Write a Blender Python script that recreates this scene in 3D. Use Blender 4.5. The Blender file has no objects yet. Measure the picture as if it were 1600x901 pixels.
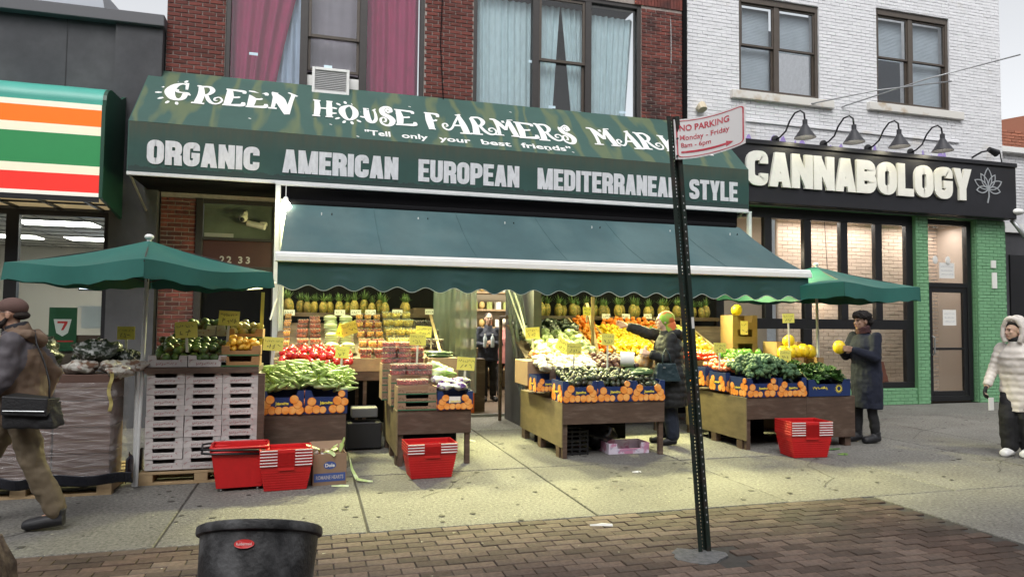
import bpy, bmesh, math, random
from mathutils import Vector, Matrix, Euler
random.seed(7)
S = bpy.context.scene
C = S.collection
PI = math.pi
R = math.radians

# ------------------------------------------------------------------ camera
cam_d = bpy.data.cameras.new('camera')
cam_d.sensor_width = 36.0
cam_d.lens = 24.59
cam_d.clip_end = 2000
cam = bpy.data.objects.new('camera', cam_d)
C.objects.link(cam)
cam.matrix_world = Matrix(((0.96136648, -0.02246535, -0.27435341, 0.0),
                           (-0.2751027, -0.04349552, -0.96043045, 0.0),
                           (0.00964326, 0.998801, -0.04799542, 1.6),
                           (0, 0, 0, 1)))
S.camera = cam

# ------------------------------------------------------------------ world, sun, exposure
S.view_settings.view_transform = 'Standard'
S.view_settings.look = 'None'
S.view_settings.gamma = 1.0
S.view_settings.exposure = 0.92
W = bpy.data.worlds.new('World')
S.world = W
W.use_nodes = True
wn = W.node_tree.nodes
wl = W.node_tree.links
wn.clear()
sky = wn.new('ShaderNodeTexSky')
sky.sky_type = 'NISHITA'
sky.sun_disc = False
SUN_EL, SUN_ROT = R(52), R(200)
sky.sun_elevation = SUN_EL
sky.sun_rotation = SUN_ROT
sky.air_density = 1.0
sky.dust_density = 3.0
hs = wn.new('ShaderNodeHueSaturation')      # overcast: the cloud layer takes the blue out of the sky
hs.inputs['Saturation'].default_value = 0.12
bgn = wn.new('ShaderNodeBackground')
bgn.inputs[1].default_value = 0.125
won = wn.new('ShaderNodeOutputWorld')
wl.new(sky.outputs[0], hs.inputs['Color'])
wl.new(hs.outputs[0], bgn.inputs[0])
wl.new(bgn.outputs[0], won.inputs[0])
sd = bpy.data.lights.new('sun', 'SUN')
sd.energy = 0.5
sd.angle = R(25)
sd.color = (1.0, 0.98, 0.95)
sun = bpy.data.objects.new('sun', sd)
C.objects.link(sun)
sdir = Vector((math.sin(SUN_ROT) * math.cos(SUN_EL), math.cos(SUN_ROT) * math.cos(SUN_EL), math.sin(SUN_EL)))
sun.rotation_euler = sdir.to_track_quat('Z', 'Y').to_euler()
sun.location = (0, -5, 20)

# ------------------------------------------------------------------ tagging and tree helpers
def tag(o, label=None, cat=None, group=None, kind=None):
    if label: o['label'] = label
    if cat: o['category'] = cat
    if group: o['group'] = group
    if kind: o['kind'] = kind
    return o

def thing(name, label, cat, loc=(0, 0, 0), rz=0, group=None):
    o = bpy.data.objects.new(name, None)
    o.empty_display_size = 0.1
    C.objects.link(o)
    o.location = loc
    o.rotation_euler = (0, 0, rz)
    return tag(o, label, cat, group)

KIDS = {}
def link_child(o, p):
    o.parent = p
    KIDS.setdefault(p.name, []).append(o)

def copy_tree(o, parent=None):
    c = o.copy()
    C.objects.link(c)
    if parent is not None:
        link_child(c, parent)
    for ch in list(KIDS.get(o.name, [])):
        copy_tree(ch, c)
    return c

def place(proto, loc, rot=(0, 0, 0), label=None, group=None, scale=None, first=set()):
    """the first call moves the prototype itself, later ones copy it"""
    if proto.name in first:
        o = copy_tree(proto)
    else:
        o = proto
        first.add(proto.name)
    o.location = loc
    o.rotation_euler = rot
    if scale is not None:
        o.scale = (scale,) * 3 if isinstance(scale, (int, float)) else scale
    if label: o['label'] = label
    if group: o['group'] = group
    elif 'group' in o and label: pass
    return o

# ------------------------------------------------------------------ materials
MATS = {}
def mat(name, col, rough=0.6, var=0.0, scale=6.0, bump=0.0, bscale=None, metal=0.0, rnd=0.0, island=0.0,
        col2=None, mixscale=3.0, mixlo=0.45, mixhi=0.62, spec=0.5, detail=6.0, emit=0.0, stretch=(1, 1, 1), trans=0.0,
        sss=0.0, coat=0.0):
    if name in MATS: return MATS[name]
    m = bpy.data.materials.new(name)
    m.use_nodes = True
    N = m.node_tree.nodes; L = m.node_tree.links
    b = N['Principled BSDF']
    b.inputs['Roughness'].default_value = rough
    b.inputs['Metallic'].default_value = metal
    b.inputs['Specular IOR Level'].default_value = spec
    if coat: b.inputs['Coat Weight'].default_value = coat; b.inputs['Coat Roughness'].default_value = 0.15
    if trans: b.inputs['Transmission Weight'].default_value = trans
    if sss:
        b.inputs['Subsurface Weight'].default_value = sss
        b.inputs['Subsurface Scale'].default_value = 0.01
    rgb = N.new('ShaderNodeRGB'); rgb.outputs[0].default_value = (*col, 1)
    cur = rgb.outputs[0]
    tc = N.new('ShaderNodeTexCoord')
    mp = N.new('ShaderNodeMapping'); mp.inputs['Scale'].default_value = stretch
    L.new(tc.outputs['Object'], mp.inputs[0])
    if col2 is not None:
        n2 = N.new('ShaderNodeTexNoise'); n2.inputs['Scale'].default_value = mixscale; n2.inputs['Detail'].default_value = detail
        L.new(mp.outputs[0], n2.inputs[0])
        mr = N.new('ShaderNodeMapRange'); mr.inputs['From Min'].default_value = mixlo; mr.inputs['From Max'].default_value = mixhi
        L.new(n2.outputs[0], mr.inputs[0])
        mx = N.new('ShaderNodeMixRGB'); mx.inputs[2].default_value = (*col2, 1)
        L.new(mr.outputs[0], mx.inputs[0]); L.new(cur, mx.inputs[1]); cur = mx.outputs[0]
    val = None
    def mul(a, bb):
        if a is None: return bb
        x = N.new('ShaderNodeMath'); x.operation = 'MULTIPLY'
        L.new(a, x.inputs[0]); L.new(bb, x.inputs[1]); return x.outputs[0]
    if var:
        n1 = N.new('ShaderNodeTexNoise'); n1.inputs['Scale'].default_value = scale; n1.inputs['Detail'].default_value = detail
        n1.inputs['Roughness'].default_value = 0.65
        L.new(mp.outputs[0], n1.inputs[0])
        r1 = N.new('ShaderNodeMapRange'); r1.inputs['From Min'].default_value = 0.25; r1.inputs['From Max'].default_value = 0.75
        r1.inputs['To Min'].default_value = 1 - var; r1.inputs['To Max'].default_value = 1 + var
        L.new(n1.outputs[0], r1.inputs[0]); val = mul(val, r1.outputs[0])
    if rnd:
        oi = N.new('ShaderNodeObjectInfo')
        r2 = N.new('ShaderNodeMapRange'); r2.inputs['To Min'].default_value = 1 - rnd; r2.inputs['To Max'].default_value = 1 + rnd
        L.new(oi.outputs['Random'], r2.inputs[0]); val = mul(val, r2.outputs[0])
    if island:
        gi = N.new('ShaderNodeNewGeometry')
        r3 = N.new('ShaderNodeMapRange'); r3.inputs['To Min'].default_value = 1 - island; r3.inputs['To Max'].default_value = 1 + island
        L.new(gi.outputs['Random Per Island'], r3.inputs[0]); val = mul(val, r3.outputs[0])
    if val is not None:
        h = N.new('ShaderNodeHueSaturation'); L.new(val, h.inputs['Value']); L.new(cur, h.inputs['Color']); cur = h.outputs[0]
    L.new(cur, b.inputs['Base Color'])
    if bump:
        nb = N.new('ShaderNodeTexNoise'); nb.inputs['Scale'].default_value = bscale or scale * 3; nb.inputs['Detail'].default_value = 5
        L.new(mp.outputs[0], nb.inputs[0])
        bp = N.new('ShaderNodeBump'); bp.inputs['Strength'].default_value = min(1.0, bump); bp.inputs['Distance'].default_value = 0.01
        L.new(nb.outputs[0], bp.inputs['Height']); L.new(bp.outputs[0], b.inputs['Normal'])
    if emit:
        b.inputs['Emission Color'].default_value = (*col, 1); b.inputs['Emission Strength'].default_value = emit
    MATS[name] = m
    return m

def glass_mat(name, tint=(1, 1, 1), refl=0.35, rough=0.03):
    m = bpy.data.materials.new(name); m.use_nodes = True
    N = m.node_tree.nodes; L = m.node_tree.links; N.clear()
    t = N.new('ShaderNodeBsdfTransparent'); t.inputs[0].default_value = (*tint, 1)
    g = N.new('ShaderNodeBsdfGlossy'); g.inputs['Roughness'].default_value = rough
    mx = N.new('ShaderNodeMixShader'); o = N.new('ShaderNodeOutputMaterial')
    lw = N.new('ShaderNodeLayerWeight'); lw.inputs[0].default_value = refl
    mr = N.new('ShaderNodeMapRange'); mr.inputs['To Min'].default_value = refl * 0.3; mr.inputs['To Max'].default_value = 1
    L.new(lw.outputs['Fresnel'], mr.inputs[0]); L.new(mr.outputs[0], mx.inputs[0])
    L.new(t.outputs[0], mx.inputs[1]); L.new(g.outputs[0], mx.inputs[2]); L.new(mx.outputs[0], o.inputs[0])
    return m

def film_mat(name, col, alpha=0.4, rough=0.25, bump=0.6, bscale=20):
    """thin clear plastic: partly see-through, glossy, crinkled"""
    m = mat(name, col, rough=rough, bump=bump, bscale=bscale, spec=0.8)
    N = m.node_tree.nodes
    N['Principled BSDF'].inputs['Alpha'].default_value = alpha
    return m

# ------------------------------------------------------------------ mesh builder
class MB:
    def __init__(s):
        s.v = []; s.f = []; s.mi = []; s.m = 0; s.T = None
    def add(s, vs, fs):
        b = len(s.v)
        if s.T is not None:
            vs = [tuple(s.T @ Vector(p)) for p in vs]
        s.v += [tuple(p) for p in vs]
        s.f += [tuple(b + i for i in f) for f in fs]
        s.mi += [s.m] * len(fs)
        return s
    def box(s, x0, x1, y0, y1, z0, z1):
        return s.add([(x0, y0, z0), (x1, y0, z0), (x1, y1, z0), (x0, y1, z0), (x0, y0, z1), (x1, y0, z1), (x1, y1, z1), (x0, y1, z1)],
                     [(3, 2, 1, 0), (4, 5, 6, 7), (0, 1, 5, 4), (1, 2, 6, 5), (2, 3, 7, 6), (3, 0, 4, 7)])
    def hexa(s, p):           # eight corners, bottom four then top four
        return s.add(p, [(3, 2, 1, 0), (4, 5, 6, 7), (0, 1, 5, 4), (1, 2, 6, 5), (2, 3, 7, 6), (3, 0, 4, 7)])
    def tube(s, pts, rad, n=8, caps=True, sx=1.0):
        pts = [Vector(p) for p in pts]
        if isinstance(rad, (int, float)): rad = [rad] * len(pts)
        vs = []; fs = []
        up = None
        for i, p in enumerate(pts):
            a = pts[max(i - 1, 0)]; b = pts[min(i + 1, len(pts) - 1)]
            d = (b - a).normalized() if (b - a).length > 1e-9 else Vector((0, 0, 1))
            if up is None:
                up = Vector((0, 0, 1)) if abs(d.z) < 0.9 else Vector((0, 1, 0))
            u = d.cross(up)
            if u.length < 1e-5: u = d.cross(Vector((1, 0, 0)))
            u.normalize(); w = u.cross(d).normalized(); up = w
            for k in range(n):
                a_ = 2 * PI * k / n
                vs.append(p + u * math.cos(a_) * rad[i] * sx + w * math.sin(a_) * rad[i])
        for i in range(len(pts) - 1):
            for k in range(n):
                k2 = (k + 1) % n
                fs.append((i * n + k2, i * n + k, (i + 1) * n + k, (i + 1) * n + k2))
        if caps:
            fs.append(tuple(range(n))); fs.append(tuple((len(pts) - 1) * n + k for k in reversed(range(n))))
        return s.add(vs, fs)
    def lathe(s, prof, n=16, c=(0, 0, 0), closed=False):
        vs = []; fs = []
        for r, z in prof:
            for k in range(n):
                a = 2 * PI * k / n
                vs.append((c[0] + r * math.cos(a), c[1] + r * math.sin(a), c[2] + z))
        m = len(prof)
        for i in range(m - 1):
            for k in range(n):
                k2 = (k + 1) % n
                fs.append((i * n + k, i * n + k2, (i + 1) * n + k2, (i + 1) * n + k))
        if not closed:
            if prof[0][0] > 1e-6: fs.append(tuple(reversed(range(n))))
            if prof[-1][0] > 1e-6: fs.append(tuple((m - 1) * n + k for k in range(n)))
        return s.add(vs, fs)
    def ball(s, c, r, nu=8, nv=6, fn=None):
        if isinstance(r, (int, float)): r = (r, r, r)
        vs = [(c[0], c[1], c[2] - r[2])]
        for j in range(1, nv):
            t = PI * j / nv - PI / 2
            for k in range(nu):
                a = 2 * PI * k / nu
                q = 1 if fn is None else fn(a, t)
                vs.append((c[0] + r[0] * q * math.cos(t) * math.cos(a), c[1] + r[1] * q * math.cos(t) * math.sin(a), c[2] + r[2] * q * math.sin(t)))
        vs.append((c[0], c[1], c[2] + r[2]))
        fs = [(0, 1 + (k + 1) % nu, 1 + k) for k in range(nu)]
        for j in range(nv - 2):
            for k in range(nu):
                k2 = (k + 1) % nu
                fs.append((1 + j * nu + k, 1 + j * nu + k2, 1 + (j + 1) * nu + k2, 1 + (j + 1) * nu + k))
        e = len(vs) - 1; b = 1 + (nv - 2) * nu
        fs += [(b + k, b + (k + 1) % nu, e) for k in range(nu)]
        return s.add(vs, fs)
    def grid(s, fn, nu, nv, thick=None):
        """fn(u,v)->point; thick: vector added for the back side"""
        vs = [tuple(fn(i / nu, j / nv)) for j in range(nv + 1) for i in range(nu + 1)]
        w = nu + 1
        fs = [(j * w + i, j * w + i + 1, (j + 1) * w + i + 1, (j + 1) * w + i) for j in range(nv) for i in range(nu)]
        if thick is not None:
            n = len(vs); t = Vector(thick)
            vs += [tuple(Vector(p) + t) for p in vs]
            fs += [tuple(n + i for i in reversed(f)) for f in fs]
            ring = [i for i in range(w)] + [j * w + nu for j in range(1, nv + 1)] + [nv * w + i for i in range(nu - 1, -1, -1)] + [j * w for j in range(nv - 1, 0, -1)]
            for a, b in zip(ring, ring[1:] + ring[:1]):
                fs.append((b, a, a + n, b + n))
        return s.add(vs, fs)
    def prism(s, poly, d, mapf):
        """poly: 2D outline; mapf(u,v,e)->3D, e = 0 (base) .. d (front)"""
        n = len(poly)
        vs = [mapf(u, v, 0) for u, v in poly] + [mapf(u, v, d) for u, v in poly]
        fs = [tuple(reversed(range(n))), tuple(range(n, 2 * n))] + [(i, (i + 1) % n, n + (i + 1) % n, n + i) for i in range(n)]
        return s.add(vs, fs)
    def build(s, name, mats, parent=None, origin=None, smooth=False, bevel=0, seg=1, uvs=None):
        me = bpy.data.meshes.new(name)
        if origin is None:
            o_ = Vector((0, 0, 0)); p = parent
            while p is not None:
                o_ += p.location; p = p.parent
        else:
            o_ = Vector(origin)
        me.from_pydata([(x - o_.x, y - o_.y, z - o_.z) for x, y, z in s.v], [], s.f)
        if not isinstance(mats, (list, tuple)): mats = [mats]
        for m in mats: me.materials.append(m)
        if len(mats) > 1: me.polygons.foreach_set('material_index', s.mi)
        if smooth is True:
            me.polygons.foreach_set('use_smooth', [True] * len(s.f))
        me.update()
        if smooth and smooth is not True:
            me.polygons.foreach_set('use_smooth', [True] * len(s.f))
            me.set_sharp_from_angle(angle=R(smooth))
        o = bpy.data.objects.new(name, me)
        C.objects.link(o)
        if parent is not None: link_child(o, parent)
        elif origin is not None: o.location = origin
        if bevel:
            bv = o.modifiers.new('bevel', 'BEVEL'); bv.width = bevel; bv.segments = seg; bv.limit_method = 'ANGLE'; bv.angle_limit = R(40)
        return o

def solid(name, label, cat, mb, mats, origin, group=None, **k):
    return tag(mb.build(name, mats, None, origin, **k), label, cat, group)

def rnd(a, b): return random.uniform(a, b)

# ------------------------------------------------------------------ lettering
def fillet(pts, rad, closed=False, n=5):
    pts = [Vector(p) for p in pts]; out = []
    m = len(pts)
    for i, p in enumerate(pts):
        if not closed and i in (0, m - 1): out.append(p); continue
        a = pts[i - 1]; b = pts[(i + 1) % m]
        da = a - p; db = b - p
        r_ = min(rad, da.length * 0.5, db.length * 0.5)
        p0 = p + da.normalized() * r_; p1 = p + db.normalized() * r_
        for k in range(n + 1):
            t = k / n
            out.append(p0 * (1 - t) ** 2 + p * 2 * t * (1 - t) + p1 * t * t)
    if closed: out.append(out[0].copy())
    return out

def ribbon(pts, w):
    """quads along a centre line; w one width or one per point"""
    pts = [Vector(p) for p in pts]; n = len(pts)
    if isinstance(w, (int, float)): w = [w] * n
    closed = (pts[0] - pts[-1]).length < 1e-6
    Lf = []; Rt = []
    for i, p in enumerate(pts):
        a = pts[i - 1] if i > 0 else (pts[-2] if closed else p)
        b = pts[i + 1] if i < n - 1 else (pts[1] if closed else p)
        d1 = (p - a); d2 = (b - p)
        if d1.length < 1e-9: d1 = d2
        if d2.length < 1e-9: d2 = d1
        d1 = d1.normalized(); d2 = d2.normalized()
        t = (d1 + d2)
        t = t.normalized() if t.length > 1e-6 else d1
        nrm = Vector((-t.y, t.x)); c = max(0.5, nrm.dot(Vector((-d1.y, d1.x))))
        Lf.append(p + nrm * w[i] * 0.5 / c); Rt.append(p - nrm * w[i] * 0.5 / c)
    return Lf, Rt

def add_ribbon(mb, pts, w, d, mapf, e0=0.0):
    Lf, Rt = ribbon(pts, w); n = len(Lf)
    vs = [mapf(p.x, p.y, e0) for p in Lf] + [mapf(p.x, p.y, e0) for p in Rt] + [mapf(p.x, p.y, e0 + d) for p in Lf] + [mapf(p.x, p.y, e0 + d) for p in Rt]
    fs = []
    for i in range(n - 1):
        fs.append((2 * n + i, 2 * n + i + 1, 3 * n + i + 1, 3 * n + i)[::-1])
        fs.append((i, i + 1, 2 * n + i + 1, 2 * n + i)[::-1])
        fs.append((n + i, n + i + 1, 3 * n + i + 1, 3 * n + i))
    fs.append((0, n, 3 * n, 2 * n)); fs.append((n - 1, 2 * n - 1, 4 * n - 1, 3 * n - 1)[::-1])
    mb.add(vs, fs)

def glyph(ch, W_, H, t):
    """block capital: list of ('q', polygon) and ('r', centre line)"""
    h = t / 2; l = h; r = W_ - h; b = h; T = H - h; m = H * 0.52
    rr = min(W_ * 0.5, H * 0.5) * 0.95
    q = lambda *p: ('q', list(p)); o = []
    def stem(x): return q((x, 0), (x + t, 0), (x + t, H), (x, H))
    def bar(x0, x1, y): return q((x0, y - h * .85), (x1, y - h * .85), (x1, y + h * .85), (x0, y + h * .85))
    def rb(pts, rad=rr, closed=False): return ('r', fillet(pts, rad, closed))
    if ch == 'O': o = [rb([(l, b), (r, b), (r, T), (l, T)], closed=True)]
    elif ch == 'C': o = [rb([(r, .64 * H), (r, T), (l, T), (l, b), (r, b), (r, .36 * H)])]
    elif ch == 'G': o = [rb([(r, .66 * H), (r, T), (l, T), (l, b), (r, b), (r, .5 * H)]), bar(W_ * .5, W_, .46 * H)]
    elif ch == 'D': o = [stem(0), rb([(h, T), (r, T), (r, b), (h, b)])]
    elif ch == 'P': o = [stem(0), rb([(h, T), (r, T), (r, .42 * H), (h, .42 * H)])]
    elif ch == 'R': o = [stem(0), rb([(h, T), (r, T), (r, .47 * H), (h, .47 * H)]), q((r - h - t * .1, 0), (W_ + t * .05, 0), (W_ - t * .05, .42 * H), (r - h - t * .2, .47 * H))]
    elif ch == 'B': o = [stem(0), rb([(h, T), (r - t * .1, T), (r - t * .1, m), (h, m)]), rb([(h, m), (r, m), (r, b), (h, b)])]
    elif ch == 'S': o = [rb([(r, .7 * H), (r, T), (l, T), (l, .54 * H), (r, .46 * H), (r, b), (l, b), (l, .3 * H)], rr * .9)]
    elif ch == 'U': o = [rb([(l, H), (l, b), (r, b), (r, H)])]
    elif ch == 'J': o = [rb([(r, H), (r, b), (l, b), (l, .3 * H)])]
    elif ch == 'I': o = [stem(0)]
    elif ch == 'E': o = [stem(0), bar(t * .5, W_, H - h * .85), bar(t * .5, W_ * .92, H * .51), bar(t * .5, W_, h * .85)]
    elif ch == 'F': o = [stem(0), bar(t * .5, W_, H - h * .85), bar(t * .5, W_ * .9, H * .5)]
    elif ch == 'L': o = [stem(0), bar(t * .5, W_, h * .85)]
    elif ch == 'T': o = [stem(W_ / 2 - h), bar(0, W_, H - h * .85)]
    elif ch == 'H': o = [stem(0), stem(W_ - t), bar(t * .5, W_ - t * .5, m)]
    elif ch == 'N': o = [stem(0), stem(W_ - t), q((0, H), (W_ - t * .9, 0), (W_, 0), (t * .9, H))]
    elif ch == 'M': o = [stem(0), stem(W_ - t), q((0, H), (W_ / 2 - h * .9, 0), (W_ / 2 + h * .4, 0), (t * 1.1, H)), q((W_, H), (W_ - t * 1.1, H), (W_ / 2 - h * .4, 0), (W_ / 2 + h * .9, 0))]
    elif ch == 'A': o = [q((0, 0), (t, 0), (W_ / 2 + t * .35, H), (W_ / 2 - t * .6, H)), q((W_ - t, 0), (W_, 0), (W_ / 2 + t * .6, H), (W_ / 2 - t * .35, H)), bar(t * .6, W_ - t * .6, H * .27)]
    elif ch == 'Y': o = [q((W_ / 2 - h, 0), (W_ / 2 + h, 0), (W_ / 2 + h, H * .45), (W_ / 2 - h, H * .45)), q((W_ / 2 - h, H * .36), (W_ / 2 + h * .6, H * .36), (t, H), (0, H)), q((W_ / 2 - h * .6, H * .36), (W_ / 2 + h, H * .36), (W_, H), (W_ - t, H))]
    elif ch == 'K': o = [stem(0), q((t * .6, .35 * H), (t * .6, .62 * H), (W_ - t, H), (W_, H)), q((t * .9, .55 * H), (W_ - t, 0), (W_, 0), (t * 1.6, .72 * H))]
    elif ch == '-': o = [bar(0, W_, H * .45)]
    return o

def block_text(mb, txt, x, y, width, H, t, mapf, d=0.002, wide={'M': 1.35, 'I': None, 'E': .86, 'L': .84, 'F': .84, 'T': .92}, gap=None, each=None):
    """lay txt from x to x+width; each(mb, ch): optional one mesh per letter"""
    gap = gap if gap is not None else t * 0.25
    un = []
    for ch in txt:
        un.append(0 if ch == 'I' else .6 if ch == ' ' else wide.get(ch, 1.0))
    nI = txt.count('I')
    avail = width - gap * (len(txt) - 1) - nI * t
    k = avail / sum(un)
    cx_ = x
    for ch, u in zip(txt, un):
        w_ = t if ch == 'I' else u * k
        m_ = MB() if each else mb
        for i, (kind, p) in enumerate(glyph(ch, w_, H, t)):
            e = i * 0.0006
            if kind == 'q': m_.prism([(cx_ + a, y + b_) for a, b_ in p], d + e, mapf)
            else: add_ribbon(m_, [(cx_ + a.x, y + a.y) for a in p], t, d + e, mapf)
        if each and ch != ' ': each(m_, ch)
        cx_ += w_ + gap

def font_text(mb, txt, x, y, H, mapf, bold=0.0, sx=1.0, e=0.001, spacing=1.0, align='LEFT', width=None):
    """text in Blender's own font turned into faces and laid on a surface"""
    cu = bpy.data.curves.new('tmp', 'FONT'); cu.body = txt; cu.offset = bold; cu.space_character = spacing
    cu.resolution_u = 3
    ob = bpy.data.objects.new('tmp', cu); C.objects.link(ob)
    me = bpy.data.meshes.new_from_object(ob.evaluated_get(bpy.context.evaluated_depsgraph_get()))
    vs = [v.co.copy() for v in me.vertices]; fs = [tuple(p.vertices) for p in me.polygons]
    bpy.data.objects.remove(ob); bpy.data.curves.remove(cu); bpy.data.meshes.remove(me)
    if not vs: return
    k = H / 0.69
    x0 = min(v.x for v in vs); w_ = (max(v.x for v in vs) - x0) * k
    if width: sx = width / w_
    off = -w_ * sx / 2 if align == 'CENTER' else 0
    mb.add([mapf(x + off + (v.x - x0) * k * sx, y + v.y * k, e) for v in vs], fs)

def scribble(mb, x0, x1, y, H, w, mapf, e=0.001, seed=0):
    """a line of hand-scrawled marks too small to read"""
    rg = random.Random(seed); x = x0
    while x < x1 - H * .3:
        L_ = rg.uniform(H * .5, H * 1.1); pts = [(x, y + rg.uniform(0, H))]
        for _ in range(3): pts.append((x + rg.uniform(0, L_ * .8), y + rg.uniform(0, H)))
        add_ribbon(mb, pts, w, 0.0004, mapf, e + rg.uniform(0, .0004))
        x += L_
def flatmap(ox, oy, oz, sgn=1):      # on a vertical face looking towards the camera (-y)
    return lambda u, v, e: (ox + u, oy - e, oz + v)

# ------------------------------------------------------------------ shared materials
m_mortar = mat('mortar', (.30, .26, .235), .9, var=.25, scale=14)
m_redbrick = mat('red brick', (.155, .04, .03), .85, var=.3, scale=18, island=.35, rnd=.3, bump=.5, bscale=60, col2=(.07, .025, .022), mixscale=2.2)
m_whitebrick = mat('white painted brick', (.74, .74, .76), .6, var=.06, scale=9, island=.05, rnd=.04, bump=.45, bscale=30, col2=(.6, .56, .5), mixscale=1.6, mixlo=.6, mixhi=.8)
m_whitemortar = mat('white painted mortar', (.60, .60, .62), .8, var=.15, scale=12)
m_greenbrick = mat('green painted brick', (.165, .35, .19), .55, var=.12, scale=9, island=.06, rnd=.05, bump=.4, bscale=30)
m_greenmortar = mat('green painted mortar', (.10, .24, .12), .7)
m_concrete = mat('sidewalk concrete', (.165, .160, .145), .75, var=.85, scale=36, bump=.9, bscale=90, col2=(.11, .10, .09), mixscale=1.7, mixlo=.35, mixhi=.95, rnd=.2, detail=9)
m_joint = mat('joint dirt', (.05, .045, .04), .95, var=.3, scale=20)
m_paver = mat('brown paver', (.10, .066, .052), .78, spec=.25, var=.35, scale=22, island=.38, rnd=.38, bump=.5, bscale=50, col2=(.075, .06, .05), mixscale=1.4, mixlo=.38, mixhi=.68)
m_stucco = mat('dark grey stucco', (.052, .052, .058), .75, var=.18, scale=5, bump=.35, bscale=160, col2=(.08, .08, .085), mixscale=.7)
m_darkmetal = mat('dark bronze metal', (.035, .03, .028), .45, var=.15, scale=10)
m_bronze = mat('brown window aluminium', (.075, .058, .045), .45, var=.15, scale=8)
m_black = mat('black paint', (.009, .009, .011), .45, var=.2, scale=6)
m_blackmatte = mat('dull black', (.006, .006, .007), .95, spec=.15)
m_white = mat('white enamel', (.78, .78, .76), .4, var=.05, scale=5)
m_glass = glass_mat('window glass', (.93, .95, .96), .10)
m_glassd = glass_mat('shop glass', (.9, .93, .92), .14)
m_green = mat('green awning canvas', (.030, .085, .070), .75, var=.12, scale=3, bump=.15, bscale=220)
m_wood = mat('worn brown plywood', (.085, .052, .036), .6, var=.3, scale=5, stretch=(1, 1, 5), bump=.2, bscale=30, col2=(.15, .11, .085), mixscale=2.5, mixlo=.5, mixhi=.8)
m_pale = mat('pale wood', (.38, .27, .15), .7, var=.2, scale=8, bump=.2, bscale=40)
m_card = mat('brown cardboard', (.27, .175, .11), .8, var=.12, scale=6, bump=.1, bscale=50, rnd=.1)
m_paperwhite = mat('white card', (.72, .71, .68), .7)
m_ink = mat('dark ink', (.03, .03, .04), .7)
m_steel = mat('galvanised steel', (.38, .39, .40), .4, metal=.7, var=.15, scale=12)
m_aluwhite = mat('white aluminium post', (.62, .63, .63), .4, var=.12, scale=7)
# ================================================================== SETTING
# sheet far below, then the paving on it
g = MB(); g.box(-80, 120, -60, 120, -0.42, -0.12)
tag(g.build('ground', mat('earth', (.09, .085, .08), .95, var=.2, scale=1)), kind='structure')
g = MB(); g.box(-60, 90, -30, -2.2, -0.119, -0.1)
tag(g.build('road', mat('asphalt', (.05, .05, .052), .85, var=.25, scale=30, bump=.4)), kind='structure')

# sidewalk: a dirt bed with concrete slabs on it
def bed(name, x0, x1, y0, y1, z):
    b_ = MB(); b_.box(x0, x1, y0, y1, -0.118, z)
    return tag(b_.build(name, m_joint), kind='structure')
sidewalk = bed('sidewalk', -14, 40, -2.0, 11.9, -0.012)
slab_mesh_cache = {}
def slab(x0, x1, y0, y1, parent, m=m_concrete, name='slab', g_=0.009, dz=0):
    b_ = MB(); b_.box(x0 + g_, x1 - g_, y0 + g_, y1 - g_, -0.03, 0 + dz)
    return b_.build(name, m, parent, bevel=.006)
xs = [-8.4, -6.5, -4.7, -2.87, -1.03, .45, 2.33, 4.2, 6.1, 7.95, 9.15, 11.0, 12.9, 14.8, 17, 19.4, 22]
ys = [5.47, 7.45, 10.12, 11.62]
for i in range(len(xs) - 1):
    for j in range(3):
        slab(xs[i], xs[i + 1], ys[j], ys[j + 1], sidewalk, dz=rnd(-.003, .003))
# concrete right of the brown pavers
for x0, x1, y0, y1 in ((5.1, 7.1, 3.9, 5.47), (7.1, 9.2, 3.9, 5.47), (9.2, 11.4, 3.9, 5.47), (5.1, 7.1, 2.2, 3.9), (7.1, 9.2, 2.2, 3.9), (11.4, 14, 3.9, 5.47), (9.2, 11.4, 2.2, 3.9)):
    slab(x0, x1, y0, y1, sidewalk)
for x0, x1 in ((-8, -5.6), (-5.6, -3.6)):
    slab(x0, x1, 3.6, 5.47, sidewalk)
# brown pavers with open joints, some sunken or tilted
pav = []
for j in range(34):
    y1 = 5.462 - j * 0.104
    off = 0.105 if j % 2 else 0
    for i in range(-17, 26):
        x0 = i * 0.208 + off - .03
        if x0 + .2 > 5.09 or x0 < -3.6: continue
        if (x0 - 2.6) ** 2 + (y1 - .05 - 4.36) ** 2 < .052: continue
        pav.append((x0, y1))
def proj(x, y, z):
    v = cam.matrix_world.inverted() @ Vector((x, y, z))
    return (800 - 1093 * v.x / v.z, 450.5 + 1093 * v.y / v.z) if v.z < -.1 else (-9999, -9999)
vis = []; hid = []
for p in pav:
    q_ = proj(p[0] + .1, p[1] - .05, 0)
    (vis if (-20 < q_[0] < 1620 and q_[1] < 915) else hid).append(p)
vis.sort(key=lambda p: (p[0] - 1.2) ** 2 * .3 + (p[1] - 4) ** 2)
mbp = MB(); mbp.box(0, .2, -.096, 0, -.03, 0)
proto = mbp.build('paver', m_paver, sidewalk, bevel=.004)
pme = proto.data
for i, (x, y) in enumerate(vis[:300]):
    o = proto if i == 0 else proto.copy()
    if i: C.objects.link(o); link_child(o, sidewalk)
    o.location = (x, y, rnd(-.004, .003)); o.rotation_euler = (rnd(-.012, .012), rnd(-.008, .008), rnd(-.012, .012))
mbp = MB()
for x, y in vis[300:] + hid:
    dz = rnd(-.004, .003)
    mbp.box(x, x + .2, y - .096, y, -.03, dz)
tag(mbp.build('paver_field', m_paver, sidewalk, bevel=.003), kind='stuff')
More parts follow.
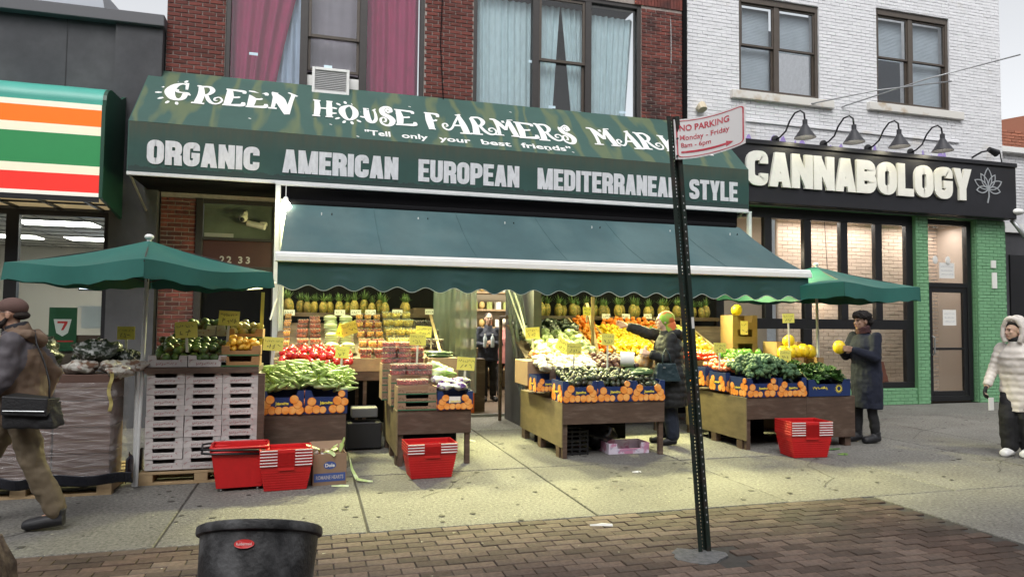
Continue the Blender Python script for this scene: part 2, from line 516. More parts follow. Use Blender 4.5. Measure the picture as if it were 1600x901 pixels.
# concrete collar round the sign post
mb = MB(); mb.prism([(2.60 + rnd(.15, .27) * math.cos(a * PI / 7), 4.38 + rnd(.11, .2) * math.sin(a * PI / 7)) for a in range(14)], .034, lambda u, v, e: (u, v, -.03 + e))
mb.build('concrete_patch', mat('grey mortar patch', (.12, .12, .122), .85, var=.5, scale=25, bump=.6), sidewalk)
# kerb
mb = MB(); mb.box(-14, 40, -2.2, -2.0, -.1, .012); mb.build('kerb', m_concrete, sidewalk, bevel=.01)

# ---------------------------------------------------------------- brick facing
def brickwork(parent, rects, yf, mats, limit, bl=.2, bh=.0665, jt=.010, proud=.012, depth=.03, off0=0.0, side='y', key=None):
    """rects: (x0,x1,z0,z1); bricks clipped to each; the nearest become objects, the rest one part"""
    cells = []
    for (x0, x1, z0, z1) in rects:
        k0 = math.floor(z0 / bh)
        for k in range(k0, math.ceil(z1 / bh)):
            za = max(k * bh, z0) + jt / 2; zb = min((k + 1) * bh, z1) - jt / 2
            if zb - za < .02: continue
            st = (0.5 * bl if k % 2 else 0) + off0
            i0 = math.floor((x0 - st) / bl)
            for i in range(i0, math.ceil((x1 - st) / bl)):
                xa = max(st + i * bl, x0) + jt / 2; xb = min(st + (i + 1) * bl, x1) - jt / 2
                if xb - xa < .025: continue
                cells.append((xa, xb, za, zb))
    cells.sort(key=key or (lambda c: (c[0]) ** 2 + (c[2] - 1.6) ** 2))
    L0 = Vector((0, 0, 0)); p = parent
    while p is not None: L0 += p.location; p = p.parent
    unit = {}
    def piece(b_, xa, xb, za, zb, pr):
        if side == 'y':
            c = .004
            y0 = yf - pr; y1 = yf + depth
            b_.add([(xa, yf, za), (xb, yf, za), (xb, yf, zb), (xa, yf, zb), (xa + c, y0, za + c), (xb - c, y0, za + c), (xb - c, y0, zb - c), (xa + c, y0, zb - c)],
                   [(4, 5, 6, 7), (0, 1, 5, 4), (1, 2, 6, 5), (2, 3, 7, 6), (3, 0, 4, 7)])
        else:
            c = .004; x0_ = yf - pr if side == '-x' else yf + pr
            b_.add([(yf, xa, za), (yf, xb, za), (yf, xb, zb), (yf, xa, zb), (x0_, xa + c, za + c), (x0_, xb - c, za + c), (x0_, xb - c, zb - c), (x0_, xa + c, zb - c)],
                   [(4, 5, 6, 7), (0, 1, 5, 4), (1, 2, 6, 5), (2, 3, 7, 6), (3, 0, 4, 7)])
    for c in cells[:limit]:
        w_ = round(c[1] - c[0], 3); h_ = round(c[3] - c[2], 3)
        if (w_, h_) not in unit:
            b_ = MB()
            if side == 'y': piece(b_, 0, w_, 0, h_, proud)
            else: piece(b_, 0, w_, 0, h_, proud)
            o = b_.build('brick', mats, parent, origin=(0, 0, 0) if side != 'y' else (0, 0, 0))
            unit[(w_, h_)] = o.data
        else:
            o = bpy.data.objects.new('brick', unit[(w_, h_)]); C.objects.link(o); link_child(o, parent)
        j = rnd(-.003, .003)
        if side == 'y': o.location = (c[0] - L0.x, j - L0.y, c[2] - L0.z)
        else: o.location = (j - L0.x, c[0] - L0.y, c[2] - L0.z)
    rest = cells[limit:]
    if rest:
        b_ = MB()
        for c in rest: piece(b_, *c, proud + rnd(-.004, .003))
        tag(b_.build('brick_field', mats, parent), kind='stuff')

YF = 11.6
# ---------------------------------------------------------------- red brick building
red = thing('brick_building', 'red brick building with a green market awning and curtained upper windows', 'building', (2.2, YF, 0))
WIN = [(-1.40, 1.73, 5.0, 7.62), (2.58, 5.76, 5.0, 7.5)]
mb = MB()   # mortar backing wall, pieces between the openings
mb.box(-2.24, 6.63, YF, YF + .35, 7.62, 10.5)
mb.box(-2.24, -1.40, YF, YF + .35, 3.45, 7.617); mb.box(1.73, 2.58, YF, YF + .35, 3.45, 7.617); mb.box(5.76, 6.63, YF, YF + .35, 3.45, 7.617)
mb.box(-1.397, 1.727, YF, YF + .35, 3.45, 5.0); mb.box(2.583, 5.757, YF, YF + .35, 3.45, 5.0); mb.box(2.583, 5.757, YF, YF + .35, 7.5, 7.617)
mb.box(-2.24, -1.74, YF, YF + .35, 0, 3.447)
mb.box(7.05, 7.3, YF + .05, YF + .35, 0, 3.447)
mb.box(-2.243, -2.0, YF + .36, YF + 9, 0, 10.5)
mb.build('wall', m_mortar, red)
rects = [(-2.24, -1.40, 5.1, 9.6), (1.73, 2.58, 5.2, 9.6), (5.76, 6.63, 5.2, 7.45), (-1.4, 1.73, 7.62, 9.6), (2.58, 5.76, 7.72, 9.6), (-2.24, -1.74, .0, 3.45), (5.76, 6.63, 7.72, 9.6)]
brickwork(red, rects, YF, m_redbrick, 300, off0=-.04, key=lambda c: -5 if c[2] > 5.1 and c[2] < 7.4 else (0 if c[3] < 3.5 else 5))
# soldier course over the right-hand windows
mb = MB()
for i in range(15):
    mb = MB(); x = 5.62 + i * .0665
    mb.box(x + .004, x + .0625, YF - .022, YF, 7.5, 7.7)
    mb.build('brick', m_redbrick, red)
# facade edge strip between the two buildings
mb = MB(); mb.box(6.60, 6.68, YF - .06, YF + .02, 3.4, 10.5); mb.build('downpipe', m_blackmatte, red)
mb = MB(); mb.tube([(6.35, YF - .03, 7.3), (6.36, YF - .03, 7.0), (6.36, YF - .03, 6.45)], .009); mb.build('conduit', mat('grey conduit', (.35, .33, .33), .6), red)
mb = MB(); mb.tube([(1.98, YF - .035, 8.2), (2.02, YF - .03, 7.1), (2.0, YF - .03, 6.3), (2.07, YF - .035, 5.2)], .009); mb.build('cable', m_blackmatte, red)

def curtain(mb, x0, x1, z0, z1, y, amp=.045, folds=9, taper=None, seed=0):
    rg = random.Random(seed); ph = [rg.uniform(0, 6) for _ in range(4)]
    def fn(u, v):
        z = z0 + (z1 - z0) * v
        xa, xb = (x0, x1) if taper is None else taper(v)
        x = xa + (xb - xa) * u
        yy = y + amp * math.sin(u * folds * 2 * PI + ph[0] + .6 * math.sin(v * 2 + ph[1])) + amp * .5 * math.sin(u * folds * 4.7 + ph[2] + v * 1.3)
        return (x, yy, z)
    mb.grid(fn, folds * 8, 10)

m_mag = mat('magenta curtain cloth', (.36, .016, .095), .8, var=.2, scale=3, bump=.15, bscale=90, stretch=(3, 1, 1))
m_paleblue = mat('pale blue curtain cloth', (.42, .50, .62), .8, var=.1, scale=3)
m_tealcurt = mat('pale teal curtain cloth', (.52, .64, .66), .8, var=.14, scale=5, stretch=(5, 1, 1))
m_room = mat('dim room plaster', (.10, .09, .095), .9)
def frame(mb, x0, x1, z0, z1, y0, y1, w):
    mb.box(x0, x0 + w, y0, y1, z0, z1); mb.box(x1 - w, x1, y0, y1, z0, z1)
    mb.box(x0 + w, x1 - w, y0, y1, z0, z0 + w); mb.box(x0 + w, x1 - w, y0, y1, z1 - w, z1)

def upper_window(x0, x1, z0, z1, kind, m0, m1):
    """three lights: picture pane, sash, picture pane"""
    w = MB(); frame(w, x0, x1, z0, z1, YF + .02, YF + .14, .07)
    w.box(m0 - .06, m0 + .06, YF + .02, YF + .14, z0 + .07, z1 - .07); w.box(m1 - .06, m1 + .06, YF + .02, YF + .14, z0 + .07, z1 - .07)
    win = w.build('window', m_darkmetal, red, bevel=.004)
    for a, b in ((x0 + .07, m0 - .06), (m1 + .06, x1 - .07)):
        p = MB(); p.box(a, b, YF + .075, YF + .083, z0 + .07, z1 - .07); p.build('pane', m_glass, win)
    a, b = m0 + .06, m1 - .06; zm = 6.2 if kind == 'mag' else 6.25
    zt = z1 - .07
    s_ = MB(); frame(s_, a, b, zm, zt, YF + .04, YF + .08, .05)
    s_.build('upper_sash', m_bronze, win, bevel=.004)
    p = MB(); p.box(a + .05, b - .05, YF + .055, YF + .062, zm + .05, zt - .05); p.build('pane', m_glass, win)
    zb = z0 + .07 if kind != 'mag' else 5.66
    s_ = MB(); frame(s_, a, b, zb, zm + .05, YF + .085, YF + .12, .045)
    s_.build('lower_sash', m_bronze, win, bevel=.004)
    p = MB(); p.box(a + .045, b - .045, YF + .1, YF + .106, zb + .045, zm); p.build('pane', m_glass, win)
    # room behind
    r_ = MB(); r_.box(x0, x1, YF + 1.6, YF + 1.65, z0 - .3, z1 + .3); r_.box(x0, x1, YF + .36, YF + 1.6, z1 + .02, z1 + .05)
    r_.build('room_wall', m_room, red)
    return win
w1 = upper_window(-1.40, 1.73, 4.6, 7.62, 'mag', -.22, .72)
w2 = upper_window(2.58, 5.76, 4.6, 7.5, 'teal', 3.72, 4.72)
mb = MB(); curtain(mb, 0, 0, 4.6, 7.6, YF + .24, taper=lambda v: (-1.36, -.75 + .55 * v ** 1.3), folds=5, seed=1); mb.build('curtain', m_mag, w1, smooth=True)
mb = MB(); curtain(mb, -1.0, -.27, 4.6, 7.6, YF + .34, folds=6, seed=2, amp=.02); mb.build('curtain', m_paleblue, w1, smooth=True)
mb = MB(); curtain(mb, .78, 1.66, 4.6, 7.6, YF + .24, folds=5, seed=3, amp=.035); mb.build('curtain', m_mag, w1, smooth=True)
mb = MB(); curtain(mb, -.18, .66, 5.7, 7.6, YF + .3, folds=4, seed=4, amp=.012); mb.build('curtain', mat('grey net curtain', (.28, .24, .27), .8, var=.1), w1, smooth=True)
mb = MB(); curtain(mb, 2.62, 3.68, 4.6, 7.35, YF + .24, folds=9, seed=5, amp=.022); mb.build('curtain', m_tealcurt, w2, smooth=True)
mb = MB(); curtain(mb, 0, 0, 4.6, 7.35, YF + .24, taper=lambda v: (3.76, 4.05 + .18 * v), folds=4, seed=6, amp=.02); mb.build('curtain', m_tealcurt, w2, smooth=True)
mb = MB(); curtain(mb, 0, 0, 4.6, 7.35, YF + .24, taper=lambda v: (4.55 - .28 * v, 4.68), folds=4, seed=7, amp=.02); mb.build('curtain', m_tealcurt, w2, smooth=True)
mb = MB(); curtain(mb, 0, 0, 4.6, 7.3, YF + .24, taper=lambda v: (4.76, 5.5 + .2 * v), folds=8, seed=8, amp=.022); mb.build('curtain', m_tealcurt, w2, smooth=True)
for x, z, wi in ((-1.05, 5.8, w1), (1.32, 5.35, w1), (.1, 5.72, w1), (3.98, 5.42, w2), (5.35, 5.45, w2), (3.6, 6.2, w2)):
    mb = MB(); mb.box(x, x + .13, YF + .07, YF + .074, z, z + .045); mb.build('sticker', mat('pale blue sticker', (.6, .75, .85), .5), wi)

# window air conditioner
ac = thing('air_conditioner', 'white window air conditioner under the sash between magenta curtains', 'air conditioner', (.25, YF - .05, 5.2))
mb = MB(); frame(mb, -.08, .50, 5.22, 5.64, YF - .17, YF + .12, .045); mb.box(-.035, .455, YF - .1, YF + .12, 5.265, 5.595); mb.build('case', m_white, ac, bevel=.006)
mb = MB()
for i in range(11): mb.box(-.035, .455, YF - .15, YF - .11, 5.275 + i * .029, 5.288 + i * .029)
mb.build('grille', mat('grey plastic fins', (.5, .5, .5), .5), ac)
mb = MB(); mb.box(-.16, -.083, YF + .08, YF + .1, 4.9, 5.58); mb.box(.503, .66, YF + .08, YF + .1, 4.9, 5.58); mb.build('side_panel', m_white, ac)

# ---------------------------------------------------------------- white brick building (dispensary)
wb = thing('white_building', 'white painted brick building with a green ground floor at the right', 'building', (10.5, YF, 0))
WW = [(7.84, 9.68, 6.1, 8.0), (11.10, 13.0, 6.17, 8.18)]
XE = 14.42
mb = MB()
mb.box(6.685, 7.84, YF, YF + .3, 5.15, 10.8); mb.box(9.68, 11.10, YF, YF + .3, 5.15, 10.8); mb.box(13.0, XE, YF, YF + .3, 5.15, 10.8)
mb.box(7.84, 9.68, YF, YF + .3, 5.15, 6.1); mb.box(7.84, 9.68, YF, YF + .3, 8.0, 10.8)
mb.box(11.10, 13.0, YF, YF + .3, 5.15, 6.17); mb.box(11.10, 13.0, YF, YF + .3, 8.18, 10.8)
mb.box(XE - .3, XE - .003, YF + .3, YF + 10, 0, 10.8); mb.box(7.32, XE, YF + .003, YF + .3, 3.9, 5.147)
mb.build('wall', m_whitemortar, wb)
rects = [(6.69, 7.84, 5.1, 9.9), (9.68, 11.1, 5.1, 9.9), (13.0, XE, 5.1, 9.9), (7.84, 9.68, 5.1, 5.95), (7.84, 9.68, 8.0, 9.9), (11.1, 13.0, 5.1, 6.02), (11.1, 13, 8.18, 9.9)]
brickwork(wb, rects, YF, m_whitebrick, 300, bl=.21, bh=.069, jt=.008, proud=.009, key=lambda c: abs(c[0] - 10.2) + abs(c[2] - 6.2) * 1.3)
for x0, x1, z in ((7.63, 9.97, 6.02), (10.83, 13.29, 6.09)):
    mb = MB(); mb.box(x0, x1, YF - .09, YF + .05, z - .09, z + .07)
    mb.build('sill', mat('stained white stone', (.66, .64, .6), .7, col2=(.45, .33, .2), mixscale=3.5, mixlo=.55, mixhi=.75), wb, bevel=.008)
mb = MB(); mb.box(7.1, 13.2, YF - .045, YF, 5.50, 5.56); mb.build('band', m_whitebrick, wb, bevel=.006)
m_blind = mat('pale window blind', (.52, .56, .60), .7, var=.1, scale=3)
m_rooml = mat('room wall pale', (.25, .26, .28), .9)
for (x0, x1, z0, z1) in WW:
    w = MB(); frame(w, x0, x1, z0, z1, YF + .03, YF + .13, .065)
    xm = (x0 + x1) / 2 - .05; zm = z0 + (z1 - z0) * .5
    w.box(xm - .055, xm + .055, YF + .028, YF + .13, z0 + .065, z1 - .065)
    w.box(x0 + .065, x1 - .065, YF + .01, YF + .13, z1 - .13, z1 - .066)
    win = w.build('window', m_bronze, wb, bevel=.004)
    for a, b in ((x0 + .065, xm - .055), (xm + .055, x1 - .065)):
        for k, (za, zb) in enumerate(((zm - .02, z1 - .13), (z0 + .065, zm + .02))):
            s_ = MB(); frame(s_, a, b, za, zb, YF + .05 + .04 * k, YF + .085 + .04 * k, .035); s_.build('sash', m_bronze, win)
            p = MB(); p.box(a + .035, b - .035, YF + .065 + .04 * k, YF + .07 + .04 * k, za + .035, zb - .035); p.build('pane', m_glass, win)
            if not ((a > xm and k == 1 and x0 < 9) or (a < xm and k == 1 and x0 > 9)):
                s_ = MB()
                nz = int((zb - za) / .03)
                for q in range(nz):
                    z = za + .02 + q * .03
                    s_.box(a, b, YF + .2, YF + .222, z, z + .022)
                tag(s_.build('blind_slat', m_blind, win), kind='stuff')
    r_ = MB(); r_.box(x0, x1, YF + 1.3, YF + 1.35, z0, z1); r_.build('room_wall', m_rooml, wb)

# ground floor of the white building: green piers, black framed glazing
mb = MB()
mb.box(12.0, 12.32, YF - .02, YF + .3, 0, 3.88)
mb.box(13.62, XE, YF - .02, YF + .9, 0, 3.88)
mb.box(9.2, 12.0, YF, YF + .25, 0, .33)
mb.box(7.32, 9.2, YF, YF + .25, 0, .33)
mb.box(7.32, XE, YF - .0, YF + .3, 3.885, 3.897)
mb.build('green_wall', m_greenmortar, wb)
brickwork(wb, [(12.0, 12.32, 0, 3.88), (13.62, XE, 0, 3.88)], YF - .02, m_greenbrick, 60, bl=.21, bh=.069, proud=.01)
brickwork(wb, [(7.32, 11.995, 0, .33)], YF, m_greenbrick, 20, bl=.21, bh=.069, proud=.01, off0=.1)
brickwork(wb, [(YF, YF + .1, 0, 3.88)], 13.62, m_greenbrick, 20, bl=.21, bh=.069, proud=.01, side='-x')
# folding window wall: upper lights, mid rail, lower lights
gw = MB()
X0, X1 = 7.35, 12.0
gw.box(X0, X1, YF + .06, YF + .16, 3.68, 3.88); gw.box(X0, X1, YF + .06, YF + .16, 1.52, 1.72); gw.box(X0, X1, YF + .06, YF + .16, .33, .45)
mull = [7.35, 8.42, 9.33, 10.2, 11.05, 11.83]
for i, x in enumerate(mull):
    gw.box(x, x + .17, YF + .055, YF + .165, 1.717, 3.683)
for x in (7.35, 9.3, 11.8): gw.box(x, x + .2, YF + .055, YF + .165, .447, 1.523)
gwo = gw.build('window_frame', m_black, wb, bevel=.006)
for i in range(5):
    p = MB(); p.box(mull[i] + .17, mull[i + 1], YF + .1, YF + .108, 1.72, 3.68); p.build('pane', m_glassd, gwo)
for a, b in ((7.55, 9.3), (9.5, 11.8)):
    p = MB(); p.box(a, b, YF + .1, YF + .108, .45, 1.52); p.build('pane', m_glassd, gwo)
# door
dr = MB(); frame(dr, 12.34, 13.60, .03, 3.86, YF + .1, YF + .22, .11); dr.box(12.45, 13.49, YF + .1, YF + .22, 2.42, 2.52)
fr = dr.build('door_frame', m_black, wb, bevel=.006)
dd = MB(); frame(dd, 12.455, 13.485, .14, 2.415, YF + .12, YF + .19, .1); dd.box(12.555, 13.385, YF + .125, YF + .185, 1.1, 1.15)
door = dd.build('door', m_black, wb, bevel=.006)
p = MB(); p.box(12.45, 13.49, YF + .15, YF + .158, 2.52, 3.75); p.build('pane', m_glassd, fr)
p = MB(); p.box(12.555, 13.385, YF + .15, YF + .158, .24, 1.1); p.build('pane', m_glassd, door)
p = MB(); p.box(12.555, 13.385, YF + .15, YF + .158, 1.15, 2.315); p.build('pane', m_glassd, door)
p = MB(); p.tube([(12.52, YF + .1, 1.0), (12.52, YF + .05, 1.05), (12.52, YF + .05, 1.35), (12.52, YF + .1, 1.4)], .015); p.build('handle', m_steel, door)
fm = flatmap(0, YF + .149, 0)
for (x0, x1, z0, z1) in ((12.78, 13.18, 2.62, 2.95), (12.85, 13.2, 1.62, 1.95), (12.46, 12.54, 1.5, 1.62), (12.47, 12.53, .9, .97)):
    p = MB(); p.box(x0, x1, YF + .138, YF + .148, z0, z1); p.build('notice', m_paperwhite, door)
    q = MB()
    for i in range(3): scribble(q, x0 + .04, x1 - .04, z0 + (z1 - z0) * (.2 + .25 * i), .03, .006, lambda u, v, e: (u, YF + .137 - e, v), seed=i)
    if x1 - x0 > .2: q.build('lettering', mat('grey ink', (.35, .36, .4), .8), door)
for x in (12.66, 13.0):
    p = MB(); p.ball((x, YF + .13, 3.0), (.07, .02, .09)); p.build('painted_lamp_reflection', m_paperwhite, door)  # white ovals painted as lamp reflections in the door glass
# interior: painted brick wall close behind the glass, hanging lamps and added ceiling lamps
mb = MB(); mb.box(7.3, 9.36, YF + 1.3, YF + 1.4, 0, 3.86); mb.box(9.36, 13.3, YF + .95, YF + 1.0, 0, 3.86); mb.box(13.59, 13.612, YF + .23, YF + .95, .05, 3.86)
mb.build('inner_wall', mat('inner mortar', (.40, .33, .29), .9), wb)
brickwork(wb, [(9.38, 13.6, .1, 3.85)], YF + .95, mat('pinkish inner brick', (.62, .49, .41), .8, island=.05, var=.06), 0, bl=.25, bh=.08, proud=.008)
mb = MB(); mb.box(7.3, 13.6, YF + .3, YF + 1.3, 3.86, 3.9); mb.box(7.3, 13.6, YF + .17, YF + 1.3, 0, .08); mb.box(7.3, 7.35, YF + .3, YF + 1.3, .08, 3.86)
mb.build('inner_shell', mat('inner cream', (.45, .38, .3), .9), wb)
for x, z in ((10.35, 2.35), (8.85, 3.15)):
    lp = thing('hanging_bulb', 'small warm lit lamp hanging inside the dispensary window ' + ('low beside the umbrella top' if x > 9.5 else 'high in the dark pane'), 'lamp', (x, YF + .6, z))
    q = MB(); q.ball((x, YF + .6, z), .045, 10, 8); q.build('bulb', mat('warm lamp glow', (1, .72, .4), .5, emit=14), lp, smooth=True)
    q = MB(); q.tube([(x, YF + .6, z + .05), (x, YF + .7, 3.86)], .006, 5); q.lathe([(.03, .04), (.055, .06), (.03, .12), (.012, .16)], 12, (x, YF + .6, z)); q.build('cord', m_blackmatte, lp)
    ld = bpy.data.lights.new('warm_lamp', 'POINT'); ld.energy = 9; ld.color = (1, .8, .6); ld.shadow_soft_size = .08
    lo = bpy.data.objects.new('warm_lamp', ld); C.objects.link(lo); lo.location = (x, YF + .6, z - .1)
for x in (9.9, 11.2, 12.8):  # unseen lamps added to brighten the wall behind the panes
    t = thing('added_ceiling_lamp', 'added unseen warm fill lamp hidden above the dispensary glazing', 'lamp', (x, YF + .6, 3.8), group='added ceiling lamps in the dispensary')
    q = MB(); q.lathe([(.07, -.05), (.08, 0)], 14, (x, YF + .6, 3.845)); q.build('diffuser', mat('warm fill lamp', (1, .85, .7), .5, emit=8), t)
    ld = bpy.data.lights.new('added_ceiling_lamp', 'AREA'); ld.shape = 'RECTANGLE'; ld.size = 1.2; ld.size_y = .3; ld.energy = 17; ld.color = (1, .88, .80)
    lo = bpy.data.objects.new('added_ceiling_lamp', ld); C.objects.link(lo); lo.location = (x, YF + .5, 3.76)

# ---------------------------------------------------------------- dispensary sign
cs = thing('shop_sign', 'long black fascia sign with white block letters and leaf outline', 'sign', (10.9, 11.4, 3.8))
mb = MB(); mb.box(7.25, XE + .02, 11.32, YF - .015, 3.9, 5.08); mb.box(7.25, XE + .02, 11.28, 11.318, 5.0, 5.09)
mb.build('fascia', mat('black sign panel', (.010, .010, .014), .5, var=.3, scale=2, bump=.08, bscale=8), cs, bevel=.01)
m_letter = mat('white sign letter', (.80, .79, .72), .45, var=.05, scale=12)
fm = lambda u, v, e: (u, 11.318 - e, v)
def each(m_, ch): m_.build('letter', m_letter, cs, bevel=0)
block_text(None, 'CANNABOLOGY', 7.76, 4.21, 5.4, .66, .182, fm, d=.05, gap=.026, each=each)
lf = MB()
def leafloop(cx_, cy_, ang, L_, w_):
    pts = []
    for k in range(9):
        t = k / 8; pts.append((t * L_, w_ * math.sin(PI * t) ** .8 if t > 0 else 0))
    for k in range(7, 0, -1):
        t = k / 8; pts.append((t * L_, -w_ * math.sin(PI * t) ** .8))
    pts.append(pts[0])
    c_, s_ = math.cos(ang), math.sin(ang)
    return [(cx_ + a * c_ - b * s_, cy_ + a * s_ + b * c_) for a, b in pts]
for i, (ang, L_, w_) in enumerate(((90, .44, .1), (58, .36, .07), (122, .36, .07), (25, .4, .08), (155, .4, .08), (-8, .32, .07), (188, .32, .07))):
    add_ribbon(lf, leafloop(13.66, 4.5, R(ang), L_, w_), .022, .006 + .001 * i, fm)
add_ribbon(lf, [(13.66, 4.5), (13.67, 4.34), (13.63, 4.2)], .028, .014, fm)
lf.build('leaf_emblem', mat('grey outline', (.33, .35, .37), .4), cs)
# painted purple scrawl on the wall above the sign
rg = random.Random(5)
for x in (7.95, 8.5, 8.72, 9.05, 9.15, 9.3, 9.85, 10.1, 10.62, 10.95, 11.2, 11.4, 12.05, 12.2, 12.4, 12.6, 12.75):
    w_ = rg.uniform(.07, .2); h_ = rg.uniform(.08, .22)
    gr = MB(); gr.prism([(x, 5.09), (x + w_, 5.09), (x + w_ * .9, 5.09 + h_ * .5), (x + w_ * .6, 5.09 + h_), (x + w_ * .3, 5.09 + h_ * .8), (x + .01, 5.09 + h_ * .35)], .004, lambda u, v, e: (u, YF - .0135 - e, v))
    gr.build('graffiti', mat('lilac paint', (.36, .27, .62), .6), wb)

# gooseneck lamps over the sign
def gooseneck(label):
    t = thing('gooseneck_lamp', label, 'lamp', group='gooseneck lamps over the dispensary sign')
    q = MB(); q.T = Matrix.Rotation(R(90), 4, 'X'); q.lathe([(.085, 0), (.08, .03), (.03, .045)], 14); q.build('wall_plate', m_black, t, smooth=30)
    q = MB(); q.tube([(0, -.03, 0), (.03, -.12, .03), (.08, -.22, .12), (.11, -.3, .3), (.15, -.4, .43), (.21, -.48, .46), (.26, -.52, .4), (.27, -.53, .26)], .017, 8); q.build('arm', m_black, t, smooth=True)
    q = MB(); q.T = Matrix.Translation((.27, -.53, .0))
    q.lathe([(.03, .28), (.045, .27), (.045, .18), (.055, .17), (.1, .08), (.2, -.07), (.19, -.07), (.09, .08), (.04, .15)], 20, closed=True); q.build('shade', mat('charcoal lamp enamel', (.03, .03, .036), .4), t, smooth=40)
    q = MB(); q.T = Matrix.Translation((.27, -.53, .0)); q.ball((0, 0, .03), .045, 10, 6); q.build('bulb', mat('lit sign bulb', (1, .92, .65), .4, emit=6), t, smooth=True)
    return t
gl = gooseneck('')
desc = ['leftmost black gooseneck lamp, over the sign letters C and A', 'black gooseneck lamp second from the left, over the double N', 'black gooseneck lamp third from the left, over the letters B and O', 'rightmost black gooseneck lamp, over the final letters G and Y']
for i, x in enumerate((8.62, 9.74, 10.82, 11.9)):
    place(gl, (x, YF - .02, 5.2), (0, 0, 0), desc[i])
    ld = bpy.data.lights.new('sign_lamp', 'POINT'); ld.energy = 5; ld.color = (1, .93, .7); ld.shadow_soft_size = .04
    lo = bpy.data.objects.new('sign_lamp', ld); C.objects.link(lo); lo.location = (x + .27, YF - .55, 5.17)
fl = thing('spotlight', 'small black spotlight on a bent arm at the wall corner', 'lamp', (13.6, YF, 5.2))
q = MB(); q.tube([(13.55, YF - .02, 5.22), (13.6, YF - .2, 5.3), (13.75, YF - .28, 5.33)], .02); q.build('arm', m_black, fl)
q = MB(); q.tube([(13.7, YF - .28, 5.35), (13.9, YF - .3, 5.27)], [.05, .08], 10); q.build('lamp_head', m_black, fl)
q = MB(); q.tube([(13.8, YF - .28, 5.34), (14.1, YF - .2, 5.35), (14.38, YF - .03, 5.1)], .012, 6); q.build('cable', m_blackmatte, fl)
# two thin aerial rods sticking out from the wall
for k, (a, b, lab) in enumerate((((9.3, YF - .02, 5.95), (11.6, YF - 1.3, 6.25), 'longer thin metal rod crossing in front of the right upper window'),
                                 ((10.2, YF - .02, 6.0), (12.3, YF - 2.1, 6.55), 'shorter thin metal rod crossing the other below the right upper window'))):
    q = MB(); m_ = tuple((a[i] + b[i]) / 2 + (0, 0, .06)[i] for i in range(3)); q.tube([a, m_, b], .013, 6)
    solid('metal_rod', lab, 'rod', q, m_steel, a, smooth=True)
# small wall lamp on the white bricks
q = MB(); q.tube([(6.95, YF - .02, 5.65), (6.95, YF - .12, 5.68), (6.95, YF - .16, 5.6)], [.07, .09, .08], 10)
solid('wall_lamp', 'small cream dome lamp on the white bricks near the no parking sign', 'lamp', q, mat('cream plastic', (.6, .52, .38), .5), (6.95, YF, 5.6))

# ---------------------------------------------------------------- building beyond at the right
nb = thing('neighbour_building', 'dark shopfront with white and red brick above at the far right edge', 'building', (17, 12, 0))
mb = MB(); mb.hexa([(14.5, 11.9, 0), (24, 11.9, 0), (24, 20, 0), (14.5, 20, 0), (14.5, 11.9, 3.7), (24, 11.9, 3.7), (24, 20, 3.7), (14.5, 20, 3.7)]); mb.build('shopfront', m_stucco, nb)
mb = MB(); mb.box(14.5, 24, 11.95, 20, 3.703, 5.6); mb.build('wall', m_whitemortar, nb)
mb = MB(); mb.hexa([(14.5, 12.2, 5.603), (24, 12.2, 5.603), (24, 20, 5.603), (14.5, 20, 5.603), (14.5, 12.2, 6.2), (24, 12.2, 8.4), (24, 20, 8.4), (14.5, 20, 6.2)]); mb.build('wall', mat('orange red brickwork', (.33, .13, .08), .85, var=.15, island=0, scale=20, stretch=(1, 1, 6)), nb)
brickwork(nb, [(14.52, 18.5, 4.2, 5.6)], 11.95, m_whitebrick, 0, bl=.21, bh=.069)
brickwork(nb, [(14.52, 18.5, 5.62, 6.15)], 12.2, mat('orange brick', (.36, .14, .085), .85, island=.2), 0, bl=.21, bh=.069)
mb = MB(); mb.box(14.5, 24, 11.8, 11.95, 5.5, 5.62); mb.box(14.5, 24, 11.82, 11.9, 3.7, 3.9); mb.build('cornice', m_white, nb)
mb = MB(); mb.box(14.9, 16.5, 11.86, 11.9, .4, 3.2); mb.build('window', m_black, nb)
q = MB(); q.hexa([(14.6, 11.0, 4.6), (14.75, 11.0, 4.6), (14.75, 11.1, 4.6), (14.6, 11.1, 4.6), (15.5, 11.0, 6.4), (15.65, 11.0, 6.4), (15.65, 11.1, 6.4), (15.5, 11.1, 6.4)])
solid('leaning_board', 'weathered wooden board slanting past the corner of the black sign', 'board', q, m_pale, (14.6, 11, 4.6))
cm = thing('security_camera', 'white dome security camera under the right end of the black sign', 'camera', (14.3, 11.4, 4.05))
q = MB(); q.ball((14.48, 11.35, 4.06), (.16, .12, .075), 12, 8); q.build('housing', m_white, cm, smooth=True)
q = MB(); q.tube([(14.45, 11.5, 4.06), (14.5, 11.4, 3.9)], .03); q.build('bracket', m_white, cm)
q = MB(); q.tube([(14.45, 11.45, 3.9), (14.7, 11.4, 3.6), (14.95, 11.35, 3.25), (14.95, 11.35, 3.1), (14.8, 11.3, 2.98), (14.65, 11.3, 3.0)], .045, 8)
solid('loose_conduit', 'bent grey conduit hanging loose below the white dome camera', 'conduit', q, m_steel, (14.7, 11.4, 3), smooth=True)
for x, z, h_ in ((13.98, 2.86, .16), (14.0, 2.42, .34)):
    q = MB(); q.box(x, x + .13, YF - .05, YF - .03, z, z + h_); q.build('notice', m_paperwhite, wb)

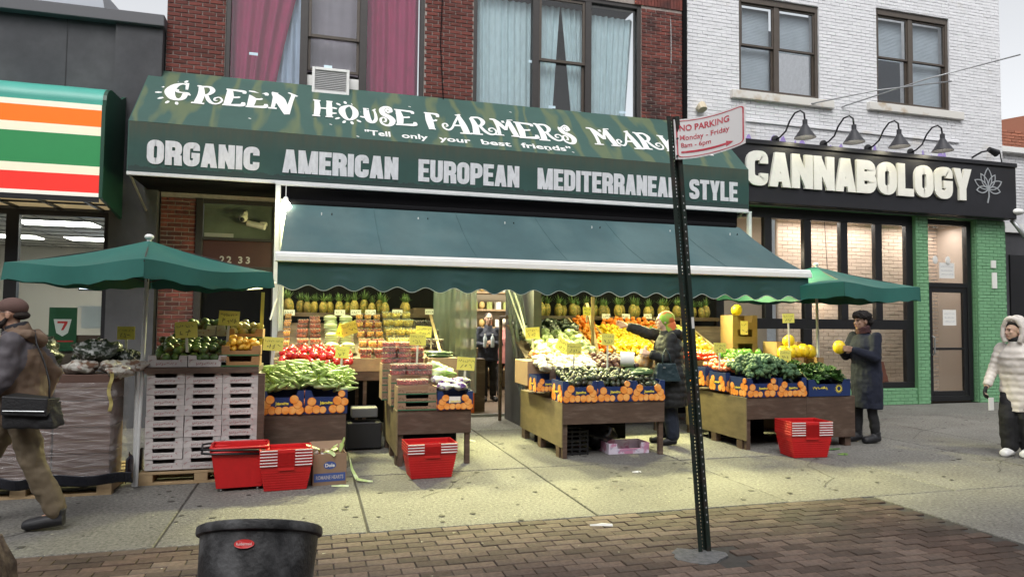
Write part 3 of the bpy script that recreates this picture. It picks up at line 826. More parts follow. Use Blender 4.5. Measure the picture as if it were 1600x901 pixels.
# ---------------------------------------------------------------- grey building at the left
gb = thing('grey_building', 'dark grey stucco building with striped sign and large shop window', 'building', (-5, 11.5, 0))
mb = MB(); mb.box(-14, -2.9, 11.5, 11.8, 3.15, 5.98); mb.box(-2.897, -2.26, 11.44, 11.8, 0, 5.98); mb.box(-14, -5.5, 11.5, 11.8, 0, 3.147)
mb.box(-5.5, -2.9, 11.5, 11.75, 0, .85); mb.box(-14, -2.26, 11.81, 20, 5.2, 5.9); mb.build('wall', m_stucco, gb)
mb = MB(); mb.box(-14, -2.23, 11.36, 11.9, 5.983, 6.16); mb.build('coping', mat('grey metal coping', (.09, .09, .1), .5), gb, bevel=.01)
mb = MB(); mb.box(-4.93, -4.915, 11.492, 11.5, 3.2, 5.98); mb.box(-3.55, -3.54, 11.492, 11.5, 3.2, 5.98); mb.build('seam', m_black, gb)
w = MB(); frame(w, -5.5, -2.9, .85, 3.147, 11.52, 11.62, .07); w.box(-4.22, -4.06, 11.52, 11.62, .92, 3.077)
wi = w.build('window', m_black, gb)
for a, b in ((-5.43, -4.22), (-4.06, -2.97)):
    p = MB(); p.box(a, b, 11.565, 11.573, .92, 3.077); p.build('pane', m_glassd, wi)
# store interior
mb = MB()
mb.box(-9, -2.3, 17.5, 17.6, 0, 3.3); mb.box(-2.4, -2.3, 11.85, 17.5, 0, 3.3); mb.box(-9, -8.9, 11.85, 17.5, 0, 3.3); mb.box(-9, -2.3, 11.85, 17.6, -.1, -.003)
mb.build('inner_wall', mat('store interior cream', (.55, .53, .48), .8), gb)
mb = MB(); mb.box(-9, -2.3, 11.85, 17.6, 3.15, 3.19); mb.build('ceiling', mat('store ceiling', (.42, .42, .40), .8), gb)
mb = MB()
for k in range(12): mb.box(-9, -2.4, 11.9 + k * .6, 11.92 + k * .6, 3.135, 3.149)
for k in range(11): mb.box(-9 + k * .61, -8.98 + k * .61, 11.9, 17.5, 3.135, 3.148)
mb.build('ceiling_grid', mat('ceiling strip', (.25, .25, .25), .8), gb)
m_panel = mat('lit ceiling panel', (1, .97, .9), .5, emit=7)
for x, y in ((-4.0, 12.9), (-5.4, 12.6), (-4.0, 15.3), (-5.6, 15.3), (-3.0, 15.6)):
    t = thing('ceiling_light', {(-4.0, 12.9): 'bright ceiling light panel seen through the convenience store window', (-5.4, 12.6): 'lit ceiling panel at the left edge behind the convenience store glass'}.get((x, y), 'far ceiling light panel deep inside the convenience store'), 'light', (x, y, 3.1), group='ceiling lights in the convenience store')
    q = MB(); q.box(x - .55, x + .55, y - .27, y + .27, 3.12, 3.13); q.build('diffuser', m_panel, t)
    q = MB(); q.box(x - .58, x + .58, y - .3, y + .3, 3.131, 3.134); q.build('frame', m_white, t)
for x0, z0, w_, h_, lab in ((-4.25, 2.15, .5, .36, 'lit white menu screen inside the store left of the umbrella underside'), (-3.72, 2.0, .62, .52, 'larger lit pale blue menu screen above the store counter')):
    t = thing('menu_screen', lab, 'screen', (x0, 15.0, z0), group=None)
    q = MB(); q.box(x0, x0 + w_, 15.0, 15.05, z0, z0 + h_); q.build('screen', mat('screen glow', (.75, .85, 1), .4, emit=2.4), t)
    q = MB(); q.box(x0 - .03, x0 + w_ + .03, 15.051, 15.09, z0 - .03, z0 + h_ + .03); q.build('case', m_black, t)
q = MB()
for i in range(4):
    q.box(-4.4 + i * .01, -2.9, 14.2 + i * .1, 14.6 + i * .1, .3 + i * .001, 1.25 - i * .001) if i == 0 else None
q.build('counter', m_wood, gb)
t = thing('poster', 'dark green poster with a white cup shape in the store window', 'poster', (-3.7, 11.63, 1.1))
q = MB(); q.box(-3.66, -3.3, 11.60, 11.605, 1.12, 1.75); q.build('sheet', mat('poster green', (.01, .09, .035), .5), t)
q = MB(); q.prism([(-3.6, 1.58), (-3.37, 1.58), (-3.41, 1.38), (-3.48, 1.33), (-3.56, 1.38)], .002, lambda u, v, e: (u, 11.599 - e, v)); q.build('emblem', m_paperwhite, t)
q = MB(); q.prism([(-3.55, 1.55), (-3.42, 1.55), (-3.42, 1.52), (-3.47, 1.42), (-3.5, 1.42), (-3.46, 1.52), (-3.55, 1.52)], .002, lambda u, v, e: (u, 11.5965 - e, v)); q.box(-3.62, -3.34, 11.597, 11.599, 1.25, 1.27); q.build('mark', mat('poster red', (.55, .03, .03), .5), t)
mb = MB(); mb.box(-3.25, -2.98, 11.61, 11.62, 1.45, 1.75); mb.box(-3.3, -2.98, 11.613, 11.623, 1.75, 1.78); mb.build('frosted_strip', mat('frosted film', (.5, .52, .52), .6), wi)
mb = MB(); mb.box(-2.98 - 1.1, -2.98, 11.64, 11.66, .92, 1.35); mb.build('window_board', m_wood, wi)
# pale roof behind
mb = MB(); mb.hexa([(-10, 16, 5), (-3.7, 16, 5), (-3.7, 20, 5), (-10, 20, 5), (-10, 16, 8.6), (-4.35, 16, 8.4), (-3.9, 20, 8.4), (-10, 20, 8.6)])
solid('far_building', 'pale blue grey building seen above the grey coping', 'building', mb, mat('pale blue render', (.45, .48, .53), .8), (-8, 16, 5))

# striped convenience-store sign
t = thing('striped_sign', 'backlit orange green and red striped convenience store sign with teal top', 'sign', (-4, 10.6, 3.2))
x0s, x1s = -7.5, -2.77
fy = 10.42
bands = [(3.21, 3.26, (.80, .78, .70)), (3.26, 3.50, (.80, .04, .03)), (3.50, 3.615, (.80, .76, .58)), (3.615, 4.03, (.03, .22, .075)), (4.03, 4.15, (.80, .76, .58)), (4.15, 4.375, (.95, .17, .01)), (4.375, 4.45, (.80, .76, .62))]
for i, (za, zb, c_) in enumerate(bands):
    q = MB(); q.box(x0s, x1s, fy, fy + .03, za, zb); q.build('stripe', mat('sign stripe %d' % i, c_, .35, emit=.18, var=.03), t)
q = MB()
def teal(u, v):
    a = v * PI / 2
    return (x0s + (x1s - x0s) * u, fy + .03 + .42 * (1 - math.cos(a)) * .8 - .03 * math.sin(2 * a) + .004 * math.sin(u * 40), 4.452 + .30 * math.sin(a))
q.grid(teal, 30, 8); q.box(x0s, x1s - .003, fy + .36, 11.49, 4.74, 4.752)
q.build('rounded_top', mat('teal vinyl', (.06, .36, .29), .4, var=.1, scale=2, bump=.1), t, smooth=40)
q = MB(); prof = [(fy - .002, 3.2), (fy - .002, 4.45)] + [(teal(0, k / 6)[1], teal(0, k / 6)[2]) for k in range(7)] + [(11.2, 4.77), (11.49, 4.9), (11.49, 3.05), (11.2, 3.1)]
q.add([(x1s + .001, y, z) for y, z in prof] + [(x1s + .045, y, z) for y, z in prof], [tuple(reversed(range(len(prof)))), tuple(range(len(prof), 2 * len(prof)))] + [(i, (i + 1) % len(prof), len(prof) + (i + 1) % len(prof), len(prof) + i) for i in range(len(prof))])
q.build('side_panel', mat('dark green vinyl', (.008, .055, .032), .45), t)
q = MB(); q.box(x0s, x1s, fy + .03, 11.49, 3.19, 3.2); q.build('soffit', mat('translucent soffit', (.5, .38, .2), .6, emit=.25), t)
q = MB()
for k in range(9): q.box(-7.4 + k * .55, -7.36 + k * .55, fy + .03, 11.49, 3.16, 3.19)
q.box(x0s, x1s, fy + .0, fy + .03, 3.14, 3.207); q.box(x0s, x1s, 10.9, 10.93, 3.165, 3.19); q.build('soffit_frame', m_black, t)

# ---------------------------------------------------------------- across the street, behind the viewer: the elevated line that the windows mirror
er = thing('elevated_railway', 'green steel elevated railway over the street behind the viewer', 'railway', (0, -9, 0))
m_steelg = mat('railway green steel', (.06, .10, .08), .6, var=.2, scale=2)
q = MB(); q.box(-60, 60, -14, -4, 6.6, 7.0); q.build('deck', m_steelg, er)
for y in (-14.2, -3.99): q = MB(); q.box(-60, 60, y, y + .19, 6.0, 7.6); q.build('girder', m_steelg, er)
for x in range(-45, 60, 15):
    for y in (-13.9, -4.3): q = MB(); q.box(x - .2, x + .2, y - .2, y + .2, -.1, 6.0); q.build('column', m_steelg, er)
tr = thing('train', 'silver train standing on the elevated railway behind the viewer', 'train', (0, -8, 7))
q = MB(); q.box(-50, 50, -9.5, -6.6, 7.7, 11.3); q.build('body', mat('train steel', (.40, .41, .43), .35, metal=.5), tr, bevel=.15, seg=2)
for i in range(-20, 21):
    q = MB(); q.box(i * 2.3, i * 2.3 + 1.2, -6.6, -6.58, 9.3, 10.3); q.build('window', m_black, tr)
for k, (xa, xb, h_, c_) in enumerate(((-50, -30, 10, (.2, .08, .06)), (-29.9, -14, 8, (.3, .27, .22)), (-13.9, 3, 11, (.22, .1, .07)), (3.1, 18, 9, (.35, .33, .3)), (18.1, 34, 10, (.2, .09, .06)), (34.1, 55, 8, (.3, .28, .25)))):
    t = thing('row_building', 'plain street building across the road behind the viewer, number %s from the left' % ('one', 'two', 'three', 'four', 'five', 'six')[k], 'building', ((xa + xb) / 2, -22, 0))
    q = MB(); q.box(xa, xb, -30, -22, -.1, h_); q.build('wall', mat('far wall %d' % k, c_, .85, var=.15, scale=2), t)
    for i in range(int((xb - xa) / 2.6)):
        for z in (4.2, 7.2):
            if z + 1.7 < h_: q = MB(); q.box(xa + .8 + i * 2.6, xa + 1.9 + i * 2.6, -22, -21.97, z, z + 1.7); q.build('window', m_black, t)
# ================================================================== MARKET AWNING (fixed sign awning)
AX0, AX1, AY, AZB, AZF = -2.44, 7.19, 10.4, 3.56, 4.27
aw = thing('market_awning', 'big dark green market awning with white curly and block lettering', 'awning', (2.4, 10.4, 3.5))
def stained_green():
    m = mat('stained awning slope', (.034, .086, .072), .7, var=.1, scale=2.5, bump=.1, bscale=200)
    N = m.node_tree.nodes; L = m.node_tree.links; b = N['Principled BSDF']
    src = b.inputs['Base Color'].links[0].from_socket
    tc = N.new('ShaderNodeTexCoord'); sp = N.new('ShaderNodeSeparateXYZ'); L.new(tc.outputs['Object'], sp.inputs[0])
    mp = N.new('ShaderNodeMapping'); mp.inputs['Scale'].default_value = (1, .25, .25); L.new(tc.outputs['Object'], mp.inputs[0])
    nz = N.new('ShaderNodeTexNoise'); nz.inputs['Scale'].default_value = 1.6; nz.inputs['Detail'].default_value = 3; L.new(mp.outputs[0], nz.inputs[0])
    ad = N.new('ShaderNodeMath'); ad.operation = 'MULTIPLY_ADD'; ad.inputs[1].default_value = 1.7; L.new(nz.outputs[0], ad.inputs[0]); L.new(sp.outputs['X'], ad.inputs[2])
    sn = N.new('ShaderNodeMath'); sn.operation = 'MULTIPLY'; sn.inputs[1].default_value = 12.5; L.new(ad.outputs[0], sn.inputs[0])
    s2 = N.new('ShaderNodeMath'); s2.operation = 'SINE'; L.new(sn.outputs[0], s2.inputs[0])
    mr = N.new('ShaderNodeMapRange'); mr.inputs['From Min'].default_value = .35; mr.inputs['From Max'].default_value = 1.35; L.new(s2.outputs[0], mr.inputs[0])
    mx = N.new('ShaderNodeMixRGB'); mx.inputs[2].default_value = (.13, .155, .065, 1)
    L.new(mr.outputs[0], mx.inputs[0]); L.new(src, mx.inputs[1]); L.new(mx.outputs[0], b.inputs['Base Color'])
    return m
def face_green():
    m = mat('grimy awning face', (.018, .062, .052), .7, var=.15, scale=3, bump=.1, bscale=200)
    N = m.node_tree.nodes; L = m.node_tree.links; b = N['Principled BSDF']
    src = b.inputs['Base Color'].links[0].from_socket
    tc = N.new('ShaderNodeTexCoord'); sp = N.new('ShaderNodeSeparateXYZ'); L.new(tc.outputs['Object'], sp.inputs[0])
    mp = N.new('ShaderNodeMapping'); mp.inputs['Scale'].default_value = (9, 1, 1.3); L.new(tc.outputs['Object'], mp.inputs[0])
    nz = N.new('ShaderNodeTexNoise'); nz.inputs['Scale'].default_value = 2.0; nz.inputs['Detail'].default_value = 4; L.new(mp.outputs[0], nz.inputs[0])
    mr = N.new('ShaderNodeMapRange'); mr.inputs['From Min'].default_value = .45; mr.inputs['From Max'].default_value = .82   # height above the lower edge
    L.new(sp.outputs['Z'], mr.inputs[0])
    ml = N.new('ShaderNodeMath'); ml.operation = 'MULTIPLY'; L.new(mr.outputs[0], ml.inputs[0]); L.new(nz.outputs[0], ml.inputs[1])
    mx = N.new('ShaderNodeMixRGB'); mx.inputs[2].default_value = (.085, .065, .035, 1)
    L.new(ml.outputs[0], mx.inputs[0]); L.new(src, mx.inputs[1])
    # dark tide mark along the foot
    lt = N.new('ShaderNodeMath'); lt.operation = 'MULTIPLY_ADD'; lt.inputs[1].default_value = .12; lt.inputs[2].default_value = .10; L.new(nz.outputs[0], lt.inputs[0])
    cmp_ = N.new('ShaderNodeMath'); cmp_.operation = 'LESS_THAN'; L.new(sp.outputs['Z'], cmp_.inputs[0]); L.new(lt.outputs[0], cmp_.inputs[1])
    sc_ = N.new('ShaderNodeMath'); sc_.operation = 'MULTIPLY'; sc_.inputs[1].default_value = .6; L.new(cmp_.outputs[0], sc_.inputs[0])
    m2 = N.new('ShaderNodeMixRGB'); m2.inputs[2].default_value = (.014, .02, .022, 1); L.new(sc_.outputs[0], m2.inputs[0]); L.new(mx.outputs[0], m2.inputs[1])
    L.new(m2.outputs[0], b.inputs['Base Color'])
    return m
m_slope = stained_green(); m_face = face_green()
SL = math.hypot(1.2, 1.11); sy, sz = 1.2 / SL, 1.11 / SL
def slopemap(u, v, e): return (u, AY + v * sy - sz * e, AZF + v * sz + sy * e)
q = MB(); q.grid(lambda u, v: (AX0 + (AX1 - AX0) * u, AY + v * (YF - .01 - AY), AZF + v * 1.11 - .012 * math.sin(u * PI * 6) ** 2 * math.sin(v * PI)), 60, 8, (0, .01, -.012))
q.build('slope', m_slope, aw, smooth=40)
q = MB(); q.grid(lambda u, v: (AX0 + (AX1 - AX0) * u, AY + .004 * math.sin(u * 37), AZB + .02 + v * (AZF - AZB - .02)), 60, 4, (0, .012, 0)); q.build('front_face', m_face, aw, smooth=40)
for x, sgn in ((AX0, -1), (AX1, 1)):
    q = MB(); pr = [(AY, AZB), (AY, AZF), (YF - .01, AZF + 1.11), (YF - .01, AZB + .0)]
    q.add([(x, y, z) for y, z in pr] + [(x + .012, y, z) for y, z in pr], [(0, 1, 2, 3), (7, 6, 5, 4), (0, 4, 5, 1), (1, 5, 6, 2), (2, 6, 7, 3), (3, 7, 4, 0)])
    q.build('end_panel', m_green, aw)
q = MB(); q.box(AX0, AX1, AY - .012, AY + .03, AZB - .03, AZB + .018); q.build('edge_rail', m_aluwhite, aw, bevel=.004)
q = MB()
for x in (AX0 + .03, AX1 - .03):
    q = MB(); q.tube([(x, AY + .03, AZB), (x, YF - .02, AZB - .4)], .018, 6); q.tube([(x, AY + .1, AZB), (x, YF - .02, AZB)], .018, 6); q.tube([(x, YF - .05, AZB - .4), (x, YF - .05, AZB)], .018, 6)
    q.build('strut', mat('dull aluminium', (.35, .34, .3), .45, metal=.5), aw)
q = MB(); q.box(AX0 + .05, AX1 - .05, AY + .06, YF - .02, AZB - .04, AZB - .03); q.build('soffit', m_blackmatte, aw)

# fancy lettering on the slope: u0,u1 = extent along the awning, v0,v1 = extent up the slope
m_print = mat('white awning print', (.80, .80, .78), .6, var=.04, scale=20)
def catmull(pts, n=6):
    out = []; P = [pts[0]] + list(pts) + [pts[-1]]
    for i in range(1, len(P) - 2):
        for k in range(n):
            t = k / n; r_ = []
            for j in range(3):
                a, b, c, d = P[i - 1][j], P[i][j], P[i + 1][j], P[i + 2][j]
                r_.append(.5 * ((2 * b) + (-a + c) * t + (2 * a - 5 * b + 4 * c - d) * t * t + (-a + 3 * b - 3 * c + d) * t ** 3))
            out.append(r_)
    out.append(list(P[-2])); return out
def spiral(cx_, cy_, r0, turns, a0, w0, w1, sgn=1, n=22):
    return [(cx_ + r0 * (1 - .85 * k / n) * math.cos(a0 + sgn * turns * 2 * PI * k / n), cy_ + r0 * (1 - .85 * k / n) * math.sin(a0 + sgn * turns * 2 * PI * k / n), w0 + (w1 - w0) * k / n) for k in range(n + 1)]
FAN = {
 'G': [[(.86, .95, .07), (.60, .98, .10), (.32, .82, .22), (.18, .48, .30), (.38, .14, .22), (.66, .05, .13), (.86, .16, .16), (.90, .42, .17)], [(.84, 1.05, .10), (.90, .66, .08)], [(.48, .62, .10), (.52, .50, .10), (.72, .46, .07), (.98, .46, .08), (1.12, .34, .06)]],
 'R': [[(.05, .97, .06), (.18, .92, .13), (.26, .5, .20), (.22, .04, .22)], [(.02, .02, .08), (.44, .02, .08)], [(.2, .93, .10), (.48, .95, .11), (.60, .75, .15), (.48, .52, .10), (.3, .5, .06)], [(.42, .52, .10), (.55, .22, .12), (.72, .06, .10), (.9, .1, .07), (.98, .28, .06), (.88, .42, .06), (.74, .36, .06), (.74, .24, .06), (.84, .24, .05)]],
 'E': [[(.2, .95, .16), (.25, .5, .24), (.2, .05, .2)], [(.02, .96, .07), (.5, .93, .11), (.86, .9, .14), (.9, .78, .10)], [(.25, .5, .10), (.62, .52, .1), (.7, .58, .07)], [(.0, .03, .08), (.5, .06, .12), (.9, .1, .16), (.93, .26, .1)]],
 'N': [[(.22, .9, .1), (.18, .35, .09), (.12, .3, .09)], [(.02, .26, .07), (.32, .26, .07)], [(.15, .93, .12), (.4, .65, .26), (.7, .04, .13)], [(.7, .05, .12), (.8, .6, .1), (.88, .95, .1)], [(.68, 1.02, .05), (1.02, .88, .06)], [(.08, .96, .06), (.3, .92, .08)]],
 'H': [[(.2, .97, .16), (.24, .5, .2), (.2, .03, .18)], [(.8, .97, .16), (.8, .5, .2), (.8, .03, .18)], [(.24, .52, .09), (.8, .52, .09)], [(.02, .98, .07), (.38, .96, .07)], [(.66, .97, .07), (.96, .97, .06)], [(.0, .03, .07), (.38, .02, .07)], [(.62, .02, .07), (.98, .03, .07)]],
 'O': [[(.5, .98, .12), (.18, .78, .22), (.14, .45, .25), (.35, .08, .16), (.62, .03, .13), (.86, .3, .22), (.88, .66, .22), (.68, .94, .14), (.5, .98, .12)]],
 'U': [[(.22, .95, .2), (.24, .5, .24), (.36, .15, .22), (.6, .05, .16), (.84, .25, .14), (.86, .6, .1), (.78, .92, .08)], [(.0, .97, .06), (.42, .97, .07)], [(.66, .86, .06), (.9, .99, .06)]],
 'S': [[(.66, .72, .06), (.74, .8, .06), (.62, .9, .07), (.5, .78, .07), (.66, .66, .05)][::-1] + [(.86, .78, .07), (.78, .97, .08), (.45, .98, .12), (.22, .82, .16), (.3, .6, .18), (.62, .48, .2), (.84, .3, .18), (.7, .08, .14), (.4, .02, .1), (.12, .12, .08), (.08, .32, .07), (.26, .42, .06), (.42, .34, .06), (.36, .2, .06), (.24, .22, .05)]],
 'F': [[(.28, .95, .18), (.3, .5, .25), (.34, .04, .2)], [(.05, .97, .07), (.5, .95, .1), (.84, .92, .14), (.88, .76, .1)], [(.3, .52, .1), (.66, .53, .1), (.74, .6, .07)], [(.14, .02, .07), (.56, .02, .07)]],
 'A': [[(.72, .98, .1), (.8, .5, .2), (.86, .06, .2)], [(.74, .98, .07), (.5, .55, .07), (.36, .28, .07), (.2, .14, .08), (.04, .22, .07), (.02, .4, .06), (.14, .46, .06), (.2, .36, .05), (.12, .3, .05)], [(.42, .4, .09), (.8, .42, .09)], [(.6, .02, .07), (1.03, .03, .07)], [(.6, .96, .07), (.8, 1.02, .06)]],
 'M': [[(.2, .95, .1), (.24, .5, .12), (.2, .05, .12)], [(.02, .98, .07), (.2, .95, .12), (.36, .7, .18), (.52, .38, .12)], [(.52, .38, .1), (.64, .75, .09), (.76, .96, .09)], [(.74, .96, .14), (.78, .5, .2), (.84, .04, .18)], [(.02, .04, .07), (.36, .04, .07)], [(.64, .03, .07), (1.0, .03, .07)], [(.5, .92, .09), (.52, .8, .09)], [(.7, 1.0, .05), (.92, 1.02, .05)]],
 'K': [[(.2, .97, .16), (.24, .5, .2), (.2, .03, .18)], [(.25, .45, .1), (.6, .75, .09), (.85, .97, .08)], [(.35, .55, .14), (.6, .3, .17), (.92, .03, .15)], [(.02, .98, .07), (.38, .97, .07)], [(.0, .02, .07), (.4, .02, .07)]],
 'T': [[(.5, .95, .17), (.52, .5, .22), (.5, .03, .18)], [(.02, .82, .1), (.1, .94, .12), (.5, .95, .1), (.9, .94, .12), (.98, .82, .1)], [(.3, .02, .07), (.72, .02, .07)]]}
def fancy(ch, u0, u1, v0, v1, rays=False):
    m_ = MB(); H = v1 - v0; W_ = u1 - u0; k = 0
    for st in FAN[ch]:
        pts = catmull(st); k += 1
        add_ribbon(m_, [(u0 + p[0] * W_, v0 + p[1] * H) for p in pts], [max(.02, p[2] * H * .84) for p in pts], .003 + .0009 * k, slopemap)
    if rays:
        cx_, cy_ = u0 + W_ * .5, v0 + H * .5
        n_ = 12
        for i in range(n_):
            a = 2 * PI * i / n_ + .2
            if ch == 'G' and (a % (2 * PI) < 1.2 or a % (2 * PI) > 5.4): continue
            rx, ry = W_ * .5 + .05, H * .5 + .055
            add_ribbon(m_, [(cx_ + rx * math.cos(a), cy_ + ry * math.sin(a)), (cx_ + (rx + .045) * math.cos(a), cy_ + (ry + .045) * math.sin(a)), (cx_ + (rx + .085) * math.cos(a), cy_ + (ry + .085) * math.sin(a))], [.03, .05, .025], .003, slopemap)
    m_.build('letter', m_print, aw)
for ch, u0, u1, v0, v1, ry_ in (('G', -2.13, -1.83, .70, 1.26, 1), ('R', -1.757, -1.34, .66, 1.25, 0), ('E', -1.332, -1.032, .67, 1.235, 0), ('E', -1.01, -.713, .68, 1.24, 0), ('N', -.704, -.30, .53, 1.27, 0),
                            ('H', -.062, .251, .58, 1.13, 0), ('O', .345, .61, .56, 1.04, 1), ('U', .702, .92, .52, 1.0, 0), ('S', .944, 1.181, .47, 1.11, 0), ('E', 1.187, 1.515, .52, 1.07, 0),
                            ('F', 1.659, 1.917, .48, 1.05, 0), ('A', 1.93, 2.36, .42, 1.06, 0), ('R', 2.357, 2.815, .44, 1.05, 0), ('M', 2.756, 3.2, .46, 1.03, 0), ('E', 3.165, 3.51, .44, 1.01, 0), ('R', 3.494, 3.947, .43, 1.01, 0), ('S', 3.93, 4.175, .39, 1.03, 0),
                            ('M', 4.472, 4.95, .43, 1.03, 0), ('A', 4.936, 5.36, .40, 1.02, 0), ('R', 5.333, 5.8, .43, 1.02, 0), ('K', 5.81, 6.15, .42, .98, 0), ('E', 6.17, 6.45, .4, .97, 0), ('T', 6.47, 6.8, .4, .98, 0)):
    fancy(ch, u0, u1, v0, v1, ry_)
m_ = MB()
xx = .70
for wd, w_ in (('"Tell', .38), ('only', .40), ('your', .50), ('best', .48), ('friends"', .85)):
    font_text(m_, wd, xx, .13 + (0), .15, slopemap, bold=.022, width=w_, e=.004); xx += w_ + .17
m_.build('lettering', m_print, aw)
m_silver = mat('silver block print', (.62, .63, .66), .55, var=.16, scale=25, stretch=(1, 1, .4))
facemap = lambda u, v, e: (u, AY - .006 - e, v)
for wd, a, b in (('ORGANIC', -2.2, -.76), ('AMERICAN', -.45, 1.19), ('EUROPEAN', 1.49, 3.07), ('MEDITERRANEAN', 3.37, 5.85), ('STYLE', 6.05, 6.98)):
    def each(mm, ch): mm.build('letter', m_silver, aw)
    block_text(None, wd, a, 3.695, b - a, .335, .086 if wd[0] in 'OA' else .076, facemap, d=.003, gap=.014, each=each)
# grime specks
q = MB(); rg = random.Random(3)
for _ in range(26):
    x = rg.uniform(-2.2, 7); v = rg.uniform(.02, 1.5)
    q.prism([(x, v), (x + .035, v - .02), (x + .045, v - .005), (x + .012, v + .015)], .002, slopemap)
q.build('droppings', m_paperwhite, aw)

# ================================================================== RETRACTABLE AWNING over the stands
ra = thing('retractable_awning', 'faded blue green retractable awning with white front bar and scalloped valance', 'awning', (3.3, 9.4, 2.4))
m_fab = mat('faded teal canvas', (.050, .104, .112), .7, var=.2, scale=1.5, col2=(.07, .125, .13), mixscale=1.3, bump=.12, bscale=240, stretch=(1, .5, 1))
RX0, RX1 = -.40, 6.99
def rsheet(u, v):      # v 0 front .. 1 rear
    sag = .05 * math.sin(v * PI) + .012 * math.sin(u * PI * 7) * math.sin(v * PI)
    return (RX0 + .02 + (RX1 - RX0 - .04) * u, 8.72 + v * 1.62, 2.39 + v * .86 - sag)
q = MB(); q.grid(rsheet, 60, 12, (0, .004, -.008)); q.build('canvas', m_fab, ra, smooth=40)
for u_ in (.165, .33, .5, .66, .83):
    q = MB(); q.tube([Vector(rsheet(u_, k / 12)) + Vector((0, -.001, .003)) for k in range(13)], .004, 4); q.build('seam', m_fab, ra)
q = MB(); q.tube([(RX0, 10.36, 3.26), (RX1 - .1, 10.36, 3.26)], .055, 10); q.box(RX0 - .05, RX1, 10.43, 10.5, 3.0, 3.53); q.build('roller', m_blackmatte, ra, smooth=40)
q = MB(); q.box(RX0 - .03, RX1 + .03, 8.60, 8.72, 2.285, 2.36); q.tube([(RX0 - .035, 8.66, 2.375), (RX1 + .035, 8.66, 2.375)], .034, 10); q.build('front_bar', m_white, ra, bevel=.008)
def val(u, v):
    fold = .02 * math.sin(u * 2 * PI * 6) + .012 * math.sin(u * 2 * PI * 17 + 1) * (1 - v)
    zb = 1.985 + .032 * math.cos(u * 2 * PI * 21)
    return (RX0 + (RX1 - RX0) * u, 8.65 + fold * (1 - v) + .02 * math.exp(-((u * 5 % 1 - .5) / .08) ** 2) * math.sin(v * 16) * .35, zb + (2.29 - zb) * v)
q = MB(); q.grid(val, 252, 8, (0, .006, 0)); q.build('valance', mat('dark green valance cloth', (.015, .060, .058), .75, var=.12, scale=4, bump=.15, bscale=200), ra, smooth=40)
q = MB(); q.tube([(val(k / 252, 0)[0], val(k / 252, 0)[1] - .002, val(k / 252, 0)[2]) for k in range(253)], .005, 4); q.build('piping', mat('pale piping', (.3, .35, .33), .7), ra)
for x in (.3, 3.2, 6.3):
    q = MB(); q.tube([(x, 10.4, 3.1), (x + .55, 9.5, 2.7), (x + .05, 8.72, 2.33)], .022, 6); q.build('folding_arm', m_aluwhite, ra)
q = MB(); q.tube([(RX0 + .06, 10.3, 3.2), (RX1 - .06, 10.3, 3.2)], .012)
q.build('stay', m_darkmetal, ra)

# white metal frame that carries the weather curtains
fr = thing('curtain_frame', 'white metal frame post and rails standing under the market awning', 'frame', (-.5, 10.35, 0))
q = MB(); q.box(-.53, -.46, 10.31, 10.38, 0, 3.50); q.build('post', m_aluwhite, fr, bevel=.006)
q = MB(); q.box(-.53, 7.2, 10.31, 10.38, 3.503, 3.528); q.build('rail', m_aluwhite, fr)
q = MB(); q.box(7.14, 7.2, 10.31, 10.38, 2.9, 3.5); q.build('post', m_aluwhite, fr, bevel=.006)
q = MB(); q.grid(lambda u, v: (6.95 + .18 * u, 10.5 + .2 * u, 2.6 + .85 * v + .02 * math.sin(9 * u)), 6, 8, (.004, .004, 0)); q.build('side_sheet', film_mat('plastic sheet in yellow light', (.55, .52, .3), .8), fr)  # yellow lamplight on the sheet is put into its colour
q = MB()
for k in range(3): q.tube([(-.44 + .02 * k, 10.28 + .015 * math.sin(z * 4 + k), z) for z in [3.3 - i * .22 for i in range(11)]], .016, 6)
q.build('rolled_plastic', film_mat('clear rolled plastic', (.7, .72, .62), .75), fr, smooth=True)
q = MB(); q.tube([(-.5, 10.29, 2.12), (-.62, 9.4, 2.0), (-.72, 8.6, 1.95)], .012, 6); q.tube([(-.47, 10.28, 1.9), (-.5, 10.26, 1.82), (-.55, 10.2, 1.6)], .012); q.build('tie_cord', m_paperwhite, fr)

# lamps under the awning (the left one is in plain view)
def bulb_lamp(x, y, z, lab, energy, top, col=(1, .96, .44), group=None, r=.055, flood=0):
    t = thing('work_lamp', lab, 'lamp', (x, y, z), group=group)
    q = MB(); q.ball((x, y, z), (r, r, r * 1.25), 12, 8); q.build('bulb', mat('glowing work bulb', (1, .95, .70), .4, emit=24), t, smooth=True)
    q = MB(); q.lathe([(.03, .05), (.034, .06), (.034, .13), (.02, .15)], 10, (x, y, z)); q.tube([(x, y, z + .14), (x, y, top)], .007, 5); q.build('socket', m_white, t)
    ld = bpy.data.lights.new('work_light', 'POINT'); ld.energy = energy; ld.color = col; ld.shadow_soft_size = r
    lo = bpy.data.objects.new('work_light', ld); C.objects.link(lo); lo.location = (x, y, z - r * 1.5)
    if flood:      # its hooded neighbour throws light forwards and down
        d = Vector((0, -3.4, -2.35)).normalized()
        q = MB(); q.tube([Vector((x + .14, y, z)) - d * .12, Vector((x + .14, y, z)) + d * .02], [.03, .085], 12, caps=False); q.tube([Vector((x + .14, y, z)) - d * .12, (x + .14, y, top)], .008, 5); q.build('flood_hood', m_black, t)
        ld = bpy.data.lights.new('flood_light', 'SPOT'); ld.energy = flood; ld.color = col; ld.shadow_soft_size = .13; ld.spot_size = R(112); ld.spot_blend = .5
        lo = bpy.data.objects.new('flood_light', ld); C.objects.link(lo); lo.location = Vector((x + .14, y, z)) + d * .03; lo.rotation_euler = (-d).to_track_quat('Z', 'Y').to_euler()
bulb_lamp(-.385, 10.22, 3.17, 'bare glowing bulb hanging at the top of the white frame post', 16, 3.5, r=.075)
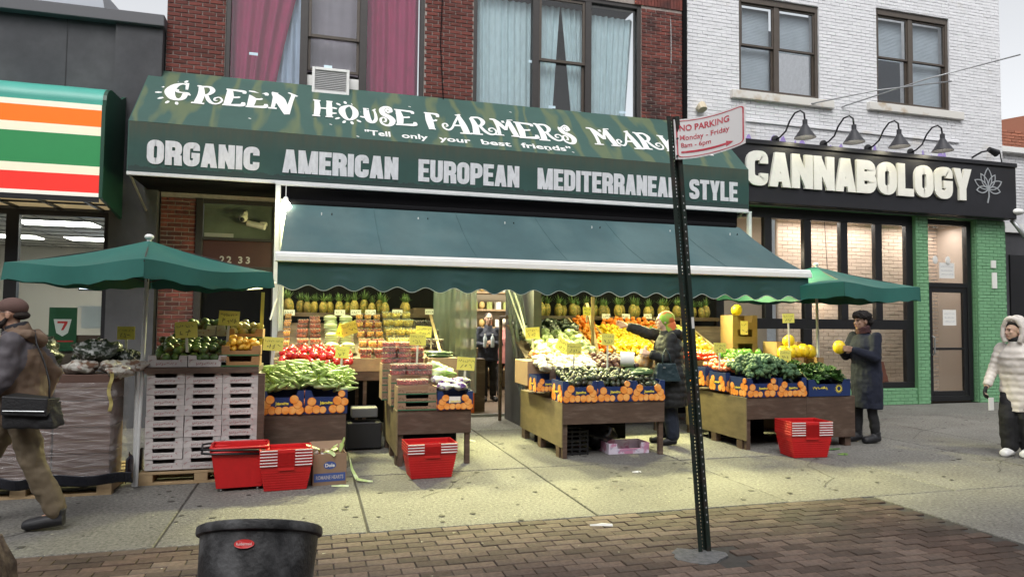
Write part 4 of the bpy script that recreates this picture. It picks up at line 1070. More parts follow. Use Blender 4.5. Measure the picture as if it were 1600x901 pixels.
for x in (.1, 1.45, 2.75, 4.15, 5.5, 6.6):
    bulb_lamp(x, 10.05, 2.76, 'bare bulb with a black hooded flood lamp under the awning', 24, 3.1, flood=380, group='bulbs strung behind the valance')

# ================================================================== SHOP FRONT, ENTRANCE AND DOOR
sf = thing('door_surround', 'dark doorway with murky transom and maroon panel numbered 22 33', 'doorway', (-1.1, 11.7, 0))
m_maroon = mat('maroon painted panel', (.060, .018, .014), .5, var=.15, scale=4)
q = MB(); q.box(-1.74, -1.64, YF - .03, YF + .2, 0, 3.45); q.box(-.62, -.5, YF - .03, YF + .2, 0, 3.45); q.box(-1.637, -.623, YF - .02, YF + .2, 2.94 + .45, 3.45); q.box(-1.637, -.623, YF - .02, YF + .1, 2.35, 2.42); q.box(-1.637, -.623, YF - .02, YF + .1, 2.82, 2.86)
q.build('frame', m_darkmetal, sf, bevel=.004)
q = MB(); q.box(-1.637, -.623, YF + .02, YF + .06, 2.423, 2.817); q.build('panel', m_maroon, sf)
q = MB(); q.box(-1.637, -.623, YF + .03, YF + .04, 2.863, 3.387); q.build('transom_pane', mat('murky lit glass', (.11, .13, .10), .25, var=.35, scale=1.6), sf)
q = MB(); q.box(-1.62, -1.2, YF + .012, YF + .028, 2.87, 2.93); q.build('paper_strip', mat('grey paper', (.3, .3, .28), .8), sf)
q = MB(); q.box(-1.637, -.623, YF + .08, YF + .14, .02, 2.347); q.build('door', m_blackmatte, sf)
q = MB()
for i, ch in enumerate('22 33'):
    if ch != ' ': font_text(q, ch, -1.42 + (.03, .13, 0, .30, .41)[i], 2.475, .10, lambda u, v, e: (u, YF + .018 - e, v), bold=.03, e=.004)
q.build('house_number', mat('tarnished silver digits', (.55, .52, .48), .35, metal=.3), sf)
cm = thing('security_camera', 'pair of white security cameras on the dark wall by the maroon door panel', 'camera', (-.95, 11.3, 3.1))
q = MB(); q.tube([(-1.03, 11.52, 3.27), (-1.02, 11.42, 3.2)], .04, 10); q.ball((-1.04, 11.36, 3.15), .065, 12, 8); q.build('dome', mat('aged white plastic', (.55, .52, .4), .5), cm, smooth=True)
q = MB(); q.ball((-1.05, 11.31, 3.12), .035, 10, 6); q.build('lens', m_black, cm, smooth=True)
q = MB(); q.tube([(-.98, 11.4, 3.08), (-.72, 11.32, 3.02)], [.045, .05], 10); q.box(-.8, -.7, 11.36, 11.56, 3.06, 3.1); q.build('barrel', mat('aged white plastic', (.55, .52, .4), .5), cm, smooth=30)

# shop shell behind the opening
sh = thing('market_interior', 'lit market interior with stocked shelves seen through the entrance', 'shop interior', (2.7, 13, 0))
m_int = mat('interior cream wall', (.42, .36, .26), .85)
q = MB(); q.box(-.5, 7.05, 16.5, 16.6, 0, 3.3); q.box(-.5, -.4, YF + .02, 16.5, 0, 3.3); q.box(6.95, 7.05, YF + .36, 16.5, 0, 3.3); q.build('wall', m_int, sh)
q = MB(); q.box(-.5, 7.05, YF + .02, 16.6, 3.303, 3.4); q.build('ceiling', m_int, sh)
q = MB(); q.box(-.5, 7.05, 11.64, 16.5, -.003, .03)
q.build('floor', mat('worn shop floor', (.12, .085, .06), .5, var=.3, scale=4), sh)
q = MB(); q.box(2.3, 3.35, 11.57, 11.63, -.003, .045); q.build('threshold', m_steel, sh)
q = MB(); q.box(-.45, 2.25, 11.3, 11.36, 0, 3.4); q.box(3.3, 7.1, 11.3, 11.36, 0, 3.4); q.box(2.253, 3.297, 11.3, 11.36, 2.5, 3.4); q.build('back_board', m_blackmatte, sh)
for x, y in ((2.8, 13.4), (1.2, 14.0), (4.6, 14.0)):
    t = thing('ceiling_light', 'lit ceiling panel inside the market', 'light', (x, y, 3.28), group='ceiling lights in the market')
    q = MB(); q.box(x - .3, x + .3, y - .6, y + .6, 3.25, 3.27); q.build('diffuser', m_panel, t)
    q = MB(); q.box(x - .33, x + .33, y - .63, y + .63, 3.271, 3.29); q.build('frame', m_white, t)
    ld = bpy.data.lights.new('market_light', 'AREA'); ld.shape = 'RECTANGLE'; ld.size = .6; ld.size_y = 1.2; ld.energy = 50; ld.color = (1, .92, .75)
    lo = bpy.data.objects.new('market_light', ld); C.objects.link(lo); lo.location = (x, y, 3.22)
# interior shelving with goods
t = thing('wall_shelves', 'wooden wall shelves of pale goods behind the shopkeeper', 'shelves', (3.4, 15.8, 0))
for z in (.5, 1.0, 1.45, 1.85, 2.25):
    q = MB(); q.box(1.6, 5.2, 15.5, 16.1, z, z + .04); q.build('shelf', m_pale, t)
gm = [mat('goods %d' % i, c_, .6, rnd=.2) for i, c_ in enumerate(((.6, .55, .4), (.55, .4, .15), (.35, .4, .12), (.5, .2, .1), (.65, .62, .55)))]
gp = []
for i, m in enumerate(gm):
    q = MB(); q.ball((0, 0, .09), (.075, .075, .09), 8, 6) if i % 2 else q.box(-.06, .06, -.06, .06, 0, .17)
    gp.append(tag(q.build('shelf_item', m, None, (0, 0, 0), smooth=bool(i % 2)), 'small packaged item on the inner wall shelves', 'package', 'goods on the shelves inside the market'))
used = set()
for z in (.54, 1.04, 1.49, 1.89, 2.29):
    for i in range(19):
        k = random.randrange(5); place(gp[k], (1.72 + i * .185, 15.65 + rnd(-.03, .03), z), (0, 0, rnd(-.2, .2)), first=used)
# strip curtains
m_strip = film_mat('clear pvc strip', (.30, .33, .34), .55, rough=.2, bump=.35, bscale=6)
def pvc(lab, x0, x1, y, z0, z1, n, dx=0.0, group=None, sway=0):
    t = thing('strip_curtain', lab, 'curtain', ((x0 + x1) / 2, y, z0), group=group)
    q = MB(); q.box(x0 - .05, x1 + .05, y - .02, y + .02, z1, z1 + .05); q.build('rail', m_steel, t)
    w_ = (x1 - x0) / n
    for i in range(n):
        xa = x0 + i * w_
        q = MB(); ph = rnd(0, 6)
        q.grid(lambda u, v: (xa + w_ * 1.1 * u + dx * (1 - v) + sway * (1 - v) ** 2 * (.4 + i / n), y - .015 * (i % 2) + .012 * math.sin(u * PI) + .02 * math.sin(v * 3 + ph), z0 + (z1 - z0) * v), 4, 12, (0, .003, 0))
        q.build('strip', m_strip, t, smooth=40)
pvc('clear plastic strip curtain hanging left of the market entrance', 1.72, 2.36, 10.2, .55, 2.45, 8)
pvc('clear plastic strip curtain swept aside at the right of the entrance', 2.72, 2.98, 10.1, .35, 2.45, 5, dx=.30, sway=.08)
q = MB(); q.box(3.12, 3.24, 9.75, 11.3, .0, 2.5); solid('side_partition', 'dark grey partition panel right of the market entrance', 'partition', q, m_stucco, (3.18, 10.5, 0))
q = MB(); q.tube([(2.72, 10.0, 2.3), (2.9, 9.9, 1.75), (3.02, 9.7, 1.3)], .012, 6); q.tube([(2.78, 10.0, 2.35), (2.95, 9.9, 1.8), (3.02, 9.72, 1.36)], .014, 6)
solid('plastic_tube_edge', 'pale bent plastic edge strip beside the entrance curtain', 'strip', q, m_paperwhite, (2.8, 10, 1.3))
q = MB(); q.box(2.68, 2.74, 11.9, 11.96, .03, .72); solid('orange_post', 'short orange post standing just inside the market entrance', 'post', q, mat('orange plastic', (.75, .16, .03), .5), (2.7, 11.9, .03))
q = MB(); q.box(2.6, 2.95, 12.0, 12.3, .03, .95); solid('cabinet', 'low dark cabinet with a yellow top inside the entrance', 'cabinet', q, [m_wood], (2.75, 12.1, .03))
# ================================================================== STANDS AND PRODUCE
def at(px, py, y):
    d = cam.matrix_world.to_3x3() @ Vector((px - 800, -(py - 450.5), -1093)); t = y / d.y
    return Vector((d.x * t, y, 1.6 + d.z * t))

def table(lab, x0, x1, y0, y1, zt, zp, side=True, back=True, group=None, sidez=None):
    t = thing('display_stand', lab, 'stand', ((x0 + x1) / 2, y0, 0), group=group)
    q = MB(); q.box(x0, x1, y0 + .022, y1, zt - .025, zt); q.build('top_board', m_wood, t)
    q = MB(); q.box(x0, x1, y0, y0 + .02, zp, zt + .003); q.build('front_panel', m_wood, t, bevel=.002)
    for x in (x0 + .003, x1 - .062):
        for y in (y0 + .024, y1 - .06):
            q = MB(); q.box(x, x + .058, y, y + .055, 0, zt - .027); q.build('leg', m_wood, t, bevel=.003)
    q = MB(); q.box(x0 + .004, x1 - .004, y1 - .6, y1 - .585, .02, zt - .028); q.build('shade_sheet', m_blackmatte, t)  # black sheet added to keep the space under the stand dark
    if side:
        q = MB(); q.box(x0 - .016, x0 - .001, y0 + .002, y1, sidez or .1, zt); q.build('side_panel', mat('plywood side in painted light', (.17, .13, .07), .6, var=.3, scale=4, stretch=(1, 1, 3), bump=.15, rnd=.1), t, bevel=.002)  # paler, yellower than the front plywood: light put into the colour
        q = MB()
        for k in range(3):
            y = y0 + .1 + (y1 - y0 - .3) * k / 2
            q = MB(); q.box(x0 - .012, x0 + .06, y, y + .12, 0, (sidez or .1) - .002); q.build('block_foot', m_wood, t)
    return t
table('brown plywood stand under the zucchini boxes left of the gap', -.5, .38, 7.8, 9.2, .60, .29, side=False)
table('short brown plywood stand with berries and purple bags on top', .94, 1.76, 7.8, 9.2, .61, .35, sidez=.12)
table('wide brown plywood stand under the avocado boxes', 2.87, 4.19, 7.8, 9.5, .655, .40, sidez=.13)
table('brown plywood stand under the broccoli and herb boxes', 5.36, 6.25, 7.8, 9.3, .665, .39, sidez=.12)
t = thing('display_stand', 'plain boarded crate stand under the leafy herbs at the umbrella pole', 'stand', (6.6, 7.8, 0))
q = MB(); q.box(6.253, 7.02, 7.8, 7.82, .12, .66); q.build('front_panel', m_wood, t, bevel=.002)
q = MB(); q.box(7.0, 7.02, 7.823, 9.2, .12, .66); q.build('side_panel', m_wood, t)
q = MB(); q.box(6.253, 6.997, 7.823, 9.2, .635, .66); q.build('top_board', m_wood, t)
for x in (6.3, 6.88): q = MB(); q.box(x, x + .09, 7.83, 7.95, 0, .118); q.build('block_foot', m_wood, t)


def tier(lab, x0, x1, y0, y1, z0, z1, zs):
    """sloping wall rack with a fruit shelf along its top"""
    t = thing('wall_rack', lab, 'rack', ((x0 + x1) / 2, y0, 0))
    q = MB(); q.hexa([(x0, y0, z0 - .02), (x1, y0, z0 - .02), (x1, y1, z1 - .02), (x0, y1, z1 - .02), (x0, y0, z0), (x1, y0, z0), (x1, y1, z1), (x0, y1, z1)]); q.build('sloping_board', m_wood, t)
    q = MB(); q.box(x0, x1, y0 - .022, y0 - .002, z0 - .14, z0 + .03); q.build('front_board', m_pale, t, bevel=.003)
    q = MB(); q.box(x0, x1, y0 - .018, y0 - .001, z0 - .26, z0 - .143); q.build('lower_board', m_wood, t, bevel=.003)
    q = MB(); q.box(x0, x1, y1 + .02, y1 + .42, zs - .035, zs); q.box(x0, x1, y1, y1 + .018, zs - .05, zs + .01); q.build('fruit_shelf', m_wood, t, bevel=.002)
    for x in (x0, (x0 + x1) / 2, x1 - .05):
        q = MB(); q.box(x, x + .045, y0 + .0, y0 + .05, 0, z0 - .15); q.build('leg', m_wood, t)
        q = MB(); q.box(x, x + .045, y1 + .38, y1 + .44, 0, zs - .04); q.build('leg', m_wood, t)
    return t
LR = dict(y0=9.35, y1=10.55, z0=1.08, z1=1.56)
def zrack(x, y): return 1.08 + (y - 9.35) * .40
rackL = tier('stepped rack of packaged fruit at the left of the entrance', -.45, 1.78, 9.35, 10.55, 1.08, 1.56, 1.70)
rackR = tier('long sloping citrus rack at the right of the entrance', 2.95, 7.0, 9.55, 10.65, 1.08, 1.56, 1.70)
q = MB(); q.box(1.48, 1.80, 10.62, 10.7, 1.702, 1.80); q.box(1.2, 1.80, 10.71, 10.9, 1.702, 1.79); solid('wooden_tray', 'dark wooden tray on the shelf end beside the strip curtain', 'tray', q, m_wood, (1.6, 10.6, 1.7))

used2 = set()
def heap(proto, n, x0, x1, y0, y1, zf, group, label=None, layers=1, dz=.05, tilt=.5, spin=3.14, jit=.6, sc=(.9, 1.12), rot0=(0, 0, 0)):
    """cover the patch evenly, upper layers drawn towards the middle"""
    w, d = x1 - x0, y1 - y0
    per = [n] if layers == 1 else [int(n * .62), n - int(n * .62)] if layers == 2 else [int(n * .5), int(n * .3), n - int(n * .5) - int(n * .3)]
    for L_, m in enumerate(per):
        sh_ = .10 * L_
        nx = max(1, round(math.sqrt(m * w / max(d, .01)))); ny = max(1, math.ceil(m / nx)); k = 0
        for j in range(ny):
            for i in range(nx):
                if k >= m: break
                k += 1
                u = (i + .5 + rnd(-jit, jit) * .5 + (.5 if (j + L_) % 2 else 0) * .6) / nx; v = (j + .5 + rnd(-jit, jit) * .5) / ny
                u = sh_ + u * (1 - 2 * sh_); v = sh_ + v * (1 - 2 * sh_)
                x = x0 + min(max(u, .02), .98) * w; y = y0 + min(max(v, .02), .98) * d
                o = place(proto, (x, y, zf(x, y) + dz * L_ + rnd(-.008, .012)), (rot0[0] + rnd(-tilt, tilt), rot0[1] + rnd(-tilt, tilt), rot0[2] + rnd(-spin, spin)), label, group, rnd(*sc), used2)

def fruit(name, m, r, label, cat, nu=10, nv=7, fn=None, extra=None):
    q = MB(); q.ball((0, 0, 0), r, nu, nv, fn)
    mats = [m]
    if extra:
        mats.append(extra[0]); q.m = 1; extra[1](q); q.m = 0
    return tag(q.build(name, mats, None, (0, 0, 0), smooth=True), label, cat)
m_stem = mat('green stem', (.08, .13, .03), .7)
def stemtop(h_, l_=.018, r_=.006): return lambda q: q.tube([(0, 0, h_), (0, 0, h_ + l_)], r_, 5)

# --- pineapples on the top shelves
def pineapple(label):
    t = thing('pineapple', label, 'pineapple')
    q = MB(); n, m = 14, 11
    def fn(u, v):
        z = .19 * v; a = u * 2 * PI
        r = .062 * (math.sin(PI * min(1, max(0, .09 + .86 * v))) ** .45)
        r *= 1 + .07 * math.cos(n * a / 2 + v * 28) * math.cos(n * a / 2 - v * 28)
        return (r * math.cos(a), r * math.sin(a), z)
    q.grid(lambda u, v: fn(u, v), 36, 22)
    q.build('fruit', mat('pineapple rind', (.36, .24, .06), .6, col2=(.13, .13, .03), mixscale=38, mixlo=.42, mixhi=.6, rnd=.3, bump=.8, bscale=60), t, smooth=True)
    q = MB(); rg = random.Random(4)
    for ring, (cnt, ln, lean) in enumerate(((9, .10, .85), (8, .12, .55), (6, .14, .28), (3, .15, .08))):
        for k in range(cnt):
            a = 2 * PI * k / cnt + ring * .5; L_ = ln * rg.uniform(.85, 1.1)
            cx_, sx_ = math.cos(a), math.sin(a); w_ = .012
            pts = []
            for s_ in (0, .5, 1):
                rr = .015 + lean * L_ * s_ * (.6 + .5 * s_); z = .175 + L_ * s_ * (1 - .25 * lean * s_)
                ww = w_ * (1 - s_) + .001
                pts.append((rr * cx_ - ww * sx_, rr * sx_ + ww * cx_, z)); pts.append((rr * cx_ + ww * sx_, rr * sx_ - ww * cx_, z))
            q.add(pts, [(0, 1, 3, 2), (2, 3, 5, 4)])
    q.build('crown', mat('pineapple crown', (.10, .17, .055), .55, rnd=.3), t)
    return t
pa = pineapple('ripe pineapple with a leafy crown in the row on the left top shelf')
for i in range(15):
    place(pa, ((-.30 + i * .115 if i < 13 else 1.38) + rnd(-.025, .025), 10.72 + (i % 2) * .10, 1.702), (rnd(-.13, .13), rnd(-.13, .13), rnd(0, 6)), 'ripe pineapple with a leafy crown in the row on the left top shelf', 'pineapples on the left top shelf', rnd(.85, 1.15), used2)
for i in range(26):
    x = 3.32 + i * .135
    if i in (0, 1): rot = (rnd(-.1, .1), 1.45, rnd(-.5, .5)); z = 1.765
    else: rot = (rnd(-.12, .12), rnd(-.12, .12), rnd(0, 6)); z = 1.702; x += rnd(-.03, .03)
    place(pa, (x, 10.82 + (i % 2) * .1, z), rot, 'brown green pineapple in the row on the right top shelf' if i > 1 else 'yellowish pineapple lying on its side at the start of the right shelf', 'pineapples on the right top shelf' if i > 1 else 'pineapples lying on the right shelf', rnd(.95, 1.2), used2)

# --- left: zucchini, red peppers
m_zuc = mat('pale green zucchini', (.30, .42, .12), .4, col2=(.50, .56, .28), mixscale=9, rnd=.3, stretch=(3, 3, .6))
q = MB()
q.tube([(0, 0, -.105), (0, 0, -.09), (.002, 0, -.05), (.004, 0, 0), (.002, 0, .05), (0, 0, .085), (0, 0, .1), (0, 0, .12)], [.004, .017, .024, .025, .021, .013, .008, .007], 9)
zuc = tag(q.build('zucchini', m_zuc, None, (0, 0, 0), smooth=True), 'pale green zucchini in the heap above the citrus boxes', 'zucchini')
heap(zuc, 190, -.50, .42, 7.86, 8.55, lambda x, y: .83 + (y - 7.86) * .34 + .05 * math.sin((x + .5) / .92 * PI), 'zucchini heaped in the left boxes', layers=3, dz=.035, tilt=.35, rot0=(1.4, 0, 0), spin=1.6)
m_pep = mat('glossy red pepper', (.52, .012, .012), .22, rnd=.3, coat=.4)
rp = fruit('red_pepper', m_pep, (.046, .046, .052), 'shiny red bell pepper in the heap behind the zucchini', 'pepper', 12, 8, lambda a, t_: (1 + .11 * math.cos(3 * a) * math.cos(t_)) * (1 - .12 * math.sin(t_) ** 6), (m_stem, stemtop(.045, .03)))
heap(rp, 75, -.38, .48, 8.6, 9.22, lambda x, y: 1.08 + (y - 8.6) * .22, 'red peppers heaped behind the zucchini', layers=2, dz=.065, tilt=1.2)
# packaged fruit
m_lid = film_mat('clear lid plastic', (.75, .78, .74), .14, rough=.18, bump=.3, bscale=30)
def pack(name, label, cols, w=.15, d=.12, h=.06, lidc=None):
    t = thing(name, label, 'fruit pack')
    q = MB(); rg = random.Random(len(label))
    q.box(-w / 2 + .008, w / 2 - .008, -d / 2 + .008, d / 2 - .008, .003, h * .6)
    nx, ny = int(w / .033), int(d / .033)
    for i in range(nx):
        for j in range(ny):
            q.ball((-w / 2 + .02 + i * (w - .04) / max(1, nx - 1), -d / 2 + .02 + j * (d - .04) / max(1, ny - 1), h * .62 + rg.uniform(-.004, .004)), .018, 6, 4)
    q.build('contents', mat('packed ' + name, cols, .4, col2=tuple(c * .55 for c in cols), mixscale=24, rnd=.25), t, smooth=True)
    q = MB()
    q.hexa([(-w / 2 + .008, -d / 2 + .008, 0), (w / 2 - .008, -d / 2 + .008, 0), (w / 2 - .008, d / 2 - .008, 0), (-w / 2 + .008, d / 2 - .008, 0), (-w / 2, -d / 2, h), (w / 2, -d / 2, h), (w / 2, d / 2, h), (-w / 2, d / 2, h)])
    q.box(-w / 2 - .004, w / 2 + .004, -d / 2 - .004, d / 2 + .004, h * .86, h * .93)
    q.build('lid', lidc or m_lid, t)
    return t
m_yellowlid = mat('yellow lid rim', (.75, .65, .12), .4)
P_or = pack('orange_cup', 'clear tub of orange and yellow fruit pieces on the left rack', (.75, .33, .05), .1, .1, .08)
P_rd = pack('salmon_pack', 'clear pack of salmon red fruit on the left rack', (.62, .13, .05))
P_dr = pack('tomato_pack', 'clear pack of small dark red tomatoes on the left rack', (.45, .05, .02))
P_st = pack('strawberry_pack', 'clear punnet of strawberries on the berry stand', (.40, .035, .03), .17, .13, .065)
P_ye = pack('pineapple_pack', 'tall clear tub of yellow cut fruit on the left rack', (.75, .55, .10), .13, .12, .10)
P_dk = pack('grape_pack', 'clear pack of dark grapes at the right end of the left rack', (.10, .06, .08))
q = MB(); q.ball((0, 0, .035), (.095, .065, .04), 12, 8); q.box(-.09, .09, -.06, .06, 0, .012)
P_pg = tag(q.build('wrapped_vegetable', mat('pale wrapped vegetable', (.60, .66, .42), .25, rnd=.15, coat=.5, bump=.3, bscale=20), None, (0, 0, 0), smooth=True), 'pale green vegetable wrapped in film on the left rack', 'vegetable')
def rows(proto, x0, x1, ylist, stack, w, h, group, zf=zrack):
    for y in ylist:
        nx = max(1, int((x1 - x0) / w))
        for i in range(nx):
            for s_ in range(stack):
                place(proto, (x0 + (i + .5) * (x1 - x0) / nx + rnd(-.008, .008), y + rnd(-.01, .01), zf(0, y) + s_ * h), (R(3), 0, rnd(-.12, .12)), None, group, None, used2)
yr = [9.43, 9.58, 9.74, 9.9, 10.06, 10.22, 10.38, 10.5]
rows(P_or, -.42, -.22, yr[1::2], 2, .11, .082, 'tubs of orange fruit on the left rack')
rows(P_rd, -.20, .13, yr[0::2], 2, .16, .062, 'salmon red fruit packs on the left rack')
rows(P_dr, -.04, .13, yr[5::2], 2, .16, .062, 'dark red tomato packs on the left rack')
rows(P_pg, .16, .58, yr[1::2], 2, .2, .065, 'film wrapped vegetables on the left rack')
rows(P_dr, .60, .98, yr[0::2], 2, .16, .062, 'dark red tomato packs on the left rack')
rows(P_or, .60, .98, yr[1::2], 2, .11, .082, 'tubs of orange fruit on the left rack')
rows(P_ye, 1.0, 1.42, yr[1::2], 2, .135, .102, 'tubs of yellow fruit on the left rack')
rows(P_ye, .92, 1.2, yr[0:2], 1, .135, .102, 'tubs of yellow fruit on the left rack')
rows(P_dk, 1.44, 1.78, yr[2::2], 2, .16, .062, 'dark grape packs on the left rack')

# --- boxes
m_navy = mat('navy printed cardboard', (.012, .030, .115), .5, var=.1, scale=8)
m_orp = mat('printed orange', (.80, .27, .04), .5, col2=(.85, .42, .12), mixscale=9)
m_orp2 = mat('printed deep orange', (.55, .14, .02), .5)
m_yelp = mat('printed yellow', (.75, .60, .06), .5)
def disc(q, x, z, r, mapf, d, n=14): q.prism([(x + r * math.cos(2 * PI * k / n), z + r * math.sin(2 * PI * k / n)) for k in range(n)], d, mapf)
def citrus_box(label, w=.44, d=.40, h=.25, sun=False, alt=0):
    t = thing('citrus_box', label, 'box')
    nt = h * .72
    for nm, (xa, xb, ya, yb) in (('side_wall', (0, .008, .008, d - .008)), ('side_wall', (w - .008, w, .008, d - .008)), ('back_wall', (0, w, d - .008, d))):
        q = MB(); q.box(xa, xb, ya, yb, 0, h); q.build(nm, [m_navy], t)
    q = MB(); pr = [(0, 0), (w, 0), (w, h), (w * .86, h), (w * .80, nt), (w * .2, nt), (w * .14, h), (0, h)]
    q.prism(pr, .008, lambda u, v, e: (u, .008 - e, v)); q.build('front_wall', m_navy, t)
    q = MB(); q.box(.008, w - .008, .008, d - .008, 0, .01); q.build('base', m_card, t)
    for mp_, ww, nm in ((lambda u, v, e: (u, -.0006 - e, v), w, 'print'), (lambda u, v, e: (-.0006 - e, d - u, v), d, 'side_print')):
        a = MB(); b = MB(); r = h * .19
        if not sun:
            lay = []
            for sgn, ox in ((1, r * .95), (-1, ww - r * .95)):
                for k, (i, j) in enumerate(((0, 0), (1, 0), (0, 1), (1.9, 0) if ww > .42 else (1, 0), (.3, 1.9), )):
                    lay.append((ox + sgn * (i * r * 1.55 + (j * .35 * r)), r * .95 + j * r * 1.25, r * (1 - .06 * i)))
            if alt: lay = [(ww * a_, h * b_, r * c_) for a_, b_, c_ in ((.10, .2, 1.0), (.27, .19, .95), (.16, .52, .98), (.42, .17, .8), (.66, .2, .95), (.83, .21, 1.0), (.93, .5, .9), (.76, .55, 1.0), (.86, .84, .8))]
            for k, (x, z, rr) in enumerate(lay):
                disc(b, x, z, rr, mp_, .0010 + k * .0012); disc(a, x + rr * .04, z + rr * .06, rr * .92, mp_, .0016 + k * .0012)
            c_ = MB(); scr = catmull([(ww * .38, h * .46, .006), (ww * .42, h * .5, .006), (ww * .43, h * .42, .006), (ww * .48, h * .48, .006), (ww * .52, h * .45, .006), (ww * .57, h * .5, .006), (ww * .64, h * .46, .006)])
            add_ribbon(c_, [(p[0], p[1]) for p in scr], .007, .003, mp_)
            font_text(c_, 'Jasmine', ww * .5, h * .42, h * .12, mp_, bold=.02, align='CENTER', e=.0165)
            c_.build('lettering', m_yelp, t)
        else:
            for k in range(16):
                an = 2 * PI * k / 16
                b.prism([(ww * .72 + r * .95 * math.cos(an - .12), h * .45 + r * .95 * math.sin(an - .12)), (ww * .72 + r * 1.6 * math.cos(an), h * .45 + r * 1.6 * math.sin(an)), (ww * .72 + r * .95 * math.cos(an + .12), h * .45 + r * .95 * math.sin(an + .12))], .001 + .0001 * k, mp_)
            pts = [(ww * .72 + r * .85 * math.cos(2 * PI * k / 20), h * .45 + r * .85 * math.sin(2 * PI * k / 20)) for k in range(21)]
            add_ribbon(a, pts, r * .3, .002, mp_); scribble(a, ww * .1, ww * .45, h * .42, h * .15, .012, mp_, seed=3)
        b.build(nm, m_yelp if sun else m_orp2, t); a.build(nm, m_yelp if sun else m_orp, t)
    return t
cb = citrus_box(''); cb2 = citrus_box('', alt=1)
def put(proto, x, y, z, label, rz=0, group=None, scale=None): return place(proto, (x, y, z), (0, 0, rz), label, group, scale, used2)
put(cb, -.50, 7.79, .604, 'left citrus box under the zucchini heap')
put(cb2, -.05, 7.79, .604, 'right citrus box under the zucchini heap beside the dark gap')
put(cb, 1.37, 7.78, .614, 'citrus box with a white label under the purple bags', scale=(.92, 1, .82))
put(cb, 2.86, 7.79, .658, 'left citrus box in front of the avocados'); put(cb2, 3.305, 7.79, .658, 'middle citrus box in front of the avocados'); put(cb, 3.75, 7.79, .658, 'right citrus box in front of the avocados')
put(cb, 2.70, 8.30, .74, 'small citrus box turned sideways at the left of the avocado stand', 0, scale=(.7, .8, .8))
put(cb2, 5.36, 7.79, .668, 'left citrus box in front of the broccoli', scale=(1, 1, .98)); put(cb, 5.81, 7.79, .668, 'right citrus box in front of the broccoli', scale=(1, 1, .98))
put(cb, 5.32, 8.22, .70, 'citrus box behind the broccoli stand corner, under the tomatoes', 0); put(cb, 5.28, 8.66, .74, 'rear citrus box along the side of the broccoli stand', 0)
sb = citrus_box('navy box with a yellow sun emblem full of leafy herbs', .66, .42, .22, sun=True)
put(sb, 6.28, 7.79, .664, 'navy box with a yellow sun emblem full of leafy herbs')
q = MB(); q.box(1.50, 1.63, 7.776 - .002, 7.776, .69, .76); q.build('label', m_paperwhite, None, (0, 0, 0)); l_ = C.objects[-1]
tag(l_, 'white paper label stuck on the citrus box under the purple bags', 'label')

def wood_crate(label, w=.42, d=.34, h=.11, m=None, pr=None, stripe=None, nf=.5):
    t = thing('fruit_crate', label, 'crate'); m = m or m_card
    q = MB(); q.box(0, w, 0, .01, 0, h * nf); q.build('front_board', m, t, bevel=.002)
    q = MB(); q.prism([(0, h * nf), (w * .22, h * nf), (w * .2, h), (0, h)], .01, lambda u, v, e: (u, .01 - e, v + .0005)); q.build('corner_tab', m, t)
    q = MB(); q.prism([(w * .78, h * nf), (w, h * nf), (w, h), (w * .8, h)], .01, lambda u, v, e: (u, .01 - e, v + .0005)); q.build('corner_tab', m, t)
    for x in (0, w - .01):
        q = MB(); q.box(x, x + .01, .011, d - .011, 0, h); q.build('side_board', m, t)
    q = MB(); q.box(0, w, d - .01, d, 0, h); q.build('back_board', m, t)
    q = MB(); q.box(.011, w - .011, .011, d - .011, 0, .008); q.build('base', m, t)
    if pr:
        q = MB(); scribble(q, w * .22, w * .75, h * .16, h * .24, .0055, lambda u, v, e: (u, -.0004 - e, v), seed=2)
        scribble(q, w * .03, w * .16, h * .2, h * .5, .004, lambda u, v, e: (u, -.0004 - e, v), seed=5); scribble(q, w * .82, w * .97, h * .3, h * .4, .004, lambda u, v, e: (u, -.0004 - e, v), seed=6)
        q.build('print', pr, t)
    if stripe:
        q = MB(); q.box(0, w, -.002, -.0003, .0, h * .16); q.build('stripe', stripe, t)
    return t
m_wcrate = mat('white washed crate', (.50, .46, .45), .75, var=.12, scale=9, rnd=.14, stretch=(1, 1, 4), bump=.2, bscale=60)
wc = wood_crate('', .338, .30, .102, nf=.62, m=m_wcrate, pr=mat('faded pink print', (.36, .17, .17), .8))
ordn = ['lowest', 'second lowest', 'third from the ground', 'fourth from the ground', 'middle', 'fourth from the top', 'third from the top', 'second from the top', 'topmost']
for c_ in range(3):
    for r_ in range(9):
        put(wc, -1.52 + c_ * .342 + rnd(-.003, .003), 7.52 + rnd(-.006, .006), .135 + r_ * .1035 - .0, 'white slotted fruit crate, %s in the %s column of the stack' % (ordn[r_], ('left', 'centre', 'right')[c_]), group='white fruit crates stacked under the left umbrella')
# pallet below
def pallet(lab, x0, x1, y0, y1):
    t = thing('pallet', lab, 'pallet', ((x0 + x1) / 2, y0, 0))
    for y in (y0, (y0 + y1) / 2 - .05, y1 - .1): q = MB(); q.box(x0, x1, y, y + .09, 0, .02); q.build('bottom_board', m_pale, t)
    for x in (x0, (x0 + x1) / 2 - .06, x1 - .12): q = MB(); q.box(x, x + .12, y0 + .002, y1 - .002, .022, .098); q.build('block', m_pale, t)
    for k in range(6): y = y0 + (y1 - y0 - .1) * k / 5; q = MB(); q.box(x0, x1, y, y + .1, .1, .12); q.build('deck_board', m_pale, t)
    return t
pallet('pale wooden pallet under the white crates', -1.56, -.46, 7.5, 8.3)
q = MB(); q.box(-1.54, -.50, 7.49, 8.2, 1.068, 1.125); q.build('ledge_board', m_wood, None, (-1, 7.5, 1.07)); tag(C.objects[-1], 'brown cardboard ledge between the white crates and the mango crates', 'board')
